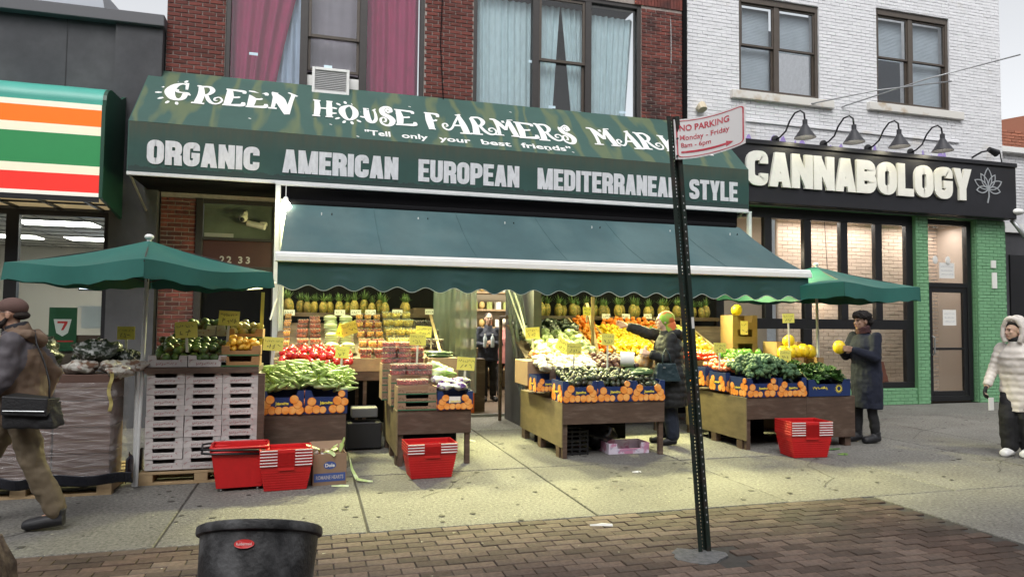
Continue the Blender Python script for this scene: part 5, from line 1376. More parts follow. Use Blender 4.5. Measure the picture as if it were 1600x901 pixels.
q = MB(); q.box(-.505, -.44, 7.5, 7.56, .13, 1.06); solid('corner_post', 'brown wooden corner post right of the white crate stack', 'post', q, m_wood, (-.47, 7.5, 0))
q = MB(); q.tube([(-1.60, 7.5, 0), (-1.60, 7.5, 1.2)], .02, 8); solid('white_pole', 'thin white pole standing left of the white crate stack', 'pole', q, m_aluwhite, (-1.6, 7.5, 0))
for i, x in enumerate((-1.52, -1.16)):
    put(wc, x, 7.52, 1.128, 'open white crate of green mangoes, %s on the brown ledge' % ('left' if not i else 'centre'), scale=(1.04, 1.3, 1.1))
for i, (x, z) in enumerate(((-1.40, 1.42), (-.98, 1.42))):
    put(wc, x, 8.12, z, 'rear white crate of mangoes by the brick pier, %s one' % ('left' if not i else 'right'), scale=(1.2, 1.3, 1.1))
bc = wood_crate('', .36, .34, .10, mat('brown orange crate board', (.30, .155, .06), .7, rnd=.15, var=.15), None, mat('green stripe', (.06, .14, .05), .7))
for i, z in enumerate((1.128, 1.235, 1.40)):
    put(bc, -.86, (7.52, 7.55, 7.95)[i], z, ('lower brown crate at the right end of the mango ledge', 'upper brown crate of yellow mangoes with a white label', 'rear brown crate of pale mangoes above the yellow ones')[i])
m_mango = mat('green mango', (.085, .15, .035), .4, col2=(.16, .10, .04), mixscale=5, rnd=.35)
mg = fruit('mango', m_mango, (.055, .042, .042), 'dark green mango in the crates under the left umbrella', 'mango')
heap(mg, 70, -1.50, -.86, 7.56, 8.05, lambda x, y: 1.20 + (y - 7.56) * .36, 'green mangoes under the left umbrella', layers=2, dz=.06, tilt=.6)
heap(mg, 34, -1.38, -.62, 8.2, 8.5, lambda x, y: 1.5, 'green mangoes under the left umbrella', layers=2, dz=.055, tilt=.6)
m_my = mat('pale yellow mango', (.52, .42, .12), .4, col2=(.35, .36, .10), mixscale=6, rnd=.2)
mgp = fruit('mango', m_my, (.055, .042, .042), 'pale yellow green mango in the rear crates', 'mango')
heap(mgp, 16, -.86, -.52, 7.98, 8.25, lambda x, y: 1.47, 'pale mangoes in the rear brown crate', layers=2, dz=.05)
m_at = mat('golden mango', (.72, .38, .03), .4, rnd=.2)
mgy = fruit('mango', m_at, (.045, .028, .028), 'small golden mango in the right brown crate', 'mango')
heap(mgy, 34, -.84, -.53, 7.56, 7.85, lambda x, y: 1.30 + (y - 7.56) * .25, 'golden mangoes in the brown crate', layers=2, dz=.04)

# --- shrink-wrapped pallet at the far left with bagged goods on top
pallet('wooden pallet under the shrink wrapped boxes', -3.2, -1.72, 7.2, 8.2)
m_brown2 = mat('dark brown carton', (.10, .052, .038), .75, var=.15, scale=5, rnd=.2, bump=.1)
def carton(label, m, w, d, h):
    t = thing('carton', label, 'carton')
    q = MB(); q.box(0, w, 0, d, 0, h); q.build('shell', m, t, bevel=.004)
    q = MB(); q.box(0, w, -.0015, -.0003, h * .46, h * .5); q.build('tape', mat('carton tape', (.20, .14, .10), .35), t)
    return t
ct = carton('', m_brown2, .46, .45, .235)
for c_ in range(3):
    for r_ in range(4):
        put(ct, -3.17 + c_ * .475, 7.26, .125 + r_ * .24, 'brown carton in the shrink wrapped load, %s in the %s column' % (('bottom', 'second', 'third', 'top')[r_], ('left', 'centre', 'right')[c_]), group='cartons in the shrink wrapped load')
wr = film_mat('stretch wrap', (.62, .58, .58), .20, rough=.10, bump=1.0, bscale=7)
wn_ = wr.node_tree.nodes
mp_ = [n for n in wn_ if n.type == 'MAPPING'][0]; mp_.inputs['Scale'].default_value = (1.2, 1.2, 9)
q = MB()
loop = [(-3.19, 7.25), (-1.735, 7.25), (-1.73, 7.26), (-1.73, 7.72)]
def wrapf(u, v):
    L_ = u * 1.93; z = .13 + v * .88
    x, y = (-3.19 + L_, 7.245) if L_ < 1.46 else (-1.728, 7.245 + (L_ - 1.46))
    k = .010 * math.sin(z * 60 + 3 * math.sin(x * 4 + z * 5)) + .008 * math.sin(z * 23 + x * 11)
    return (x + (k if L_ >= 1.46 else 0), y - (abs(k) if L_ < 1.46 else 0), z)
q.grid(wrapf, 60, 60); solid('stretch_wrap', 'clear crinkled stretch wrap around the brown cartons', 'wrap', q, wr, (-2.4, 7.25, .1), smooth=True)
q = MB(); q.grid(lambda u, v: (-3.3 + 1.75 * u, 7.16 - .05 * v * math.sin(3 + u * 9) ** 2 - .02 * math.sin(u * 30), .10 + .10 * v + .015 * math.sin(u * 22)), 50, 6, (0, .004, 0)); q.grid(lambda u, v: (-1.60 + .04 * math.sin(u * 8), 7.15 + .5 * u, .10 + .22 * v + .03 * math.sin(u * 15)), 12, 6, (.004, 0, 0))
solid('plastic_skirt', 'black plastic sheet bunched round the foot of the wrapped load', 'sheet', q, mat('black polythene', (.012, .013, .02), .2, bump=.8, bscale=12), (-2.4, 7.2, .1), smooth=True)
q = MB(); rg = random.Random(8)
for _ in range(150):
    x = rg.uniform(-3.18, -1.9); z = rg.uniform(.16, .98); L_ = rg.uniform(.1, .55); sl = rg.uniform(-.22, .22)
    x1 = min(-1.75, x + L_); ya = 7.218 - rg.uniform(0, .004)
    pts = [(x + (x1 - x) * k / 4, z + sl * (x1 - x) * k / 4 + rg.uniform(-.004, .004)) for k in range(5)]
    w_ = rg.uniform(.002, .006); add_ribbon(q, pts, [w_ * .2, w_, w_ * 1.2, w_, w_ * .2], .001, lambda u, v, e, ya=ya: (u, ya - e, v))
tag(q.build('wrap_crease', film_mat('bright film crease', (.75, .72, .72), .32, rough=.15, bump=.2), None, (-2.4, 7.2, .5)), 'shiny creases in the stretch wrap round the brown cartons', 'wrap', None, 'stuff')
def bag(name, label, cat, m, r, seed=0, amp=.28):
    rg = random.Random(seed); ph = [rg.uniform(0, 6) for _ in range(5)]
    q = MB(); q.ball((0, 0, 0), r, 18, 12, lambda a, t_: 1 + amp * (.5 * math.sin(3 * a + ph[0] + 2 * t_) + .35 * math.sin(7 * a + ph[1] - 5 * t_) + .3 * math.sin(5 * t_ + ph[2] + 2 * a) + .22 * math.sin(13 * a + ph[3] + 9 * t_)))
    return tag(q.build(name, m, None, (0, 0, 0), smooth=True), label, cat)
m_dkveg = mat('dark bagged greens', (.025, .035, .022), .25, col2=(.30, .31, .30), mixscale=16, mixlo=.52, mixhi=.62, bump=.8, bscale=24)
m_bagw = mat('crinkled clear bag', (.42, .40, .36), .2, col2=(.16, .09, .06), mixscale=13, mixlo=.48, mixhi=.6, bump=.9, bscale=30)
b1 = bag('vegetable_bag', '', 'bag', m_dkveg, (.26, .2, .15), 1); b2 = bag('vegetable_bag', '', 'bag', m_bagw, (.17, .14, .07), 2)
for i, (x, y, z, s_) in enumerate(((-1.98, 7.55, 1.27, .8), (-2.5, 7.6, 1.25, 1.0), (-1.72, 7.6, 1.22, .5))): place(b1, (x, y, z), (0, 0, i * 1.3), ('large clear bag of dark greens on the wrapped load beside the man', 'dark bag of greens half hidden by the walking man', 'small dark bag of greens at the right end of the wrapped load')[i], None, s_, used2)
for i, (x, y, z) in enumerate(((-2.05, 7.40, 1.14), (-1.82, 7.42, 1.15), (-1.66, 7.5, 1.14), (-2.4, 7.4, 1.14), (-1.72, 7.36, 1.10))): place(b2, (x, y, z), (0, 0, i * 1.9), None, 'crinkled bags of brown roots on the wrapped load', rnd(.7, .95), used2)
b2['label'] = 'crinkled clear bag of brown roots on the wrapped load'
for o in C.objects:
    if o.name.startswith('vegetable_bag') and o.get('label', '') == '': o['label'] = 'crinkled clear bag of brown roots on the wrapped load'
q = MB(); q.grid(lambda u, v: (-1.75 + .012 * math.sin(v * 9) - .03 * u, 7.225 - .004 * math.sin(v * 20), .75 + .36 * v), 4, 20, (0, .003, 0)); solid('yellow_netting', 'strip of yellow netting hanging at the corner of the wrapped load', 'netting', q, mat('yellow netting', (.34, .28, .09), .6, var=.3, scale=30), (-1.7, 7.23, .5))

# --- middle stand: crates of berries, bags
sc = wood_crate('', .43, .36, .085, m_card, mat('brown print', (.14, .07, .04), .8), mat('dark green foot', (.03, .12, .06), .7))
for i in range(3): put(sc, .93, 7.79, .614 + i * .0875, 'shallow brown crate on the berry stand, %s of the front three' % ('lowest', 'middle', 'topmost')[i])
for i in range(4): put(sc, .90, 8.20, .614 + i * .0875, 'shallow brown crate in the second stack of the berry stand, %s' % ('lowest', 'second', 'third', 'topmost')[i])
for i in range(5): put(sc, .84, 8.64, .64 + i * .0875, 'shallow brown crate in the rear stack of the berry stand, %s' % ('lowest', 'second', 'middle', 'fourth', 'topmost')[i])
k = 0
for y, z0, ns, xs_ in ((7.95, .885, 1, (1.02, 1.20)), (7.90, .885, 1, (1.08,)), (8.28, .97, 2, (.98, 1.16, 1.30)), (8.36, .97, 2, (1.05, 1.22)), (8.75, 1.08, 4, (.93, 1.12)), (8.85, 1.08, 3, (1.28, 1.0)), (8.95, 1.08, 4, (1.1, 1.3))):
    for x in xs_:
        for s_ in range(ns):
            place(P_st, (x, y, z0 + .067 * s_), (0, 0, rnd(-.2, .2)), None, 'strawberry punnets on the berry stand', None, used2)
q = MB(); q.box(1.40, 1.76, 8.55, 8.9, .62, 1.15); solid('carton', 'plain brown carton behind the purple bags holding cucumber trays', 'carton', q, m_card, (1.58, 8.6, .6), bevel=.006)
m_cuc = mat('dark green cucumber', (.05, .10, .03), .35, rnd=.3)
q = MB(); q.tube([(-.13, 0, 0), (-.12, 0, 0), (-.05, 0, .003), (.05, 0, .003), (.12, 0, 0), (.13, 0, 0)], [.005, .015, .02, .02, .014, .004], 8)
cuc = tag(q.build('cucumber', m_cuc, None, (0, 0, 0), smooth=True), 'dark green cucumber in the trays', 'cucumber')
for i in range(10): place(cuc, (1.52 + .04 * (i % 3), 8.60 + i * .03, 1.17 + .03 * (i % 2)), (0, 0, rnd(-.15, .15)), 'dark green cucumber on the carton behind the purple bags', 'cucumbers on the brown carton', rnd(.9, 1.2), used2)
m_purp = mat('purple bag film', (.12, .04, .22), .25, col2=(.68, .70, .58), mixscale=9, mixlo=.44, mixhi=.52, bump=.6, bscale=20)
b3 = bag('grape_bag', '', 'bag', m_purp, (.12, .09, .045), 4)
for i, (x, y, z) in enumerate(((1.47, 7.9, .86), (1.65, 7.92, .86), (1.55, 8.02, .90), (1.7, 8.1, .9), (1.45, 8.12, .92))): place(b3, (x, y, z), (0, 0, i * 1.4), None, 'purple and white bags on the citrus box', rnd(.85, 1.1), used2)
for o in C.objects:
    if o.name.startswith('grape_bag'): o['label'] = 'purple and white plastic bag of produce on the citrus box'
m_rom = mat('romaine bag', (.50, .60, .30), .35, col2=(.2, .38, .1), mixscale=8, bump=.5)
b4 = bag('lettuce_bag', '', 'bag', m_rom, (.17, .08, .06), 6)
place(b4, (1.53, 8.32, .98), (0, 0, .3), 'bagged romaine lettuce behind the purple bags', None, 1, used2); place(b4, (1.50, 8.42, 1.04), (0, .4, -.2), 'upper bag of romaine lettuce leaning above the other', None, .8, used2)

# --- avocado stand
m_avo = mat('dark avocado', (.030, .045, .018), .38, col2=(.055, .045, .028), mixscale=4, rnd=.5)
av = fruit('avocado', m_avo, (.034, .034, .046), 'dark green avocado in the heap above the three citrus boxes', 'avocado', 9, 7, lambda a, t_: 1 - .16 * math.sin(t_) if t_ > 0 else 1)
heap(av, 200, 2.92, 4.15, 7.84, 8.34, lambda x, y: .86 + (y - 7.84) * .30 - .02 * (x > 3.8), 'avocados heaped above the citrus boxes', layers=2, dz=.045, tilt=1.4)
q = MB(); q.box(2.9, 4.2, 8.37, 8.385, .66, 1.02); solid('divider_board', 'low wooden divider behind the avocado heap', 'board', q, m_wood, (3.5, 8.37, .66))
m_mush = mat('white bagged garlic', (.66, .62, .50), .28, col2=(.38, .33, .25), mixscale=18, bump=.7, bscale=26)
b5 = bag('garlic_bag', '', 'bag', m_mush, (.11, .08, .05), 8)
for i in range(20): place(b5, (2.86 + (i % 5) * .155 + rnd(-.02, .02), 8.42 + (i // 5) * .10, 1.02 + (i // 5) * .028 + rnd(0, .02)), (rnd(-.3, .3), rnd(-.3, .3), rnd(0, 6)), None, 'bags of white garlic behind the avocados', rnd(.8, 1.1), used2)
for o in C.objects:
    if o.name.startswith('garlic_bag'): o['label'] = 'clear bag of white garlic behind the avocados'
m_beet = mat('purple brown shallots', (.10, .045, .04), .5, rnd=.4)
sh_ = fruit('red_onion', m_beet, (.042, .042, .036), 'purple brown onion in the heap right of the garlic bags', 'onion', 9, 6)
heap(sh_, 70, 3.62, 4.15, 8.40, 8.95, lambda x, y: 1.03 + (y - 8.4) * .20, 'purple brown onions behind the avocados', layers=2, dz=.05)
for i in range(14): place(cuc, (3.98 + .03 * (i % 3), 8.0 + i * .022, .97 + .02 * (i % 3)), (0, 0, rnd(-.2, .2)), 'dark green cucumber beside the avocado heap', 'cucumbers beside the avocado heap', rnd(.9, 1.3), used2)
m_car = mat('bagged carrots', (.75, .24, .04), .3, col2=(.60, .58, .38), mixscale=15, bump=.6, bscale=26)
b6 = bag('carrot_bag', '', 'bag', m_car, (.13, .09, .05), 9)
for i in range(10): place(b6, (2.95 + (i % 5) * .16, 8.92 + (i // 5) * .13, 1.13 + (i // 5) * .03), (rnd(-.3, .3), rnd(-.3, .3), rnd(0, 6)), None, 'bags of carrots behind the garlic', rnd(.8, 1.1), used2)
for o in C.objects:
    if o.name.startswith('carrot_bag'): o['label'] = 'clear bag of orange carrots behind the garlic bags'
m_gbag = mat('clear bagged greens', (.48, .52, .30), .22, col2=(.22, .26, .10), mixscale=10, bump=.8, bscale=22)
b7 = bag('greens_bag', '', 'bag', m_gbag, (.15, .11, .09), 11); b8 = bag('greens_bag', '', 'bag', m_dkveg, (.15, .11, .10), 12)
for i in range(16): place(b7, (3.1 + (i % 4) * .22, 9.25 + (i // 4) * .22, 1.20 + (i // 4) * .075), (rnd(-.3, .3), rnd(-.3, .3), rnd(0, 6)), None, 'clear bags of pale greens left of the citrus', rnd(.75, 1.05), used2)
for i in range(8): place(b8, (3.1 + (i % 4) * .24, 10.15 + (i // 4) * .25, 1.48 + (i // 4) * .08), (rnd(-.3, .3), rnd(-.3, .3), rnd(0, 6)), None, 'dark bags of greens high on the right rack', rnd(.75, 1.05), used2)
for o in C.objects:
    if o.name.startswith('greens_bag'): o['label'] = 'clear bag of pale greens left of the citrus' if o.data == b7.data else 'dark bag of greens high on the right rack'
q = MB(); q.box(2.68, 2.95, 8.62, 9.2, .78, 1.1); solid('carton', 'plain yellowish carton at the left rear of the avocado stand', 'carton', q, m_card, (2.8, 8.6, .78), bevel=.006)

# --- citrus rack
def zr(x, y): return 1.08 + (y - 9.55) * .4364
for i, x in enumerate((3.98, 4.32, 5.08, 5.62, 6.02)):
    q = MB(); q.hexa([(x, 9.55, 1.0), (x + .03, 9.55, 1.0), (x + .03, 10.65, 1.5), (x, 10.65, 1.5), (x, 9.55, 1.22), (x + .03, 9.55, 1.22), (x + .03, 10.65, 1.68), (x, 10.65, 1.68)])
    q.build('divider', m_pale, rackR)
q = MB(); q.box(3.93, 3.97, 9.5, 9.54, 1.1, 1.98); solid('upright_board', 'tall pale wooden upright left of the oranges', 'board', q, m_pale, (3.95, 9.5, 1.1))
q = MB(); q.hexa([(4.02, 9.5, 1.1), (4.07, 9.5, 1.1), (4.07, 9.54, 1.1), (4.02, 9.54, 1.1), (3.99, 9.9, 1.9), (4.04, 9.9, 1.9), (4.04, 9.94, 1.9), (3.99, 9.94, 1.9)]); solid('leaning_board', 'pale leaning board beside the orange heap', 'board', q, m_pale, (4.04, 9.5, 1.1))
m_orange = mat('orange peel', (.80, .27, .02), .38, rnd=.2, bump=.25, bscale=120)
m_lemon = mat('lemon peel', (.85, .58, .03), .35, rnd=.15, bump=.2, bscale=100)
m_tang = mat('tangerine peel', (.75, .20, .02), .4, rnd=.2)
orr = fruit('orange', m_orange, .045, 'bright orange in the section right of the pale upright', 'orange', 10, 7)
heap(orr, 66, 4.02, 4.32, 9.6, 10.6, lambda x, y: zr(x, y) + .05, 'oranges on the citrus rack', layers=2, dz=.06)
lem = fruit('lemon', m_lemon, (.036, .036, .046), 'bright yellow lemon in the section beside the woman in black', 'lemon', 9, 7, lambda a, t_: 1 + .15 * (abs(math.sin(t_)) ** 10))
heap(lem, 230, 4.35, 5.08, 9.58, 10.5, lambda x, y: zr(x, y) + .05, 'lemons on the citrus rack', layers=2, dz=.05, tilt=1.5)
tan = fruit('tangerine', m_tang, (.04, .04, .034), 'deep orange tangerine on the upper citrus rack', 'tangerine', 9, 6)
heap(tan, 60, 4.5, 5.5, 10.3, 10.62, lambda x, y: zr(x, y) + .10, 'tangerines high on the citrus rack', layers=2, dz=.05)
heap(tan, 30, 4.05, 4.32, 10.3, 10.62, lambda x, y: zr(x, y) + .12, 'tangerines high on the citrus rack', layers=2, dz=.05)
m_lime = mat('lime peel', (.16, .36, .03), .35, rnd=.2)
lim = fruit('lime', m_lime, (.034, .034, .04), 'green lime in the narrow section behind the sign post', 'lime', 9, 6)
heap(lim, 60, 5.12, 5.6, 9.6, 10.5, lambda x, y: zr(x, y) + .05, 'limes on the right rack', layers=2, dz=.05)
m_mel = mat('yellow apple skin', (.78, .62, .12), .35, rnd=.15)
apl = fruit('yellow_apple', m_mel, (.046, .046, .042), 'pale yellow apple right of the sign post', 'apple', 10, 6)
heap(apl, 60, 5.66, 6.0, 9.58, 10.5, lambda x, y: zr(x, y) + .05, 'yellow apples on the right rack', layers=2, dz=.06)
m_gp = mat('green pepper', (.14, .34, .04), .25, rnd=.25)
gp_ = fruit('green_pepper', m_gp, (.042, .042, .05), 'bright green pepper left of the pale crates', 'pepper', 12, 8, lambda a, t_: (1 + .11 * math.cos(3 * a) * math.cos(t_)), (m_stem, stemtop(.045, .03)))
heap(gp_, 40, 5.95, 6.45, 8.95, 9.4, lambda x, y: 1.12, 'green peppers behind the tomatoes', layers=2, dz=.06, tilt=1.2)
m_tom = mat('tomato skin', (.60, .07, .02), .25, rnd=.25)
m_tomp = mat('pale tomato skin', (.68, .20, .09), .3, rnd=.2)
tm = fruit('tomato', m_tom, (.04, .04, .033), 'dark red tomato behind the sign post', 'tomato', 9, 6)
heap(tm, 60, 5.3, 5.75, 9.0, 9.5, lambda x, y: 1.10, 'red tomatoes behind the sign post', layers=2, dz=.05)
tp = fruit('tomato', m_tomp, (.036, .036, .03), 'pale pinkish tomato in the shallow box behind the broccoli', 'tomato', 9, 6)
heap(tp, 150, 5.32, 6.2, 8.35, 8.85, lambda x, y: .98 + (y - 8.35) * .12, 'pale tomatoes behind the broccoli', layers=2, dz=.045)
# broccoli
m_broc = mat('broccoli green', (.045, .105, .045), .7, col2=(.09, .16, .06), mixscale=14, rnd=.25, bump=.9, bscale=90)
q = MB(); rg = random.Random(9)
for _ in range(13):
    a = rg.uniform(0, 2 * PI); el = rg.uniform(.1, 1.5)
    q.ball((.04 * math.cos(a) * math.cos(el), .04 * math.sin(a) * math.cos(el), .03 * math.sin(el)), rg.uniform(.022, .03), 7, 5)
q.tube([(0, 0, -.07), (0, 0, 0)], [.016, .02], 7)
br = tag(q.build('broccoli_head', m_broc, None, (0, 0, 0), smooth=True), 'dark green broccoli head in the heap above the citrus boxes', 'broccoli')
heap(br, 78, 5.42, 6.24, 7.86, 8.34, lambda x, y: .92 + (y - 7.86) * .28 + .03 * math.sin((x - 5.4) / .85 * PI), 'broccoli heaped above the citrus boxes', layers=3, dz=.055, tilt=.6, sc=(.9, 1.4))
# leafy herbs
def leafy(name, label, cat, m, n=60, ln=.09, w_=.02, seed=1, up=.6):
    rg = random.Random(seed); q = MB()
    for _ in range(n):
        a = rg.uniform(0, 2 * PI); el = rg.uniform(-.1, 1.4); L_ = ln * rg.uniform(.6, 1.2); s_ = rg.uniform(.0, .05)
        d = Vector((math.cos(a) * math.cos(el), math.sin(a) * math.cos(el), math.sin(el) * up)); b_ = d * s_
        p = Vector((-math.sin(a), math.cos(a), rg.uniform(-.5, .5))).normalized() * w_ * rg.uniform(.6, 1.3)
        m1 = b_ + d * L_ * .5; tip = b_ + d * L_ + Vector((0, 0, -.3 * L_ * rg.random()))
        q.add([b_, m1 + p, tip, m1 - p], [(0, 1, 2, 3)])
    return tag(q.build(name, m, None, (0, 0, 0)), label, cat)
m_leaf = mat('herb leaf', (.05, .12, .025), .55, rnd=.35, island=.35)
lv = leafy('herb_bunch', 'dark leafy herb bunch in the sun emblem box', 'herbs', m_leaf)
heap(lv, 44, 6.30, 6.92, 7.84, 8.4, lambda x, y: .88 + (y - 7.84) * .25, 'herb bunches in the sun emblem box', layers=2, dz=.05, tilt=.4)
m_leaf2 = mat('bright leaf', (.16, .30, .05), .5, rnd=.3, island=.3)
lg = leafy('lettuce', 'bright green leafy lettuce behind the tomatoes', 'lettuce', m_leaf2, 40, .1, .035, 5)
heap(lg, 12, 5.95, 6.5, 8.85, 9.1, lambda x, y: 1.10, 'lettuces behind the pale tomatoes', dz=.05)
# leaves at the sides of the zucchini heap
lz = leafy('corn_husk', 'pale green husk leaf among the zucchini', 'husk', mat('pale husk', (.36, .46, .14), .5, island=.2), 26, .12, .018, 7)
heap(lz, 10, -.5, .4, 7.85, 8.3, lambda x, y: .90 + (y - 7.86) * .3, 'husk leaves among the zucchini')
# melon crates
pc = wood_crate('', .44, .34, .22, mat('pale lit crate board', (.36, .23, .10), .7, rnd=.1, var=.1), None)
for i, (x, y, z) in enumerate(((6.28, 9.5, 1.08), (6.28, 9.5, 1.30), (6.28, 9.5, 1.52), (6.42, 8.75, .90), (6.86, 8.72, .90), (6.60, 8.5, .78), (6.74, 9.05, 1.12))):
    put(pc, x, y, z, ('pale wooden crate, lowest of the stack left of the melons', 'pale wooden crate in the middle of the stack left of the melons', 'pale wooden crate on top of the stack with one melon', 'pale crate of yellow melons behind the lettuce', 'pale crate holding melons by the umbrella pole', 'low pale crate in front of the melons', 'upper rear pale crate behind the melons')[i], scale=(1, 1, 1))
m_melon = mat('yellow melon rind', (.86, .60, .02), .4, rnd=.1, bump=.3, bscale=30)
ml = fruit('yellow_melon', m_melon, (.088, .088, .10), '', 'melon', 14, 10)
for i, (x, y, z) in enumerate(((6.45, 9.65, 1.82), (6.60, 8.72, 1.20), (6.78, 8.80, 1.20), (6.80, 8.86, 1.36), (6.96, 8.9, 1.20), (7.05, 8.85, 1.22), (7.16, 8.84, 1.20))):
    place(ml, (x, y, z), (rnd(-.5, .5), rnd(-.5, .5), 0), ('single yellow melon on top of the pale crate stack', 'yellow melon at the left end of the melon row', 'second yellow melon from the left in the row', 'topmost yellow melon resting on the others', 'yellow melon in the middle of the melon row', 'yellow melon second from the right in the row', 'rightmost yellow melon of the row')[i], None, rnd(.95, 1.08), used2)
q = MB(); q.box(7.03, 7.5, 8.6, 9.2, .0, .85); solid('carton', 'tall brown cardboard box behind the umbrella pole at the right', 'carton', q, m_card, (7.2, 8.6, 0), bevel=.006)
q = MB(); q.box(6.35, 7.3, 9.3, 9.6, .0, 1.07); solid('carton', 'wide brown cardboard box under the pale crate stack', 'carton', q, m_card, (6.8, 9.3, 0), bevel=.006)
# loose yellow plastic film draped over the herb box edge
q = MB(); q.grid(lambda u, v: (6.22 + .10 * u + .02 * math.sin(v * 6), 7.80 + .55 * v, 1.0 - .10 * u + .03 * math.sin(v * 9) - .06 * (1 - v)), 6, 14, (0, 0, .003)); solid('yellow_film', 'pale yellow plastic strip between the broccoli and the herbs', 'film', q, mat('yellow film', (.66, .60, .26), .4), (6.2, 7.8, .9), smooth=True)

# --- price signs
m_ysign = mat('yellow price card', (.72, .66, .13), .6, rnd=.1)
m_stick = mat('pale stick', (.55, .53, .45), .6)
def price(px, py, y, w, h, lab, rz=0, tilt=0, stick=.15, m=None, lines=2):
    c = at(px, py, y); t = thing('price_sign', lab, 'price sign', c, rz)
    T = Matrix.Rotation(tilt, 4, 'Y')
    q = MB(); q.T = T; q.box(-w / 2, w / 2, -.002, .002, -h / 2, h / 2); 
    o = q.build('card', m or m_ysign, t, (0, 0, 0))
    q = MB(); q.T = T; mp = lambda u, v, e: (u, -.0026 - e, v)
    sd_ = int(px * 7 + py)
    scribble(q, -w * .42, w * .42, h * .12, h * .20, .0035, mp, seed=sd_)
    if lines > 1: scribble(q, -w * .3, w * .35, -h * .36, h * .36, .006, mp, seed=sd_ + 1)
    q.build('scrawl', mat('faded sign ink', (.16, .14, .05), .7), t, (0, 0, 0))
    if stick:
        q = MB(); q.T = T; q.box(-.012, .012, .0026, .008, -h / 2 - stick, h * .2); q.build('stick', m_stick, t, (0, 0, 0))
    return t
PS = [(358, 497, 7.75, .20, .15, 'yellow price sign above the golden mangoes', 0, .05, .2), (291, 515, 7.5, .20, .16, 'yellow price sign on a stick among the green mangoes', 0, -.06, .14), (197, 520, 7.9, .16, .13, 'dull yellow price sign behind the bags on the wrapped load', 0, 0, .15),
      (427, 537, 7.75, .20, .14, 'yellow price sign at the left edge of the zucchini heap', 0, .06, .15), (535, 550, 8.6, .16, .14, 'yellow price sign at the right end of the red peppers', 0, .08, .25), (546, 513, 9.2, .20, .16, 'yellow price sign tilted above the pale wrapped vegetables', .3, -.3, .1), (534, 516, 9.35, .12, .16, 'narrow yellow price sign leaning behind the tilted one', .3, .35, .1),
      (662, 518, 8.75, .20, .14, 'upper yellow price sign over the strawberry punnets', 0, .05, .1), (653, 530, 8.6, .20, .14, 'lower yellow price sign over the strawberry punnets', 0, .03, .3), (728, 568, 8.0, .21, .15, 'yellow price sign behind the purple bags near the entrance', 0, .08, .1),
      (832, 520, 9.0, .20, .15, 'yellow price sign left of the bagged greens', 0, -.06, .2), (880, 540, 8.7, .20, .16, 'yellow price sign tilted among the carrot bags', .2, .5, .05), (897, 545, 8.3, .20, .14, 'pale yellow price sign on a stick in front of the garlic bags', 0, .02, .28), (950, 530, 8.3, .18, .15, 'pale price sign on a stick above the onions', 0, .02, .3), (917, 486, 9.4, .12, .12, 'small yellow card high on the pale upright', 0, 0, .1),
      (1125, 543, 8.35, .19, .13, 'pale yellow price sign on a stick among the tomatoes', 0, .03, .22), (1163, 512, 9.0, .12, .2, 'tall yellow strip sign on the pale crates', 0, 0, 0), (1232, 497, 8.4, .19, .13, 'dim yellow price sign on a tall stick under the right umbrella', 0, -.03, .35), (1227, 555, 8.0, .18, .14, 'pale price sign standing behind the broccoli', 0, .04, .15),
      (409, 500, 8.0, .035, .6, 'tall narrow yellow sign strip beside the white frame post', 0, .02, 0), (941, 492, 10.6, 0, 0, '', 0, 0, 0)]
for a in PS:
    if a[3]: price(*a)
def tagcard(px, py, y, lab, grp):
    c = at(px, py, y); t = thing('shelf_tag', lab, 'price tag', c, rnd(-.1, .1), group=grp)
    q = MB(); q.box(-.075, .075, -.002, .002, -.04, .04); q.build('card', m_paperwhite, t, (0, 0, 0))
    q = MB(); scribble(q, -.06, .06, -.02, .04, .005, lambda u, v, e: (u, -.0026 - e, v), seed=int(px)); q.build('scrawl', m_ink, t, (0, 0, 0))
for i, px in enumerate((452, 531, 556, 579, 621)): tagcard(px, 488, 10.5, 'white price tag on the edge of the left pineapple shelf', 'white tags along the left pineapple shelf')
tagcard(672, 487, 10.4, 'white price tag at the right end of the left rack', None)
for i, px in enumerate((947, 978, 1012)): tagcard(px, 494, 10.6, 'white price tag on the edge of the right pineapple shelf', 'white tags along the right pineapple shelf')
q = MB(); q.hexa([(1.66, 9.4, 1.2), (1.70, 9.4, 1.2), (1.70, 9.43, 1.2), (1.66, 9.43, 1.2), (1.70, 10.5, 1.72), (1.74, 10.5, 1.72), (1.74, 10.53, 1.72), (1.70, 10.53, 1.72)]); q.build('edge_strip', m_pale, rackL)

# --- under the stands
mk = thing('milk_crate', 'black plastic crate under the avocado stand', 'crate', (3.05, 8.1, 0))
q = MB()
for k in range(6):
    z = .01 + k * .052
    frame_y = [(2.95, 3.27, 8.0, 8.01), (2.95, 3.27, 8.31, 8.32)]
    for a in frame_y: q.box(a[0], a[1], a[2], a[3], z, z + .02)
    q.box(2.95, 2.96, 8.012, 8.308, z, z + .02); q.box(3.26, 3.27, 8.012, 8.308, z, z + .02)
q.build('lattice', m_black, mk)
q = MB()
for x in (2.95, 3.05, 3.15, 3.25): q.box(x, x + .02, 7.996, 7.9995, 0, .3)
q.build('upright', m_black, mk)
pk = wood_crate('', .54, .30, .13, mat('pink and white printed card', (.62, .56, .66), .6, col2=(.50, .22, .34), mixscale=6, mixlo=.5, mixhi=.56), mat('grey violet print', (.3, .28, .4), .7))
put(pk, 3.52, 7.95, .0, 'low white and pink printed box under the avocado stand')
b9 = bag('rubbish_bag', 'black rubbish bag under the avocado stand', 'bag', mat('black bag film', (.012, .012, .014), .25, bump=.5), (.22, .16, .15), 13); b9.location = (3.55, 8.35, .16)
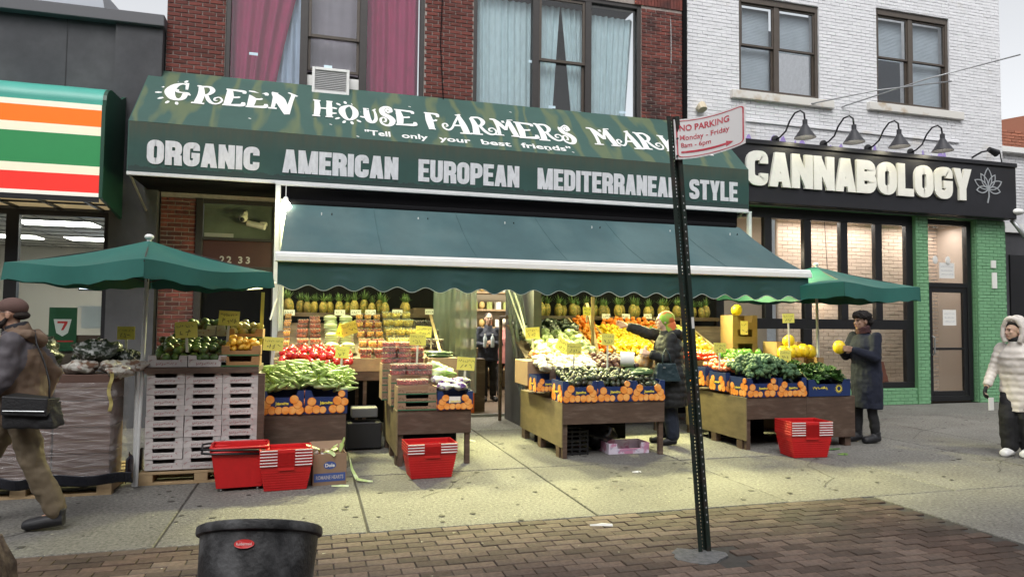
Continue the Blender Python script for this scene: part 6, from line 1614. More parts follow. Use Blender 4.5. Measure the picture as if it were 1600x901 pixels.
for i, (x, w_, z0, z1, c_) in enumerate(((.50, .32, .40, .52, (.12, .12, .125)), (.45, .42, .02, .34, (.02, .02, .024)), (.9, .5, 0.03, .3, (.02, .018, .018)))):
    q = MB(); q.box(x, x + w_, 8.9, 9.2, z0, z1)
    if i < 2: solid('storage_box', ('grey flat box on the dark shelf in the gap between the left stands', 'black storage box at the foot of the dark gap')[i], 'box', q, mat('storage %d' % i, c_, .6), (x, 8.9, z0), bevel=.01)
# ================================================================== UMBRELLAS
def umbrella(lab, cx_, cy_, rad, zt, zh, zedge, n, ph, val_h, pole_xy, tilt=(0, 0), seed=0):
    t = thing('market_umbrella', lab, 'umbrella', (pole_xy[0], pole_xy[1], 0))
    m = mat('umbrella canvas', (.011, .115, .094), .65, var=.12, scale=2.5, bump=.12, bscale=160)
    cor = []
    for k in range(n):
        a = ph + 2 * PI * k / n
        x = cx_ + rad * math.sin(a); y = cy_ - rad * math.cos(a)
        cor.append(Vector((x, y, zedge + tilt[0] * (x - cx_) + tilt[1] * (y - cy_))))
    top = Vector((cx_, cy_, zt))
    q = MB()
    for k in range(n):
        a, b = cor[k], cor[(k + 1) % n]
        def f(u, v, a=a, b=b):
            e = a.lerp(b, u); s_ = .5 * (1 - math.cos(PI * 2 * u)) 
            p = top.lerp(e, v); r_ = v
            p.z -= .05 * s_ * r_ + .05 * math.sin(PI * v) * .6
            p += (Vector((cx_, cy_, 0)) - Vector((e.x, e.y, 0))) * .035 * s_ * r_ * r_
            return p
        q.grid(f, 10, 8)
    q.build('canopy', m, t, smooth=40)
    q = MB(); rg = random.Random(seed)
    for k in range(n):
        a, b = cor[k], cor[(k + 1) % n]; ph_ = rg.uniform(0, 6)
        def g(u, v, a=a, b=b, ph_=ph_):
            e = a.lerp(b, u); s_ = .5 * (1 - math.cos(PI * 2 * u))
            e = e + (Vector((cx_, cy_, 0)) - Vector((e.x, e.y, 0))) * .035 * s_
            out = (Vector((e.x - cx_, e.y - cy_, 0))).normalized()
            w_ = .018 * math.sin(u * 9 + ph_) * v
            return (e.x + out.x * (w_ + .012 * v), e.y + out.y * (w_ + .012 * v), e.z - .05 * s_ - val_h * v * (1 - .12 * math.sin(u * 14 + ph_) ** 2))
        q.grid(g, 16, 4, (0, 0, .0))
    q.build('valance', m, t, smooth=40)
    q = MB(); q.tube([(pole_xy[0], pole_xy[1], 0), (cx_, cy_, zt + .02)], .020, 10); q.build('pole', m_aluwhite, t, smooth=40)
    for k in range(n):
        q = MB(); hub = top + Vector((0, 0, -.03)); mid = top.lerp(cor[k], .55); q.tube([hub, cor[k] + Vector((0, 0, -.02))], .007, 5); q.tube([Vector((cx_, cy_, zt - .42)), mid + Vector((0, 0, -.03))], .006, 5); q.build('rib', m_darkmetal, t)
    q = MB(); q.ball((cx_, cy_, zt + .035), (.045, .045, .03), 10, 6); q.build('cap', m_white, t, smooth=True)
umbrella('green market umbrella over the mango crates at the left', -1.56, 7.6, 1.17, 2.37, 0, 2.10, 4, R(10), .17, (-1.58, 7.48), tilt=(.0, .0), seed=2)
umbrella('green market umbrella over the melons at the right', 7.70, 9.35, 1.52, 2.53, 0, 2.20, 4, R(-26), .22, (7.12, 8.6), seed=3)

# ================================================================== SIGN POST
pt = thing('sign_post', 'perforated dark green metal street sign post leaning slightly left', 'post', (2.70, 4.46, 0))
pa_, pb_ = Vector((2.70, 4.46, -.05)), Vector((2.45, 4.46, 3.08))
ax = (pb_ - pa_).normalized(); ux = Vector((0, 1, 0)).cross(ax).normalized(); PL = (pb_ - pa_).length
m_post = mat('weathered green post paint', (.018, .030, .024), .5, metal=.2, col2=(.05, .035, .03), mixscale=7, mixlo=.5, mixhi=.68, bump=.3, bscale=70)
TP = Matrix((( ux.x, 0, ax.x, pa_.x), (ux.y, 1, ax.y, pa_.y), (ux.z, 0, ax.z, pa_.z), (0, 0, 0, 1)))
if TP.to_3x3().determinant() < 0: TP = Matrix(((-ux.x, 0, ax.x, pa_.x), (-ux.y, 1, ax.y, pa_.y), (-ux.z, 0, ax.z, pa_.z), (0, 0, 0, 1)))
q = MB(); q.T = TP
q.box(-.050, -.022, -.030, -.026, 0, PL); q.box(.022, .050, -.030, -.026, 0, PL)      # outer lips
q.box(-.022, -.019, -.030, .006, 0, PL); q.box(.019, .022, -.030, .006, 0, PL)        # webs
q.build('flange', m_post, pt)
q = MB(); q.T = TP
q.box(-.019, -.0065, .003, .006, 0, PL); q.box(.0065, .019, .003, .006, 0, PL)
n_ = int(PL / .0254)
for k in range(n_): q.box(-.0063, .0063, .003, .006, k * .0254 + .012, k * .0254 + .0254)
q.build('perforated_web', m_post, pt)
q = MB(); q.T = TP; q.box(.026, .046, -.0325, -.0305, 1.62, 1.70); q.build('sticker', m_paperwhite, pt)
q = MB(); q.T = TP
for z in [.25 + i * .0254 * 2 for i in range(22)]: q.box(.030, .037, -.0312, -.0302, z, z + .011)
for z in [2.0 + i * .0254 * 2 for i in range(12)]: q.box(.030, .037, -.0312, -.0302, z, z + .011)
tag(q.build('hole_light_dot', mat('light through holes', (.40, .41, .42), .6), pt), kind='stuff')  # pale dots painted for light seen through the holes
# sign plate, bent
sg = thing('parking_sign', 'bent white no parking sign with red border and arrow', 'sign', (2.45, 4.42, 2.75))
def plate(u, v, e=0.0):      # u 0..1 along, v 0..1 up
    x = 2.462 + .485 * u; z = 2.765 + .295 * v + .02 * u + .105 * u * u
    y = 4.415 - .035 * math.sin(u * 2.2) - .10 * u * u + .03 * v * (1 - u)
    return (x, y - e, z)
q = MB(); q.grid(lambda u, v: plate(u, v), 16, 8, (0, .003, 0)); q.build('plate', mat('white sign sheet', (.72, .70, .70), .35, col2=(.5, .46, .45), mixscale=14, mixlo=.6, mixhi=.75), sg, smooth=30)
m_red = mat('faded sign red', (.50, .035, .06), .5, col2=(.62, .25, .27), mixscale=12, mixlo=.5, mixhi=.7)
pm = lambda u, v, e: plate(u, v, e + .0012)
q = MB()
fr_ = fillet([(.035, .05), (.965, .05), (.965, .95), (.035, .95)], .08, True, 4)
dense = []
for a, b in zip(fr_, fr_[1:]):
    m_ = max(1, int((b - a).length / .06))
    for k in range(m_): dense.append(a.lerp(b, k / m_))
dense.append(fr_[0].copy())
add_ribbon(q, dense, .020, .0006, pm); q.build('border', m_red, sg)
q = MB(); tx = MB()
font_text(q, 'NO PARKING', .075, .70, .145, pm, bold=.028, width=.70, e=.001)
font_text(q, 'Monday - Friday', .075, .47, .125, pm, bold=.010, width=.70, e=.001)
font_text(q, '8am - 6pm', .085, .285, .115, pm, bold=.010, width=.43, e=.001)
q.build('lettering', m_red, sg)
q = MB(); 
for k in range(8): q.add([pm(.085 + .08 * k, .145, .001), pm(.085 + .08 * (k + 1), .145, .001), pm(.085 + .08 * (k + 1), .195, .001), pm(.085 + .08 * k, .195, .001)], [(0, 1, 2, 3)])
q.add([pm(.725, .10, .001), pm(.83, .17, .001), pm(.725, .24, .001)], [(0, 1, 2)]); q.build('arrow', m_red, sg)
for v in (.08, .5, .92):
    q = MB(); q.tube([(2.47, 4.41, 2.765 + .295 * v), (2.47, 4.40, 2.765 + .295 * v)], .008, 8); q.build('bolt', m_darkmetal, sg)

# ================================================================== BASKETS
m_rbask = mat('red basket plastic', (.52, .012, .014), .42, rnd=.1, var=.12, scale=9)
def basket(label, w=.44, d=.30, h=.235, taper=.80, rim=.012, ribs=8):
    t = thing('shopping_basket', label, 'basket')
    def ring(q, z0, z1, f0, f1, th):
        for sx_, sy_ in ((1, 0), (-1, 0), (0, 1), (0, -1)):
            a, b = w / 2, d / 2
            if sx_:
                p = []
                for f, z in ((f0, z0), (f1, z1)):
                    p += [(sx_ * a * f, -b * f, z), (sx_ * (a * f - th), -b * f, z), (sx_ * (a * f - th), b * f, z), (sx_ * a * f, b * f, z)]
            else:
                p = []
                for f, z in ((f0, z0), (f1, z1)):
                    p += [(-a * f + th, sy_ * b * f, z), (-a * f + th, sy_ * (b * f - th), z), (a * f - th, sy_ * (b * f - th), z), (a * f - th, sy_ * b * f, z)]
            q.hexa(p)
    q = MB(); ring(q, 0, h, taper, 1.0, .004); q.box(-w / 2 * taper, w / 2 * taper, -d / 2 * taper, d / 2 * taper, 0, .005); q.build('shell', m_rbask, t)
    q = MB()
    for k in range(ribs):
        z = .008 + k * (h * .74) / ribs; f = taper + (1 - taper) * z / h; ring(q, z, z + .009, f + .026, f + .026, .012)
    q.build('ribbing', m_rbask, t)
    q = MB(); ring(q, h - .024, h, 1.01, 1.03, .014)
    q.box(-.07, .07, -d / 2 * 1.03 - .004, -d / 2 * 1.03, h - .055, h - .002); q.build('rim', m_rbask, t, bevel=.002)
    for x0, x1 in ((-w * .50, -.075), (.075, w * .50)):
        q = MB(); q.box(x0, x1, -d / 2 * 1.045 - .006, -d / 2 * 1.045, h - .012, h - .004); q.build('handle', mat('white handle wire', (.75, .72, .72), .4), t)
    return t
bk = basket('')
ordn6 = ['bottom', 'second', 'third', 'fourth', 'fifth', 'top']
def stack(x, y, n, rz, where, sc=1.0, step=.026):
    for k in range(n):
        nm = ('topmost' if k == n - 1 else ('lowest' if k == 0 else ordn6[k])) 
        place(bk, (x, y, k * step * sc), (0, 0, rz), 'red basket, %s of the nested stack %s' % (nm, where), 'nested red shopping baskets', sc, used2)
stack(-.21, 7.12, 6, R(4), 'between the rolling baskets and the cardboard box', 1.06)
stack(1.21, 7.32, 4, R(2), 'in front of the berry stand', 1.16, .024)
stack(5.85, 7.36, 6, R(-6), 'in front of the broccoli stand', 1.22, .024)
def rolling(lab, x, y, z, rz):
    t = thing('rolling_basket', lab, 'basket', (0, 0, 0), group=None)
    w, d, h = .50, .36, .37
    q = MB(); a, b, c_, e = w / 2 * .80, d / 2 * .8, w / 2, d / 2
    for p in ([(-a, -b, .03), (a, -b, .03), (a, -b + .006, .03), (-a, -b + .006, .03), (-c_, -e, h), (c_, -e, h), (c_, -e + .006, h), (-c_, -e + .006, h)],
              [(-a, b - .006, .03), (a, b - .006, .03), (a, b, .03), (-a, b, .03), (-c_, e - .006, h), (c_, e - .006, h), (c_, e, h), (-c_, e, h)],
              [(-a, -b, .03), (-a + .006, -b, .03), (-a + .006, b, .03), (-a, b, .03), (-c_, -e, h), (-c_ + .006, -e, h), (-c_ + .006, e, h), (-c_, e, h)],
              [(a - .006, -b, .03), (a, -b, .03), (a, b, .03), (a - .006, b, .03), (c_ - .006, -e, h), (c_, -e, h), (c_, e, h), (c_ - .006, e, h)]): q.hexa(p)
    q.box(-a, a, -b, b, .03, .036); q.build('shell', m_rbask, t, bevel=.004)
    q = MB(); q.tube(fillet([(-c_ - .004, -e - .004, h), (c_ + .004, -e - .004, h), (c_ + .004, e + .004, h), (-c_ - .004, e + .004, h)], .05, True), .011, 8, caps=False)
    q.build('rim', m_rbask, t, smooth=True)
    q = MB(); q.tube([(c_ - .02, -e - .014, h - .03), (-c_ + .02, -e - .014, h - .01), (-c_ - .08, -e + .03, h - .005), (-c_ - .09, e - .05, h - .005), (-c_, e + .01, h - .005), (c_ - .02, e + .014, h - .01)], .010, 6); q.build('handle', m_black, t, smooth=True)
    for x_ in (-a + .04, a - .04):
        q = MB(); q.tube([(x_ - .008, -b + .03, .018), (x_ + .008, -b + .03, .018)], .018, 10); q.build('wheel', mat('grey castor', (.4, .4, .4), .5), t)
    t.location = (x, y, z); t.rotation_euler = (0, 0, rz); return t
r1 = rolling('lower of two nested red rolling baskets with black handles', -.63, 7.22, 0, R(5))
r2 = rolling('upper of two nested red rolling baskets with black handles', -.63, 7.22, .035, R(3))

# ================================================================== LETTUCE BOX AND LITTER
db = thing('lettuce_box', 'open brown cardboard romaine box with a blue band and leaves sticking out', 'box', (.2, 7.15, 0), R(6))
x0, x1, y0, y1, hh = .04, .36, 7.12, 7.42, .30
for xa, xb, ya, yb in ((x0, x1, y0, y0 + .006), (x0, x1, y1 - .006, y1), (x0, x0 + .006, y0 + .007, y1 - .007), (x1 - .006, x1, y0 + .007, y1 - .007)):
    q = MB(); q.box(xa, xb, ya, yb, 0, hh); q.build('side', m_card, db)
q = MB(); q.hexa([(x0, y1, hh - .003), (x1, y1, hh - .003), (x1, y1 + .004, hh - .003), (x0, y1 + .004, hh - .003), (x0, y1 + .05, hh + .07), (x1, y1 + .05, hh + .07), (x1, y1 + .054, hh + .07), (x0, y1 + .054, hh + .07)]); q.build('flap', m_card, db)
bm_ = lambda u, v, e: (x0 + u, y0 - .0006 - e, v)
m_bl = mat('blue box print', (.05, .09, .28), .6)
q = MB(); q.box(x0 + .01, x1 - .01, y0 - .002, y0 - .0005, .035, .115); q.build('band', m_bl, db)
q = MB(); font_text(q, 'ROMAINE HEARTS', .03, .058, .035, bm_, bold=.02, width=.26, e=.003); q.build('lettering', mat('pale print', (.45, .42, .42), .6), db)
q = MB(); q.prism([(.16 + .06 * math.cos(a * PI / 8), .19 + .038 * math.sin(a * PI / 8)) for a in range(16)], .001, bm_); q.build('logo', m_bl, db)
q = MB(); font_text(q, 'Dole', .16, .175, .032, bm_, bold=.03, align='CENTER', e=.003); q.build('lettering', m_paperwhite, db)
m_husk = mat('torn lettuce leaf', (.40, .52, .18), .5, col2=(.60, .66, .40), mixscale=9)
def strip_leaf(q, pts, w):
    rb_ = [Vector(p) for p in pts]; n = len(rb_)
    for i in range(n - 1):
        a, b = rb_[i], rb_[i + 1]; wa = w * math.sin(PI * (i + .3) / (n + .2)); wb_ = w * math.sin(PI * (i + 1.3) / (n + .2)); s_ = (b - a).cross(Vector((0, -.4, 1))).normalized()
        q.add([a - s_ * wa, b - s_ * wb_, b + Vector((0, 0, .008)), b + s_ * wb_, a + s_ * wa, a + Vector((0, 0, .008))], [(0, 1, 2, 5), (5, 2, 3, 4)])
for k, pts in enumerate(([(.12, 7.25, .27), (.10, 7.2, .34), (.04, 7.15, .37), (-.03, 7.12, .40)], [(.2, 7.25, .28), (.24, 7.2, .35), (.28, 7.17, .38)], [(.28, 7.28, .28), (.27, 7.2, .34), (.22, 7.14, .33)], [(.32, 7.3, .28), (.34, 7.3, .36), (.36, 7.28, .42)], [(.15, 7.2, .3), (.2, 7.15, .32), (.25, 7.11, .28)])):
    q = MB(); strip_leaf(q, pts, .028); q.build('leaf', m_husk, db)
q = MB(); q.ball((.16, 7.3, .27), (.1, .1, .05), 10, 6); q.build('plastic_lining', m_bagw, db, smooth=True)
for i, (pts, lab) in enumerate((([(.40, 7.3, .22), (.42, 7.25, .12), (.47, 7.18, .03), (.56, 7.15, .015), (.62, 7.13, .01)], 'pale lettuce leaf hanging beside the romaine box and onto the pavement'), ([(.22, 7.03, .008), (.30, 7.01, .012), (.38, 7.0, .008)], 'flat pale leaf on the pavement in front of the romaine box'),
                                ([(6.30, 7.3, .006), (6.36, 7.27, .012), (6.44, 7.3, .006)], 'bright torn leaf on the pavement right of the baskets'), ([(6.25, 7.62, .006), (6.45, 7.58, .015), (6.62, 7.63, .006)], 'dark green stems under the boarded crate stand'), ([(2.0, 9.3, .006), (2.08, 9.25, .014), (2.14, 9.2, .006)], 'yellowish leaf lying on the entrance walkway'),
                                ([(2.15, 5.22, .004), (2.25, 5.2, .01), (2.33, 5.19, .004)], 'white scrap of paper on the brown pavers near the joint'), ([(3.35, 6.95, .004), (3.41, 6.93, .012), (3.45, 6.96, .004)], 'small white scrap in front of the avocado stand'))):
    q = MB(); strip_leaf(q, pts, .02 if i != 2 else .03)
    solid('leaf_scrap' if i < 5 else 'paper_scrap', lab, 'litter', q, (m_husk, m_husk, m_leaf2, m_leaf, m_husk, m_paperwhite, m_paperwhite)[i], pts[0])
sp = MB(); rg = random.Random(12)
for _ in range(130):
    x, y = rg.uniform(-2.2, 7.5), rg.uniform(4.0, 7.2); s_ = rg.uniform(.004, .012)
    a = rg.uniform(0, 6)
    sp.add([(x + s_ * math.cos(a + k * 2.09) * (1.8 if k == 0 else 1), y + s_ * math.sin(a + k * 2.09), .0035 + .002 * (k == 0)) for k in range(3)], [(0, 1, 2)])
tag(sp.build('ground_litter', mat('pale crumbs', (.42, .40, .30), .8), None, (0, 0, 0)), 'tiny pale crumbs and gum spots scattered over the pavement', 'litter', None, 'stuff')
gm_ = MB()
for _ in range(420):      # old gum and drip spots
    x, y = rg.uniform(-4, 12), rg.uniform(5.5, 11.0); s_ = rg.uniform(.010, .032); el = rg.uniform(.6, 1)
    gm_.prism([(x + s_ * math.cos(k * PI / 4) * rg.uniform(.8, 1.15), y + s_ * el * math.sin(k * PI / 4)) for k in range(8)], .0012, lambda u, v, e: (u, v, .0035 + e))
tag(gm_.build('gum_spots', mat('old chewing gum', (.055, .05, .045), .8), sidewalk), kind='stuff')
for k, pts in enumerate((((1.0, 6.4), (1.3, 6.7), (1.42, 7.0), (1.75, 7.3)), ((4.9, 5.9), (5.3, 6.2), (5.45, 6.8), (5.9, 7.2)), ((-2.4, 5.7), (-2.0, 6.1), (-1.7, 6.2)), ((7.3, 6.0), (7.9, 6.5), (8.3, 6.6), (8.8, 7.2)), ((8.2, 8.0), (8.9, 8.6), (9.6, 8.9)))):
    cr = []
    for a, b in zip(pts, pts[1:]):
        for m_ in range(6): cr.append((a[0] + (b[0] - a[0]) * m_ / 6 + rg.uniform(-.02, .02), a[1] + (b[1] - a[1]) * m_ / 6 + rg.uniform(-.02, .02)))
    q = MB(); add_ribbon(q, cr, [rg.uniform(.003, .008) for _ in cr], .0008, lambda u, v, e: (u, v, .0036 + e)); q.build('crack', m_joint, sidewalk)

# ================================================================== BIN AND BUNDLE
tb = thing('trash_can', 'scuffed black plastic trash can tipped away from the viewer', 'trash can', (-.16, 3.25, 0))
Tb = Matrix.Translation((-.205, 2.80, .175)) @ Matrix.Scale(.84, 4, (1, 0, 0)) @ Matrix.Rotation(R(-22), 4, 'X') @ Matrix.Rotation(R(3), 4, 'Y')
m_bin = mat('scuffed black plastic', (.022, .022, .024), .5, col2=(.14, .14, .145), mixscale=7, mixlo=.45, mixhi=.70, bump=.5, bscale=40, detail=12)
q = MB(); q.T = Tb; q.lathe([(.215, 0), (.222, .02), (.268, .60), (.27, .62), (.262, .62), (.255, .58), (.20, .03)], 48, closed=True); q.lathe([(.0001, .02), (.2, .021)], 48, closed=True); q.build('body', m_bin, tb, smooth=40)
q = MB(); q.T = Tb; q.lathe([(.268, .595), (.284, .60), (.288, .61), (.286, .63), (.276, .635), (.262, .625)], 48, closed=True); q.build('rim', m_bin, tb, smooth=40)
q = MB(); q.T = Tb
arch = [(-.20, .18), (-.19, .28), (-.14, .365), (-.05, .405), (.05, .405), (.14, .365), (.19, .28), (.20, .18)]
q.tube([(x, -math.sqrt(max(.001, (.222 + .077 * z) ** 2 - x * x)) - .012, z) for x, z in arch], .017, 8); q.build('handle', mat('shiny black plastic', (.012, .012, .013), .3), tb, smooth=True)
q = MB(); q.T = Tb
def ov(u, v, e): 
    a = -PI / 2 - .17 + u / .26; r_ = .264 + e; return (r_ * math.cos(a), r_ * math.sin(a), v)
q.prism([(.042 * math.cos(a * PI / 10), .548 + .016 * math.sin(a * PI / 10)) for a in range(20)], .006, ov); q.build('badge', mat('red badge', (.60, .03, .03), .4), tb)
q = MB(); q.T = Tb; font_text(q, 'Rubbermaid', 0, .543, .010, ov, align='CENTER', e=.0075, width=.062); q.build('lettering', m_paperwhite, tb)
q = MB()
q.lathe([(.20, 0), (.215, .2), (.205, .45), (.19, .62), (.14, .70), (.05, .73), (.0001, .735)], 30, (-1.33, 3.3, 0))
rg = random.Random(2)
q.v = [(x + .012 * math.sin(z * 40 + 9 * math.atan2(y - 3.3, x + 1.33)) , y + .012 * math.sin(z * 33 + 7 * x), z + .01 * math.sin(x * 40)) for x, y, z in q.v]
solid('wrapped_bundle', 'round topped mottled brown bundle at the bottom left corner', 'bundle', q, mat('mottled brown bark', (.075, .05, .032), .9, col2=(.22, .165, .10), mixscale=16, mixlo=.45, mixhi=.66, bump=1.0, bscale=60, stretch=(1, 1, .6)), (-1.33, 3.3, 0), smooth=True)

# ================================================================== PEOPLE
def remesh(o, vox, smooth=2, disp=0, dscale=.12, seed=0):
    m = o.modifiers.new('r', 'REMESH'); m.mode = 'VOXEL'; m.voxel_size = vox; m.use_smooth_shade = True
    if smooth: s_ = o.modifiers.new('s', 'SMOOTH'); s_.factor = .6; s_.iterations = smooth
    if disp:
        tx_ = bpy.data.textures.new('folds', 'CLOUDS'); tx_.noise_scale = dscale; tx_.noise_depth = 1
        d = o.modifiers.new('d', 'DISPLACE'); d.texture = tx_; d.strength = disp; d.mid_level = .5
    dg = bpy.context.evaluated_depsgraph_get(); dg.update()
    me = bpy.data.meshes.new_from_object(o.evaluated_get(dg))
    old = o.data; o.modifiers.clear(); o.data = me; me.name = old.name
    if not me.materials: me.materials.append(old.materials[0])
    me.polygons.foreach_set('use_smooth', [True] * len(me.polygons))
    return o
def sub(a, b, t): return tuple(a[i] + (b[i] - a[i]) * t for i in range(3))
def limb(q, pts, rad, n=12):
    """tapering limb through joints with rounded ends"""
    P_ = []; Q_ = []
    for i in range(len(pts) - 1):
        for k in range(4):
            t = k / 4; P_.append(sub(pts[i], pts[i + 1], t)); Q_.append(rad[i] + (rad[i + 1] - rad[i]) * t)
    P_.append(pts[-1]); Q_.append(rad[-1]); q.tube(P_, Q_, n)
    q.ball(pts[0], rad[0], n, 8); q.ball(pts[-1], rad[-1], n, 8)
    for i in range(1, len(pts) - 1): q.ball(pts[i], rad[i] * 1.01, n, 8)
def hand(q, w, d, up, curl=.5, s=1.0, side=1):
    """palm plus five fingers from wrist w along d; up = back of the hand"""
    d = Vector(d).normalized(); up = Vector(up); up = (up - d * up.dot(d)).normalized(); sd_ = d.cross(up) * side; w = Vector(w)
    pc_ = w + d * .045 * s
    for k in (-1, 0, 1): q.tube([w + sd_ * .010 * k * s, pc_ + sd_ * .022 * k * s, w + d * .085 * s + sd_ * .028 * k * s], [.020 * s, .018 * s, .014 * s], 8)
    for k, L_ in enumerate((.062, .076, .080, .070)):
        b_ = w + d * .085 * s + sd_ * (.034 - .0215 * (3 - k)) * s
        a1 = curl * .8; p1 = b_ + (d * math.cos(a1) - up * math.sin(a1)) * L_ * .5 * s
        a2 = curl * 2.0; p2 = p1 + (d * math.cos(a2) - up * math.sin(a2)) * L_ * .5 * s
        q.tube([b_, p1, p2], [.0095 * s, .009 * s, .007 * s], 7); q.ball(p2, .007 * s, 6, 4)
    b_ = w + d * .03 * s - sd_ * .028 * s; p1 = b_ + (d * .6 - sd_ * .7 - up * .2).normalized() * .035 * s; p2 = p1 + (d * .9 - up * .35).normalized() * .03 * s
    q.tube([b_, p1, p2], [.012 * s, .0105 * s, .008 * s], 7); q.ball(p2, .008 * s, 6, 4)
m_skin = mat('skin', (.50, .29, .20), .5, sss=.1, var=.06, scale=12)
m_skin2 = mat('light skin', (.58, .38, .28), .5, sss=.1, var=.05, scale=12)
m_eye = mat('dark eye', (.015, .012, .012), .3)
m_lip = mat('lip', (.33, .12, .10), .5)
def head_parts(q, h, yaw=0.0, s=1.0):
    """head centre h, facing -y turned by yaw"""
    T0 = q.T; q.T = (T0 or Matrix()) @ Matrix.Translation(h) @ Matrix.Rotation(yaw, 4, 'Z') @ Matrix.Scale(s, 4)
    q.ball((0, .012, .03), (.076, .095, .092), 18, 12)            # skull
    q.ball((0, -.022, -.035), (.060, .066, .078), 16, 10)         # face and jaw
    q.ball((0, -.062, -.088), (.028, .022, .020), 10, 6)          # chin
    q.ball((0, -.078, .028), (.050, .016, .014), 10, 6)           # brow
    q.tube([(0, -.082, .018), (0, -.100, -.018), (0, -.108, -.028)], [.010, .013, .011], 8)   # nose
    q.ball((0, -.098, -.032), (.018, .014, .010), 8, 6)
    for x in (-1, 1):
        q.ball((.036 * x, -.066, -.018), (.022, .018, .022), 8, 6)   # cheeks
        q.ball((.078 * x, .008, -.010), (.010, .020, .032), 8, 6)    # ears
    q.ball((0, -.084, -.060), (.024, .012, .010), 8, 6)           # mouth mound
    q.T = T0
def face_marks(t, h, yaw, s=1.0):
    T = Matrix.Translation(h) @ Matrix.Rotation(yaw, 4, 'Z') @ Matrix.Scale(s, 4)
    for x in (-1, 1):
        q = MB(); q.T = T; q.ball((.030 * x, -.079, .006), (.012, .006, .006), 8, 6); q.build('eye', m_eye, t, (0, 0, 0))
        q = MB(); q.T = T; q.tube([(.046 * x, -.080, .024), (.03 * x, -.092, .030), (.014 * x, -.092, .026)], .0042, 5); q.build('eyebrow', m_eye, t, (0, 0, 0))
    q = MB(); q.T = T; q.tube([(-.024, -.088, -.060), (0, -.097, -.058), (.024, -.088, -.060)], [.003, .006, .003], 6); q.build('mouth', m_lip, t, (0, 0, 0))

def person(lab, p, skin, yaw=0.0, hs=1.0, grip=(.5, .5), handdir=None, marks=True):
    """p: joint positions in local space, facing -y"""
    t = thing('person', lab, 'person')
    q = MB()
    q.tube([sub(p['pelvis'], p['pelvis'], 0), sub(p['pelvis'], p['chest'], .35), sub(p['pelvis'], p['chest'], .75), p['chest'], sub(p['chest'], p['neck'], .6)], [.105, .095, .11, .115, .07], 16, sx=1.4)
    q.ball(p['pelvis'], (.15, .11, .10), 14, 8)
    q.tube([sub(p['chest'], p['neck'], .5), p['neck'], sub(p['neck'], p['head'], .7)], [.07, .056, .054], 12)
    head_parts(q, p['head'], yaw, hs)
    for s_ in 'LR':
        limb(q, [p['sh' + s_], p['el' + s_], p['wr' + s_]], [.052, .041, .028])
        limb(q, [p['hip' + s_], p['kn' + s_], p['an' + s_]], [.082, .056, .040])
        limb(q, [p['an' + s_], p['toe' + s_]], [.036, .03])
        dd = Vector(p['wr' + s_]) - Vector(p['el' + s_]) if not handdir or s_ not in handdir else Vector(handdir[s_][0])
        up = Vector((1 if s_ == 'L' else -1, -.2, .3)) if not handdir or s_ not in handdir else Vector(handdir[s_][1])
        hand(q, p['wr' + s_], dd, up, grip[0 if s_ == 'L' else 1], 1.0, 1 if s_ == 'L' else -1)
    o = q.build('body', skin, t, (0, 0, 0)); remesh(o, .0075, 2)
    if marks: face_marks(t, p['head'], yaw, hs)
    return t
def coat(t, p, m, name='jacket', hem=.78, r_top=.155, r_hem=.19, arm=.062, cuff=.044, seed=0, disp=.02, dscale=.10, puff=0, hipy=None, cufft=(.93, .93)):
    q = MB(); px_, py_, pz_ = p['pelvis']; cx_, cy_, cz_ = p['chest']
    hy = py_ if hipy is None else hipy
    pts = [(px_, hy, hem), (px_, (hy + py_) / 2, (hem + pz_) / 2), p['pelvis'], sub(p['pelvis'], p['chest'], .35), sub(p['pelvis'], p['chest'], .7), p['chest'], sub(p['chest'], p['neck'], .35), sub(p['chest'], p['neck'], .75)]
    rr = [r_hem * .80, r_hem * .80, r_hem * .78, r_top * .90, r_top * .95, r_top * .98, r_top * .80, r_top * .52]
    if puff:   # quilted bands
        P2, R2 = [], []
        for i in range(len(pts) - 1):
            L_ = (Vector(pts[i + 1]) - Vector(pts[i])).length; n = max(2, int(L_ / .014))
            for k in range(n):
                tt = k / n; P2.append(sub(pts[i], pts[i + 1], tt)); R2.append(rr[i] + (rr[i + 1] - rr[i]) * tt)
        P2.append(pts[-1]); R2.append(rr[-1]); R2 = [r_ + puff * abs(math.sin(pp[2] * PI / .085)) for r_, pp in zip(R2, P2)]
        q.tube(P2, R2, 20, sx=1.38)
    else: q.tube(pts, rr, 20, sx=1.38)
    for i, s_ in enumerate('LR'):
        sh, el, wr = p['sh' + s_], p['el' + s_], p['wr' + s_]; wr = sub(el, wr, cufft[i])
        limb(q, [sub(p['chest'], sh, .5), sh], [.07, arm * 1.08])
        if puff:
            for a, b, ra, rb_ in ((sh, el, arm * 1.08, arm), (el, wr, arm, cuff)):
                n = 12; q.tube([sub(a, b, k / n) for k in range(n + 1)], [ra + (rb_ - ra) * k / n + puff * .9 * abs(math.sin(k * PI / 3)) for k in range(n + 1)], 12)
            q.ball(el, arm * 1.02, 10, 8)
        else: limb(q, [sh, el, wr], [arm * 1.08, arm, cuff])
    q.tube([sub(p['chest'], p['neck'], .6), sub(p['neck'], p['head'], .12)], [.10, .072], 14)
    o = q.build(name, m, t, (0, 0, 0)); return remesh(o, .011, 2, disp, dscale)
def trousers(t, p, m, thigh=.10, knee=.075, ankle=.062, disp=.02, low=.9):
    q = MB(); q.ball(p['pelvis'], (.165, .125, .12), 16, 10)
    for s_ in 'LR':
        limb(q, [p['hip' + s_], p['kn' + s_], sub(p['kn' + s_], p['an' + s_], low)], [thigh, knee, ankle])
    o = q.build('trousers', m, t, (0, 0, 0)); return remesh(o, .011, 2, disp, .09)
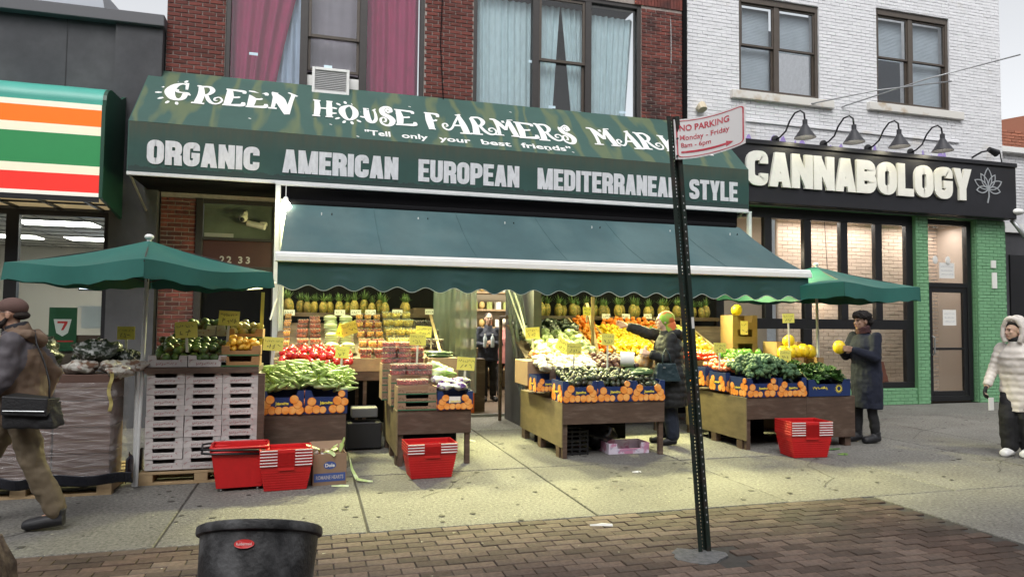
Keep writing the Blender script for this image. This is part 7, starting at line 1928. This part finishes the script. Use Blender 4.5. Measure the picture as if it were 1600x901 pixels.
def shoes(t, p, m, sole=None, big=1.0):
    for s_ in 'LR':
        a, b = Vector(p['an' + s_]), Vector(p['toe' + s_]); d = (b - a); d.z = 0 if abs(d.z) < .1 else d.z; dn = d.normalized()
        q = MB(); heel = a - dn * .045; heel.z -= .035
        q.tube([heel, a + dn * .05 - Vector((0, 0, .04)), b + dn * .0, b + dn * .03], [.046 * big, .052 * big, .044 * big, .028 * big], 10, sx=1.15); q.tube([a + Vector((0, 0, .05)), a - Vector((0, 0, .04))], [.056 * big, .052 * big], 10)
        o = q.build('shoe', m, t, (0, 0, 0)); remesh(o, .009, 2)
        if sole:
            q = MB(); q.tube([heel - Vector((0, 0, .03)), a + dn * .05 - Vector((0, 0, .072)), b - Vector((0, 0, .028))], [.014, .014, .012], 8, sx=3.0); q.build('sole', sole, t, (0, 0, 0))

# ---- the walking man
P1 = dict(pelvis=(0, 0, .95), chest=(0, -.035, 1.30), neck=(0, -.075, 1.49), head=(0, -.105, 1.625),
          shL=(.19, -.02, 1.41), elL=(.25, -.06, 1.12), wrL=(.235, -.20, .90), shR=(-.19, -.03, 1.41), elR=(-.25, .12, 1.16), wrR=(-.22, .06, .92),
          hipL=(.095, .01, .92), knL=(.10, .13, .50), anL=(.10, .30, .11), toeL=(.10, .10, .045),
          hipR=(-.095, -.02, .92), knR=(-.10, -.27, .53), anR=(-.10, -.45, .15), toeR=(-.10, -.63, .10))
m_tan = mat('tan jacket cloth', (.155, .10, .066), .75, var=.10, scale=4, bump=.4, bscale=22)
m_greyj = mat('grey jacket yoke', (.085, .075, .085), .7, var=.12, scale=5, bump=.3, bscale=22)
m_olive = mat('olive brown trousers', (.125, .095, .060), .85, var=.12, scale=4, bump=.35, bscale=26)
man = person('walking man in a tan and grey jacket with brown cap and black shoulder bag', P1, m_skin, yaw=R(3), grip=(1.0, .6))
coat(man, P1, m_tan, 'jacket', hem=.80, r_top=.175, r_hem=.19, arm=.072, cuff=.052, disp=.045, dscale=.11, cufft=(.95, .9))
jk = KIDS[man.name][-1].data; jk.materials.append(m_greyj)
for p_ in jk.polygons:
    c_ = p_.center
    if c_.z > 1.33 + .35 * c_.y - (.30 * max(0, abs(c_.x) - .15) / .1): p_.material_index = 1
q = MB(); q.tube([(-.11, -.03, 1.47), (-.10, .05, 1.47), (0, .10, 1.42), (.10, .05, 1.47), (.11, -.03, 1.47), (.07, -.13, 1.43)], [.035, .045, .06, .045, .038, .03], 10)
q.tube([(0, -.02, 1.44), (0, -.06, 1.53)], [.088, .082], 14)
o = q.build('hood', m_tan, man, (0, 0, 0)); remesh(o, .010, 2, .02, .08)
q = MB(); q.tube([(0, -.045, 1.50), (0, -.06, 1.55)], [.082, .080], 14); o = q.build('collar', mat('black collar', (.02, .02, .026), .8), man, (0, 0, 0)); remesh(o, .009, 1)
trousers(man, P1, m_olive, .108, .088, .074, .035)
m_shoe = mat('black shoe', (.014, .014, .017), .55)
shoes(man, P1, m_shoe, mat('shoe sole', (.03, .03, .03), .7))
q = MB(); q.ball((0, -.088, 1.675), (.086, .106, .078), 18, 10); o = q.build('cap', mat('brown cap cloth', (.115, .065, .055), .85, var=.1, scale=20), man, (0, 0, 0)); remesh(o, .008, 2)
q = MB(); q.grid(lambda u, v: ((u - .5) * .15, -.165 - .085 * v * (1 - (2 * u - 1) ** 2 * .35), 1.668 - .018 * (2 * u - 1) ** 2 - .012 * v), 8, 5, (0, 0, .006)); q.build('cap_peak', MATS['brown cap cloth'], man, (0, 0, 0), smooth=True)
q = MB(); q.ball((0, -.155, 1.555), (.058, .04, .045), 12, 8); q.tube([(.058, -.10, 1.60), (.052, -.13, 1.555), (.03, -.165, 1.535)], [.013, .02, .02], 8); q.ball((0, -.03, 1.615), (.079, .06, .035), 12, 8); o = q.build('beard_and_hair', mat('dark brown hair', (.022, .015, .012), .9, bump=.8, bscale=150), man, (0, 0, 0)); remesh(o, .008, 1)
q = MB(); q.tube([(.082, -.19, 1.637), (.083, -.12, 1.638), (.080, -.08, 1.635)], .003, 5); q.build('glasses_arm', m_black, man, (0, 0, 0))
man.location = (-2.12, 6.22, 0); man.rotation_euler = (0, 0, R(-90))
bg = thing('shoulder_bag', 'black fabric shoulder bag hanging at the walking man\'s hip', 'bag', (-1.95, 5.95, .9), R(-6))
q = MB(); q.hexa([(-2.12, 5.86, .80), (-1.80, 5.90, .78), (-1.76, 6.03, .80), (-2.10, 6.0, .82), (-2.13, 5.87, 1.02), (-1.84, 5.90, 1.0), (-1.80, 6.02, .98), (-2.10, 5.99, 1.03)]); o = q.build('body', mat('black bag fabric', (.010, .010, .012), .6, bump=.4, bscale=60), bg); remesh(o, .010, 5, .015, .08)
q = MB(); q.hexa([(-2.115, 5.835, .90), (-1.83, 5.865, .88), (-1.83, 5.88, .88), (-2.115, 5.85, .90), (-2.12, 5.845, 1.035), (-1.83, 5.875, 1.01), (-1.80, 6.03, 1.0), (-2.10, 6.01, 1.045)]); q.build('flap', MATS['black bag fabric'], bg, bevel=.01, seg=2)
q = MB(); q.tube([(-2.1, 5.83, .93), (-1.95, 5.842, .925), (-1.84, 5.855, .92)], .004, 5); q.build('zip', m_steel, bg)
q = MB(); q.tube([(-1.84, 5.93, 1.0), (-1.87, 5.99, 1.12), (-1.93, 6.03, 1.27), (-2.0, 6.06, 1.40), (-2.06, 6.16, 1.49)], .018, 8, sx=.35); q.build('strap', MATS['black bag fabric'], bg, smooth=True)
q = MB(); q.tube([(-2.40, 5.95, .865), (-2.22, 5.93, .90)], .014, 10); solid('rolled_paper', 'short white roll of paper held by the walking man', 'paper', q, m_paperwhite, (-2.3, 5.95, .88))

# ---- shopkeeper
P2 = dict(pelvis=(0, 0, .95), chest=(0, 0, 1.30), neck=(0, -.01, 1.49), head=(0, -.03, 1.63),
          shL=(.18, 0, 1.41), elL=(.24, -.02, 1.12), wrL=(.04, -.20, 1.16), shR=(-.18, 0, 1.41), elR=(-.25, -.04, 1.12), wrR=(-.15, -.22, 1.12),
          hipL=(.09, 0, .92), knL=(.11, -.02, .50), anL=(.11, 0, .10), toeL=(.14, -.16, .04), hipR=(-.09, 0, .92), knR=(-.09, -.05, .50), anR=(-.07, -.02, .10), toeR=(-.10, -.18, .04))
m_navyj = mat('navy jacket cloth', (.012, .016, .032), .7, var=.15, bump=.3, bscale=25)
m_blk = mat('black cloth', (.011, .011, .013), .8, var=.15, bump=.25, bscale=30)
sk = person('shopkeeper in a dark navy jacket holding two clear bottles in the doorway', P2, m_skin2, yaw=R(-4), grip=(1.1, 1.1))
coat(sk, P2, m_navyj, hem=.80, r_top=.165, r_hem=.19, disp=.03)
trousers(sk, P2, m_blk, .10, .08, .07, .02); shoes(sk, P2, m_shoe)
q = MB(); q.ball((0, -.002, 1.685), (.083, .098, .072), 14, 8); o = q.build('hair', mat('black hair', (.012, .010, .010), .6), sk, (0, 0, 0)); remesh(o, .009, 1)
sk.location = (3.40, 13.6, .03)
for x in (3.27, 3.42):
    q = MB(); q.lathe([(.0001, 0), (.036, .002), (.038, .03), (.036, .10), (.038, .15), (.034, .19), (.014, .235), (.014, .25)], 14, (x, 13.33, 1.10)); b_ = thing('water_bottle', 'clear plastic bottle held by the shopkeeper, %s one' % ('left' if x < 3.3 else 'right'), 'bottle', (x, 13.33, 1.1))
    q.build('bottle', mat('clear bottle', (.60, .68, .74), .1, spec=.8), b_, smooth=True)
    q = MB(); q.lathe([(.016, .25), (.016, .268), (.0001, .269)], 10, (x, 13.33, 1.10)); q.build('cap', m_white, b_)
# figure in pink behind the shopkeeper
P6 = dict(P2); P6.update(wrL=(.22, -.10, .88), wrR=(-.22, -.1, .88))
pk_ = person('customer in a pink jacket partly hidden behind the shopkeeper', P6, m_skin2, grip=(.5, .5), marks=False)
coat(pk_, P6, mat('dusty pink jacket', (.42, .16, .15), .75, var=.1), hem=.75, r_top=.165, r_hem=.19); trousers(pk_, P6, m_blk); shoes(pk_, P6, m_shoe)
q = MB(); q.ball((0, .0, 1.67), (.09, .105, .09), 14, 8); q.build('knit_hat', mat('cream knit', (.5, .45, .36), .9), pk_, (0, 0, 0), smooth=True)
pk_.location = (3.93, 14.3, .03); pk_.rotation_euler = (0, 0, R(150)); pk_.scale = (.93,) * 3

# ---- woman in black, reaching to the citrus rack
P3 = dict(pelvis=(0, 0, .92), chest=(0, -.02, 1.27), neck=(0, -.05, 1.45), head=(0, -.08, 1.585),
          shL=(.18, -.02, 1.37), elL=(.23, -.06, 1.10), wrL=(.17, -.30, 1.17), shR=(-.18, -.05, 1.38), elR=(-.22, -.30, 1.44), wrR=(-.22, -.54, 1.52),
          hipL=(.09, 0, .90), knL=(.10, -.02, .50), anL=(.10, .02, .10), toeL=(.10, -.14, .04), hipR=(-.09, 0, .90), knR=(-.09, -.08, .50), anR=(-.09, -.06, .10), toeR=(-.09, -.22, .04))
m_puff = mat('black puffer nylon', (.009, .010, .011), .8, var=.15, bump=.3, bscale=20)
wm = person('woman in a black puffer coat and green orange headscarf reaching for citrus', P3, m_skin2, grip=(.8, .5))
coat(wm, P3, m_puff, 'puffer_coat', hem=.50, r_top=.19, r_hem=.27, arm=.072, cuff=.055, disp=.03, puff=.010)
q = MB(); q.tube([(-.10, -.02, 1.42), (-.08, .08, 1.43), (0, .13, 1.40), (.08, .08, 1.43), (.10, -.02, 1.42)], [.045, .06, .075, .06, .045], 10); o = q.build('hood', m_puff, wm, (0, 0, 0)); remesh(o, .01, 2, .02, .07)
trousers(wm, P3, mat('dark navy skirt cloth', (.012, .018, .035), .85, var=.1), .11, .10, .09); shoes(wm, P3, m_shoe)
q = MB(); q.ball((0, -.045, 1.615), (.098, .112, .105), 18, 12); q.tube([(0, -.01, 1.55), (0, .02, 1.45)], [.085, .09], 12); o = q.build('headscarf', mat('green and orange scarf', (.22, .42, .05), .7, col2=(.55, .12, .03), mixscale=7, mixlo=.45, mixhi=.55), wm, (0, 0, 0)); remesh(o, .008, 2)
q = MB(); q.ball((0, -.112, 1.585), (.066, .05, .085), 14, 10); o = q.build('face', m_skin2, wm, (0, 0, 0)); remesh(o, .007, 2)
face_marks(wm, (0, -.102, 1.585), 0)
wm.location = (4.62, 8.45, 0); wm.rotation_euler = (0, 0, R(-108)); wm.scale = (1.03,) * 3
hb = thing('handbag', 'dark teal leather handbag hanging from the black puffer woman\'s arm', 'handbag', (4.45, 8.15, .9))
q = MB(); q.hexa([(4.22, 8.10, .86), (4.58, 8.06, .86), (4.58, 8.20, .86), (4.22, 8.22, .86), (4.28, 8.13, 1.09), (4.52, 8.11, 1.09), (4.52, 8.16, 1.09), (4.28, 8.18, 1.09)]); o = q.build('body', mat('dark teal leather', (.016, .032, .038), .35, bump=.2, bscale=60), hb); remesh(o, .009, 5, .012, .07)
q = MB(); q.tube([(4.34, 8.13, 1.08), (4.36, 8.16, 1.2), (4.41, 8.18, 1.28), (4.45, 8.16, 1.2), (4.47, 8.13, 1.08)], .010, 6); q.build('strap', MATS['dark teal leather'], hb, smooth=True)
q = MB(); q.box(4.33, 4.36, 8.085, 8.095, 1.03, 1.05); q.build('clasp', m_steel, hb)
q = MB(); q.ball((0, 0, 0), (.12, .09, .11), 14, 10, lambda a, t_: 1 + .15 * math.sin(5 * a + 3 * t_)); q.tube([(0, 0, .08), (.02, 0, .2)], [.04, .015], 8)
b_ = q.build('produce_bag', mat('translucent orange produce bag', (.66, .52, .34), .3, col2=(.75, .36, .08), mixscale=8, bump=.5), None, (0, 0, 0), smooth=True); b_.location = (4.28, 8.52, 1.10); tag(b_, 'clear produce bag of fruit held in front of the woman in black', 'bag')
sl = thing('bag_roll', 'white roll of produce bags on the right end of the avocado stand', 'roll', (4.0, 8.2, 1.1))
q = MB(); q.tube([(3.86, 8.36, 1.13), (4.02, 8.28, 1.13)], .095, 20); q.build('roll', m_paperwhite, sl, smooth=30)
q = MB(); q.tube([(3.96, 8.24, 1.14), (4.03, 8.2, .98)], .012, 6); q.build('holder', m_black, sl)

# ---- dark figure holding a melon
P4 = dict(pelvis=(0, 0, .95), chest=(0, -.02, 1.30), neck=(0, -.05, 1.49), head=(0, -.08, 1.62),
          shL=(.19, -.02, 1.41), elL=(.23, -.08, 1.14), wrL=(.12, -.34, 1.25), shR=(-.19, -.03, 1.41), elR=(-.24, -.12, 1.16), wrR=(-.10, -.36, 1.27),
          hipL=(.09, 0, .92), knL=(.10, -.02, .50), anL=(.10, .04, .10), toeL=(.10, -.14, .04), hipR=(-.09, 0, .92), knR=(-.09, -.06, .50), anR=(-.09, -.08, .10), toeR=(-.09, -.24, .04))
dk = person('person in a long navy coat and dark fur hat holding a yellow melon', P4, mat('shade toned skin', (.30, .18, .13), .6), grip=(.7, .7), handdir={'L': ((-.2, -1, .1), (1, 0, 0)), 'R': ((.2, -1, .1), (-1, 0, 0))})  # skin toned darker, umbrella shade put into the colour
m_ncoat = mat('long navy wool', (.007, .010, .024), .9, var=.15, bump=.3, bscale=40)  # navy taken near black, shade put into the colour as well
coat(dk, P4, m_ncoat, 'long_coat', hem=.46, r_top=.172, r_hem=.205, disp=.025, arm=.070, cuff=.055)
trousers(dk, P4, m_blk, .09, .07, .06); shoes(dk, P4, m_shoe, None, 1.15)
q = MB(); q.ball((0, -.06, 1.70), (.115, .125, .075), 16, 10); q.ball((0, .02, 1.63), (.10, .07, .085), 12, 8); o = q.build('fur_hat', mat('dark fur', (.015, .012, .012), .95, bump=1, bscale=120), dk, (0, 0, 0)); remesh(o, .010, 1, .04, .03)
q = MB(); q.tube([(0, -.04, 1.47), (0, -.06, 1.56)], [.10, .09], 14); o = q.build('scarf', mat('dark red scarf', (.05, .018, .02), .9), dk, (0, 0, 0)); remesh(o, .010, 1, .02, .05)
dk.location = (7.42, 8.02, 0); dk.rotation_euler = (0, 0, R(-88)); dk.scale = (1.02,) * 3
place(ml, (6.97, 8.02, 1.30), (0, 0, .4), 'yellow melon held in the hands of the person in navy', None, .95, used2)
bb = thing('shoulder_bag', 'reddish brown leather bag on the back of the person in navy', 'bag', (7.65, 8.0, .9))
q = MB(); q.hexa([(7.56, 7.95, .80), (7.74, 7.95, .82), (7.74, 8.12, .82), (7.56, 8.12, .80), (7.58, 7.98, 1.13), (7.68, 7.98, 1.10), (7.68, 8.08, 1.10), (7.58, 8.08, 1.13)]); o = q.build('body', mat('reddish brown leather', (.12, .042, .025), .5), bb); remesh(o, .010, 4, .01, .06)
q = MB(); q.tube([(7.6, 8.0, 1.12), (7.58, 8.0, 1.3), (7.48, 7.9, 1.46)], .011, 6); q.build('strap', MATS['reddish brown leather'], bb)

# ---- woman in the pale hooded coat
P5 = dict(pelvis=(0, 0, .90), chest=(0, -.02, 1.24), neck=(0, -.04, 1.42), head=(0, -.07, 1.55),
          shL=(.17, -.02, 1.34), elL=(.26, .02, 1.06), wrL=(.27, -.12, .86), shR=(-.17, -.02, 1.34), elR=(-.26, -.04, 1.06), wrR=(-.27, -.20, .84),
          hipL=(.085, 0, .88), knL=(.09, -.03, .48), anL=(.09, .05, .10), toeL=(.09, -.11, .045), hipR=(-.085, 0, .88), knR=(-.08, -.10, .48), anR=(-.08, -.06, .10), toeR=(-.08, -.22, .045))
wt = person('woman in a pale hooded puffer coat with black trousers and white shoes', P5, m_skin2, yaw=R(-32), grip=(.5, .7))
m_wp = mat('pale puffer nylon', (.66, .61, .56), .5, var=.06, bump=.3, bscale=18)
coat(wt, P5, m_wp, 'puffer_coat', hem=.56, r_top=.150, r_hem=.178, arm=.060, cuff=.046, disp=.022, puff=.009)
q = MB()
q.tube([(0, .045, 1.40), (0, .06, 1.50), (0, .055, 1.60), (0, .0, 1.69), (0, -.05, 1.70)], [.10, .115, .112, .080, .05], 16, sx=1.05)
for s_ in (-1, 1): q.tube([(.075 * s_, -.11, 1.41), (.105 * s_, -.10, 1.50), (.10 * s_, -.10, 1.60), (.055 * s_, -.12, 1.69), (0, -.13, 1.715)], [.035, .036, .036, .034, .032], 10)
for s_ in (-1, 1): q.tube([(.06 * s_, .02, 1.42), (.085 * s_, 0, 1.52), (.085 * s_, -.01, 1.62), (.03 * s_, -.03, 1.69)], [.05, .05, .05, .05], 10)
o = q.build('hood', m_wp, wt, (0, 0, 0)); remesh(o, .009, 3, .012, .06)
q = MB(); q.tube([(-.07, -.10, 1.60), (-.03, -.125, 1.645), (.03, -.125, 1.645), (.07, -.10, 1.60)], .02, 8); q.ball((0, -.04, 1.63), (.075, .07, .05), 12, 8); o = q.build('hair', MATS['black hair'], wt, (0, 0, 0)); remesh(o, .008, 1)
q = MB(); q.ball((0, -.065, 1.45), (.075, .07, .05), 12, 8); o = q.build('scarf', m_blk, wt, (0, 0, 0)); remesh(o, .008, 1)
trousers(wt, P5, m_blk, .105, .10, .095, .02, .93); shoes(wt, P5, mat('white sneaker', (.72, .72, .72), .5), m_white, 1.1)
for s_ in 'LR':
    q = MB(); dd = Vector(P5['wr' + s_]) - Vector(P5['el' + s_]); hand(q, P5['wr' + s_], dd, Vector((1 if s_ == 'L' else -1, -.2, .3)), .5 if s_ == 'L' else .7, 1.12, 1 if s_ == 'L' else -1)
    o = q.build('glove', m_blk if s_ == 'R' else mat('grey glove', (.35, .33, .32), .8), wt, (0, 0, 0)); remesh(o, .006, 1)
wt.location = (8.47, 6.68, 0); wt.rotation_euler = (0, 0, R(-74))
sb_ = thing('shoulder_bag', 'black quilted bag on the arm of the woman in the pale coat', 'bag', (8.55, 6.4, .9))
q = MB(); q.hexa([(8.42, 6.30, .72), (8.66, 6.32, .72), (8.66, 6.46, .72), (8.42, 6.42, .72), (8.45, 6.32, 1.10), (8.62, 6.34, 1.10), (8.62, 6.42, 1.10), (8.45, 6.38, 1.10)]); o = q.build('body', mat('black quilted nylon', (.012, .012, .014), .4, bump=.6, bscale=24), sb_); remesh(o, .010, 4, .02, .05)
q = MB(); q.tube([(8.47, 6.35, 1.08), (8.46, 6.40, 1.25), (8.46, 6.50, 1.38)], .009, 6); q.build('strap', MATS['black quilted nylon'], sb_)
c = at(1547, 634, 6.5); q = MB(); q.box(c.x - .02, c.x + .06, 6.5, 6.504, c.z - .05, c.z + .10); solid('paper_slip', 'white paper slip in the gloved hand of the woman in the pale coat', 'paper', q, m_paperwhite, (8.0, 6.38, .7))
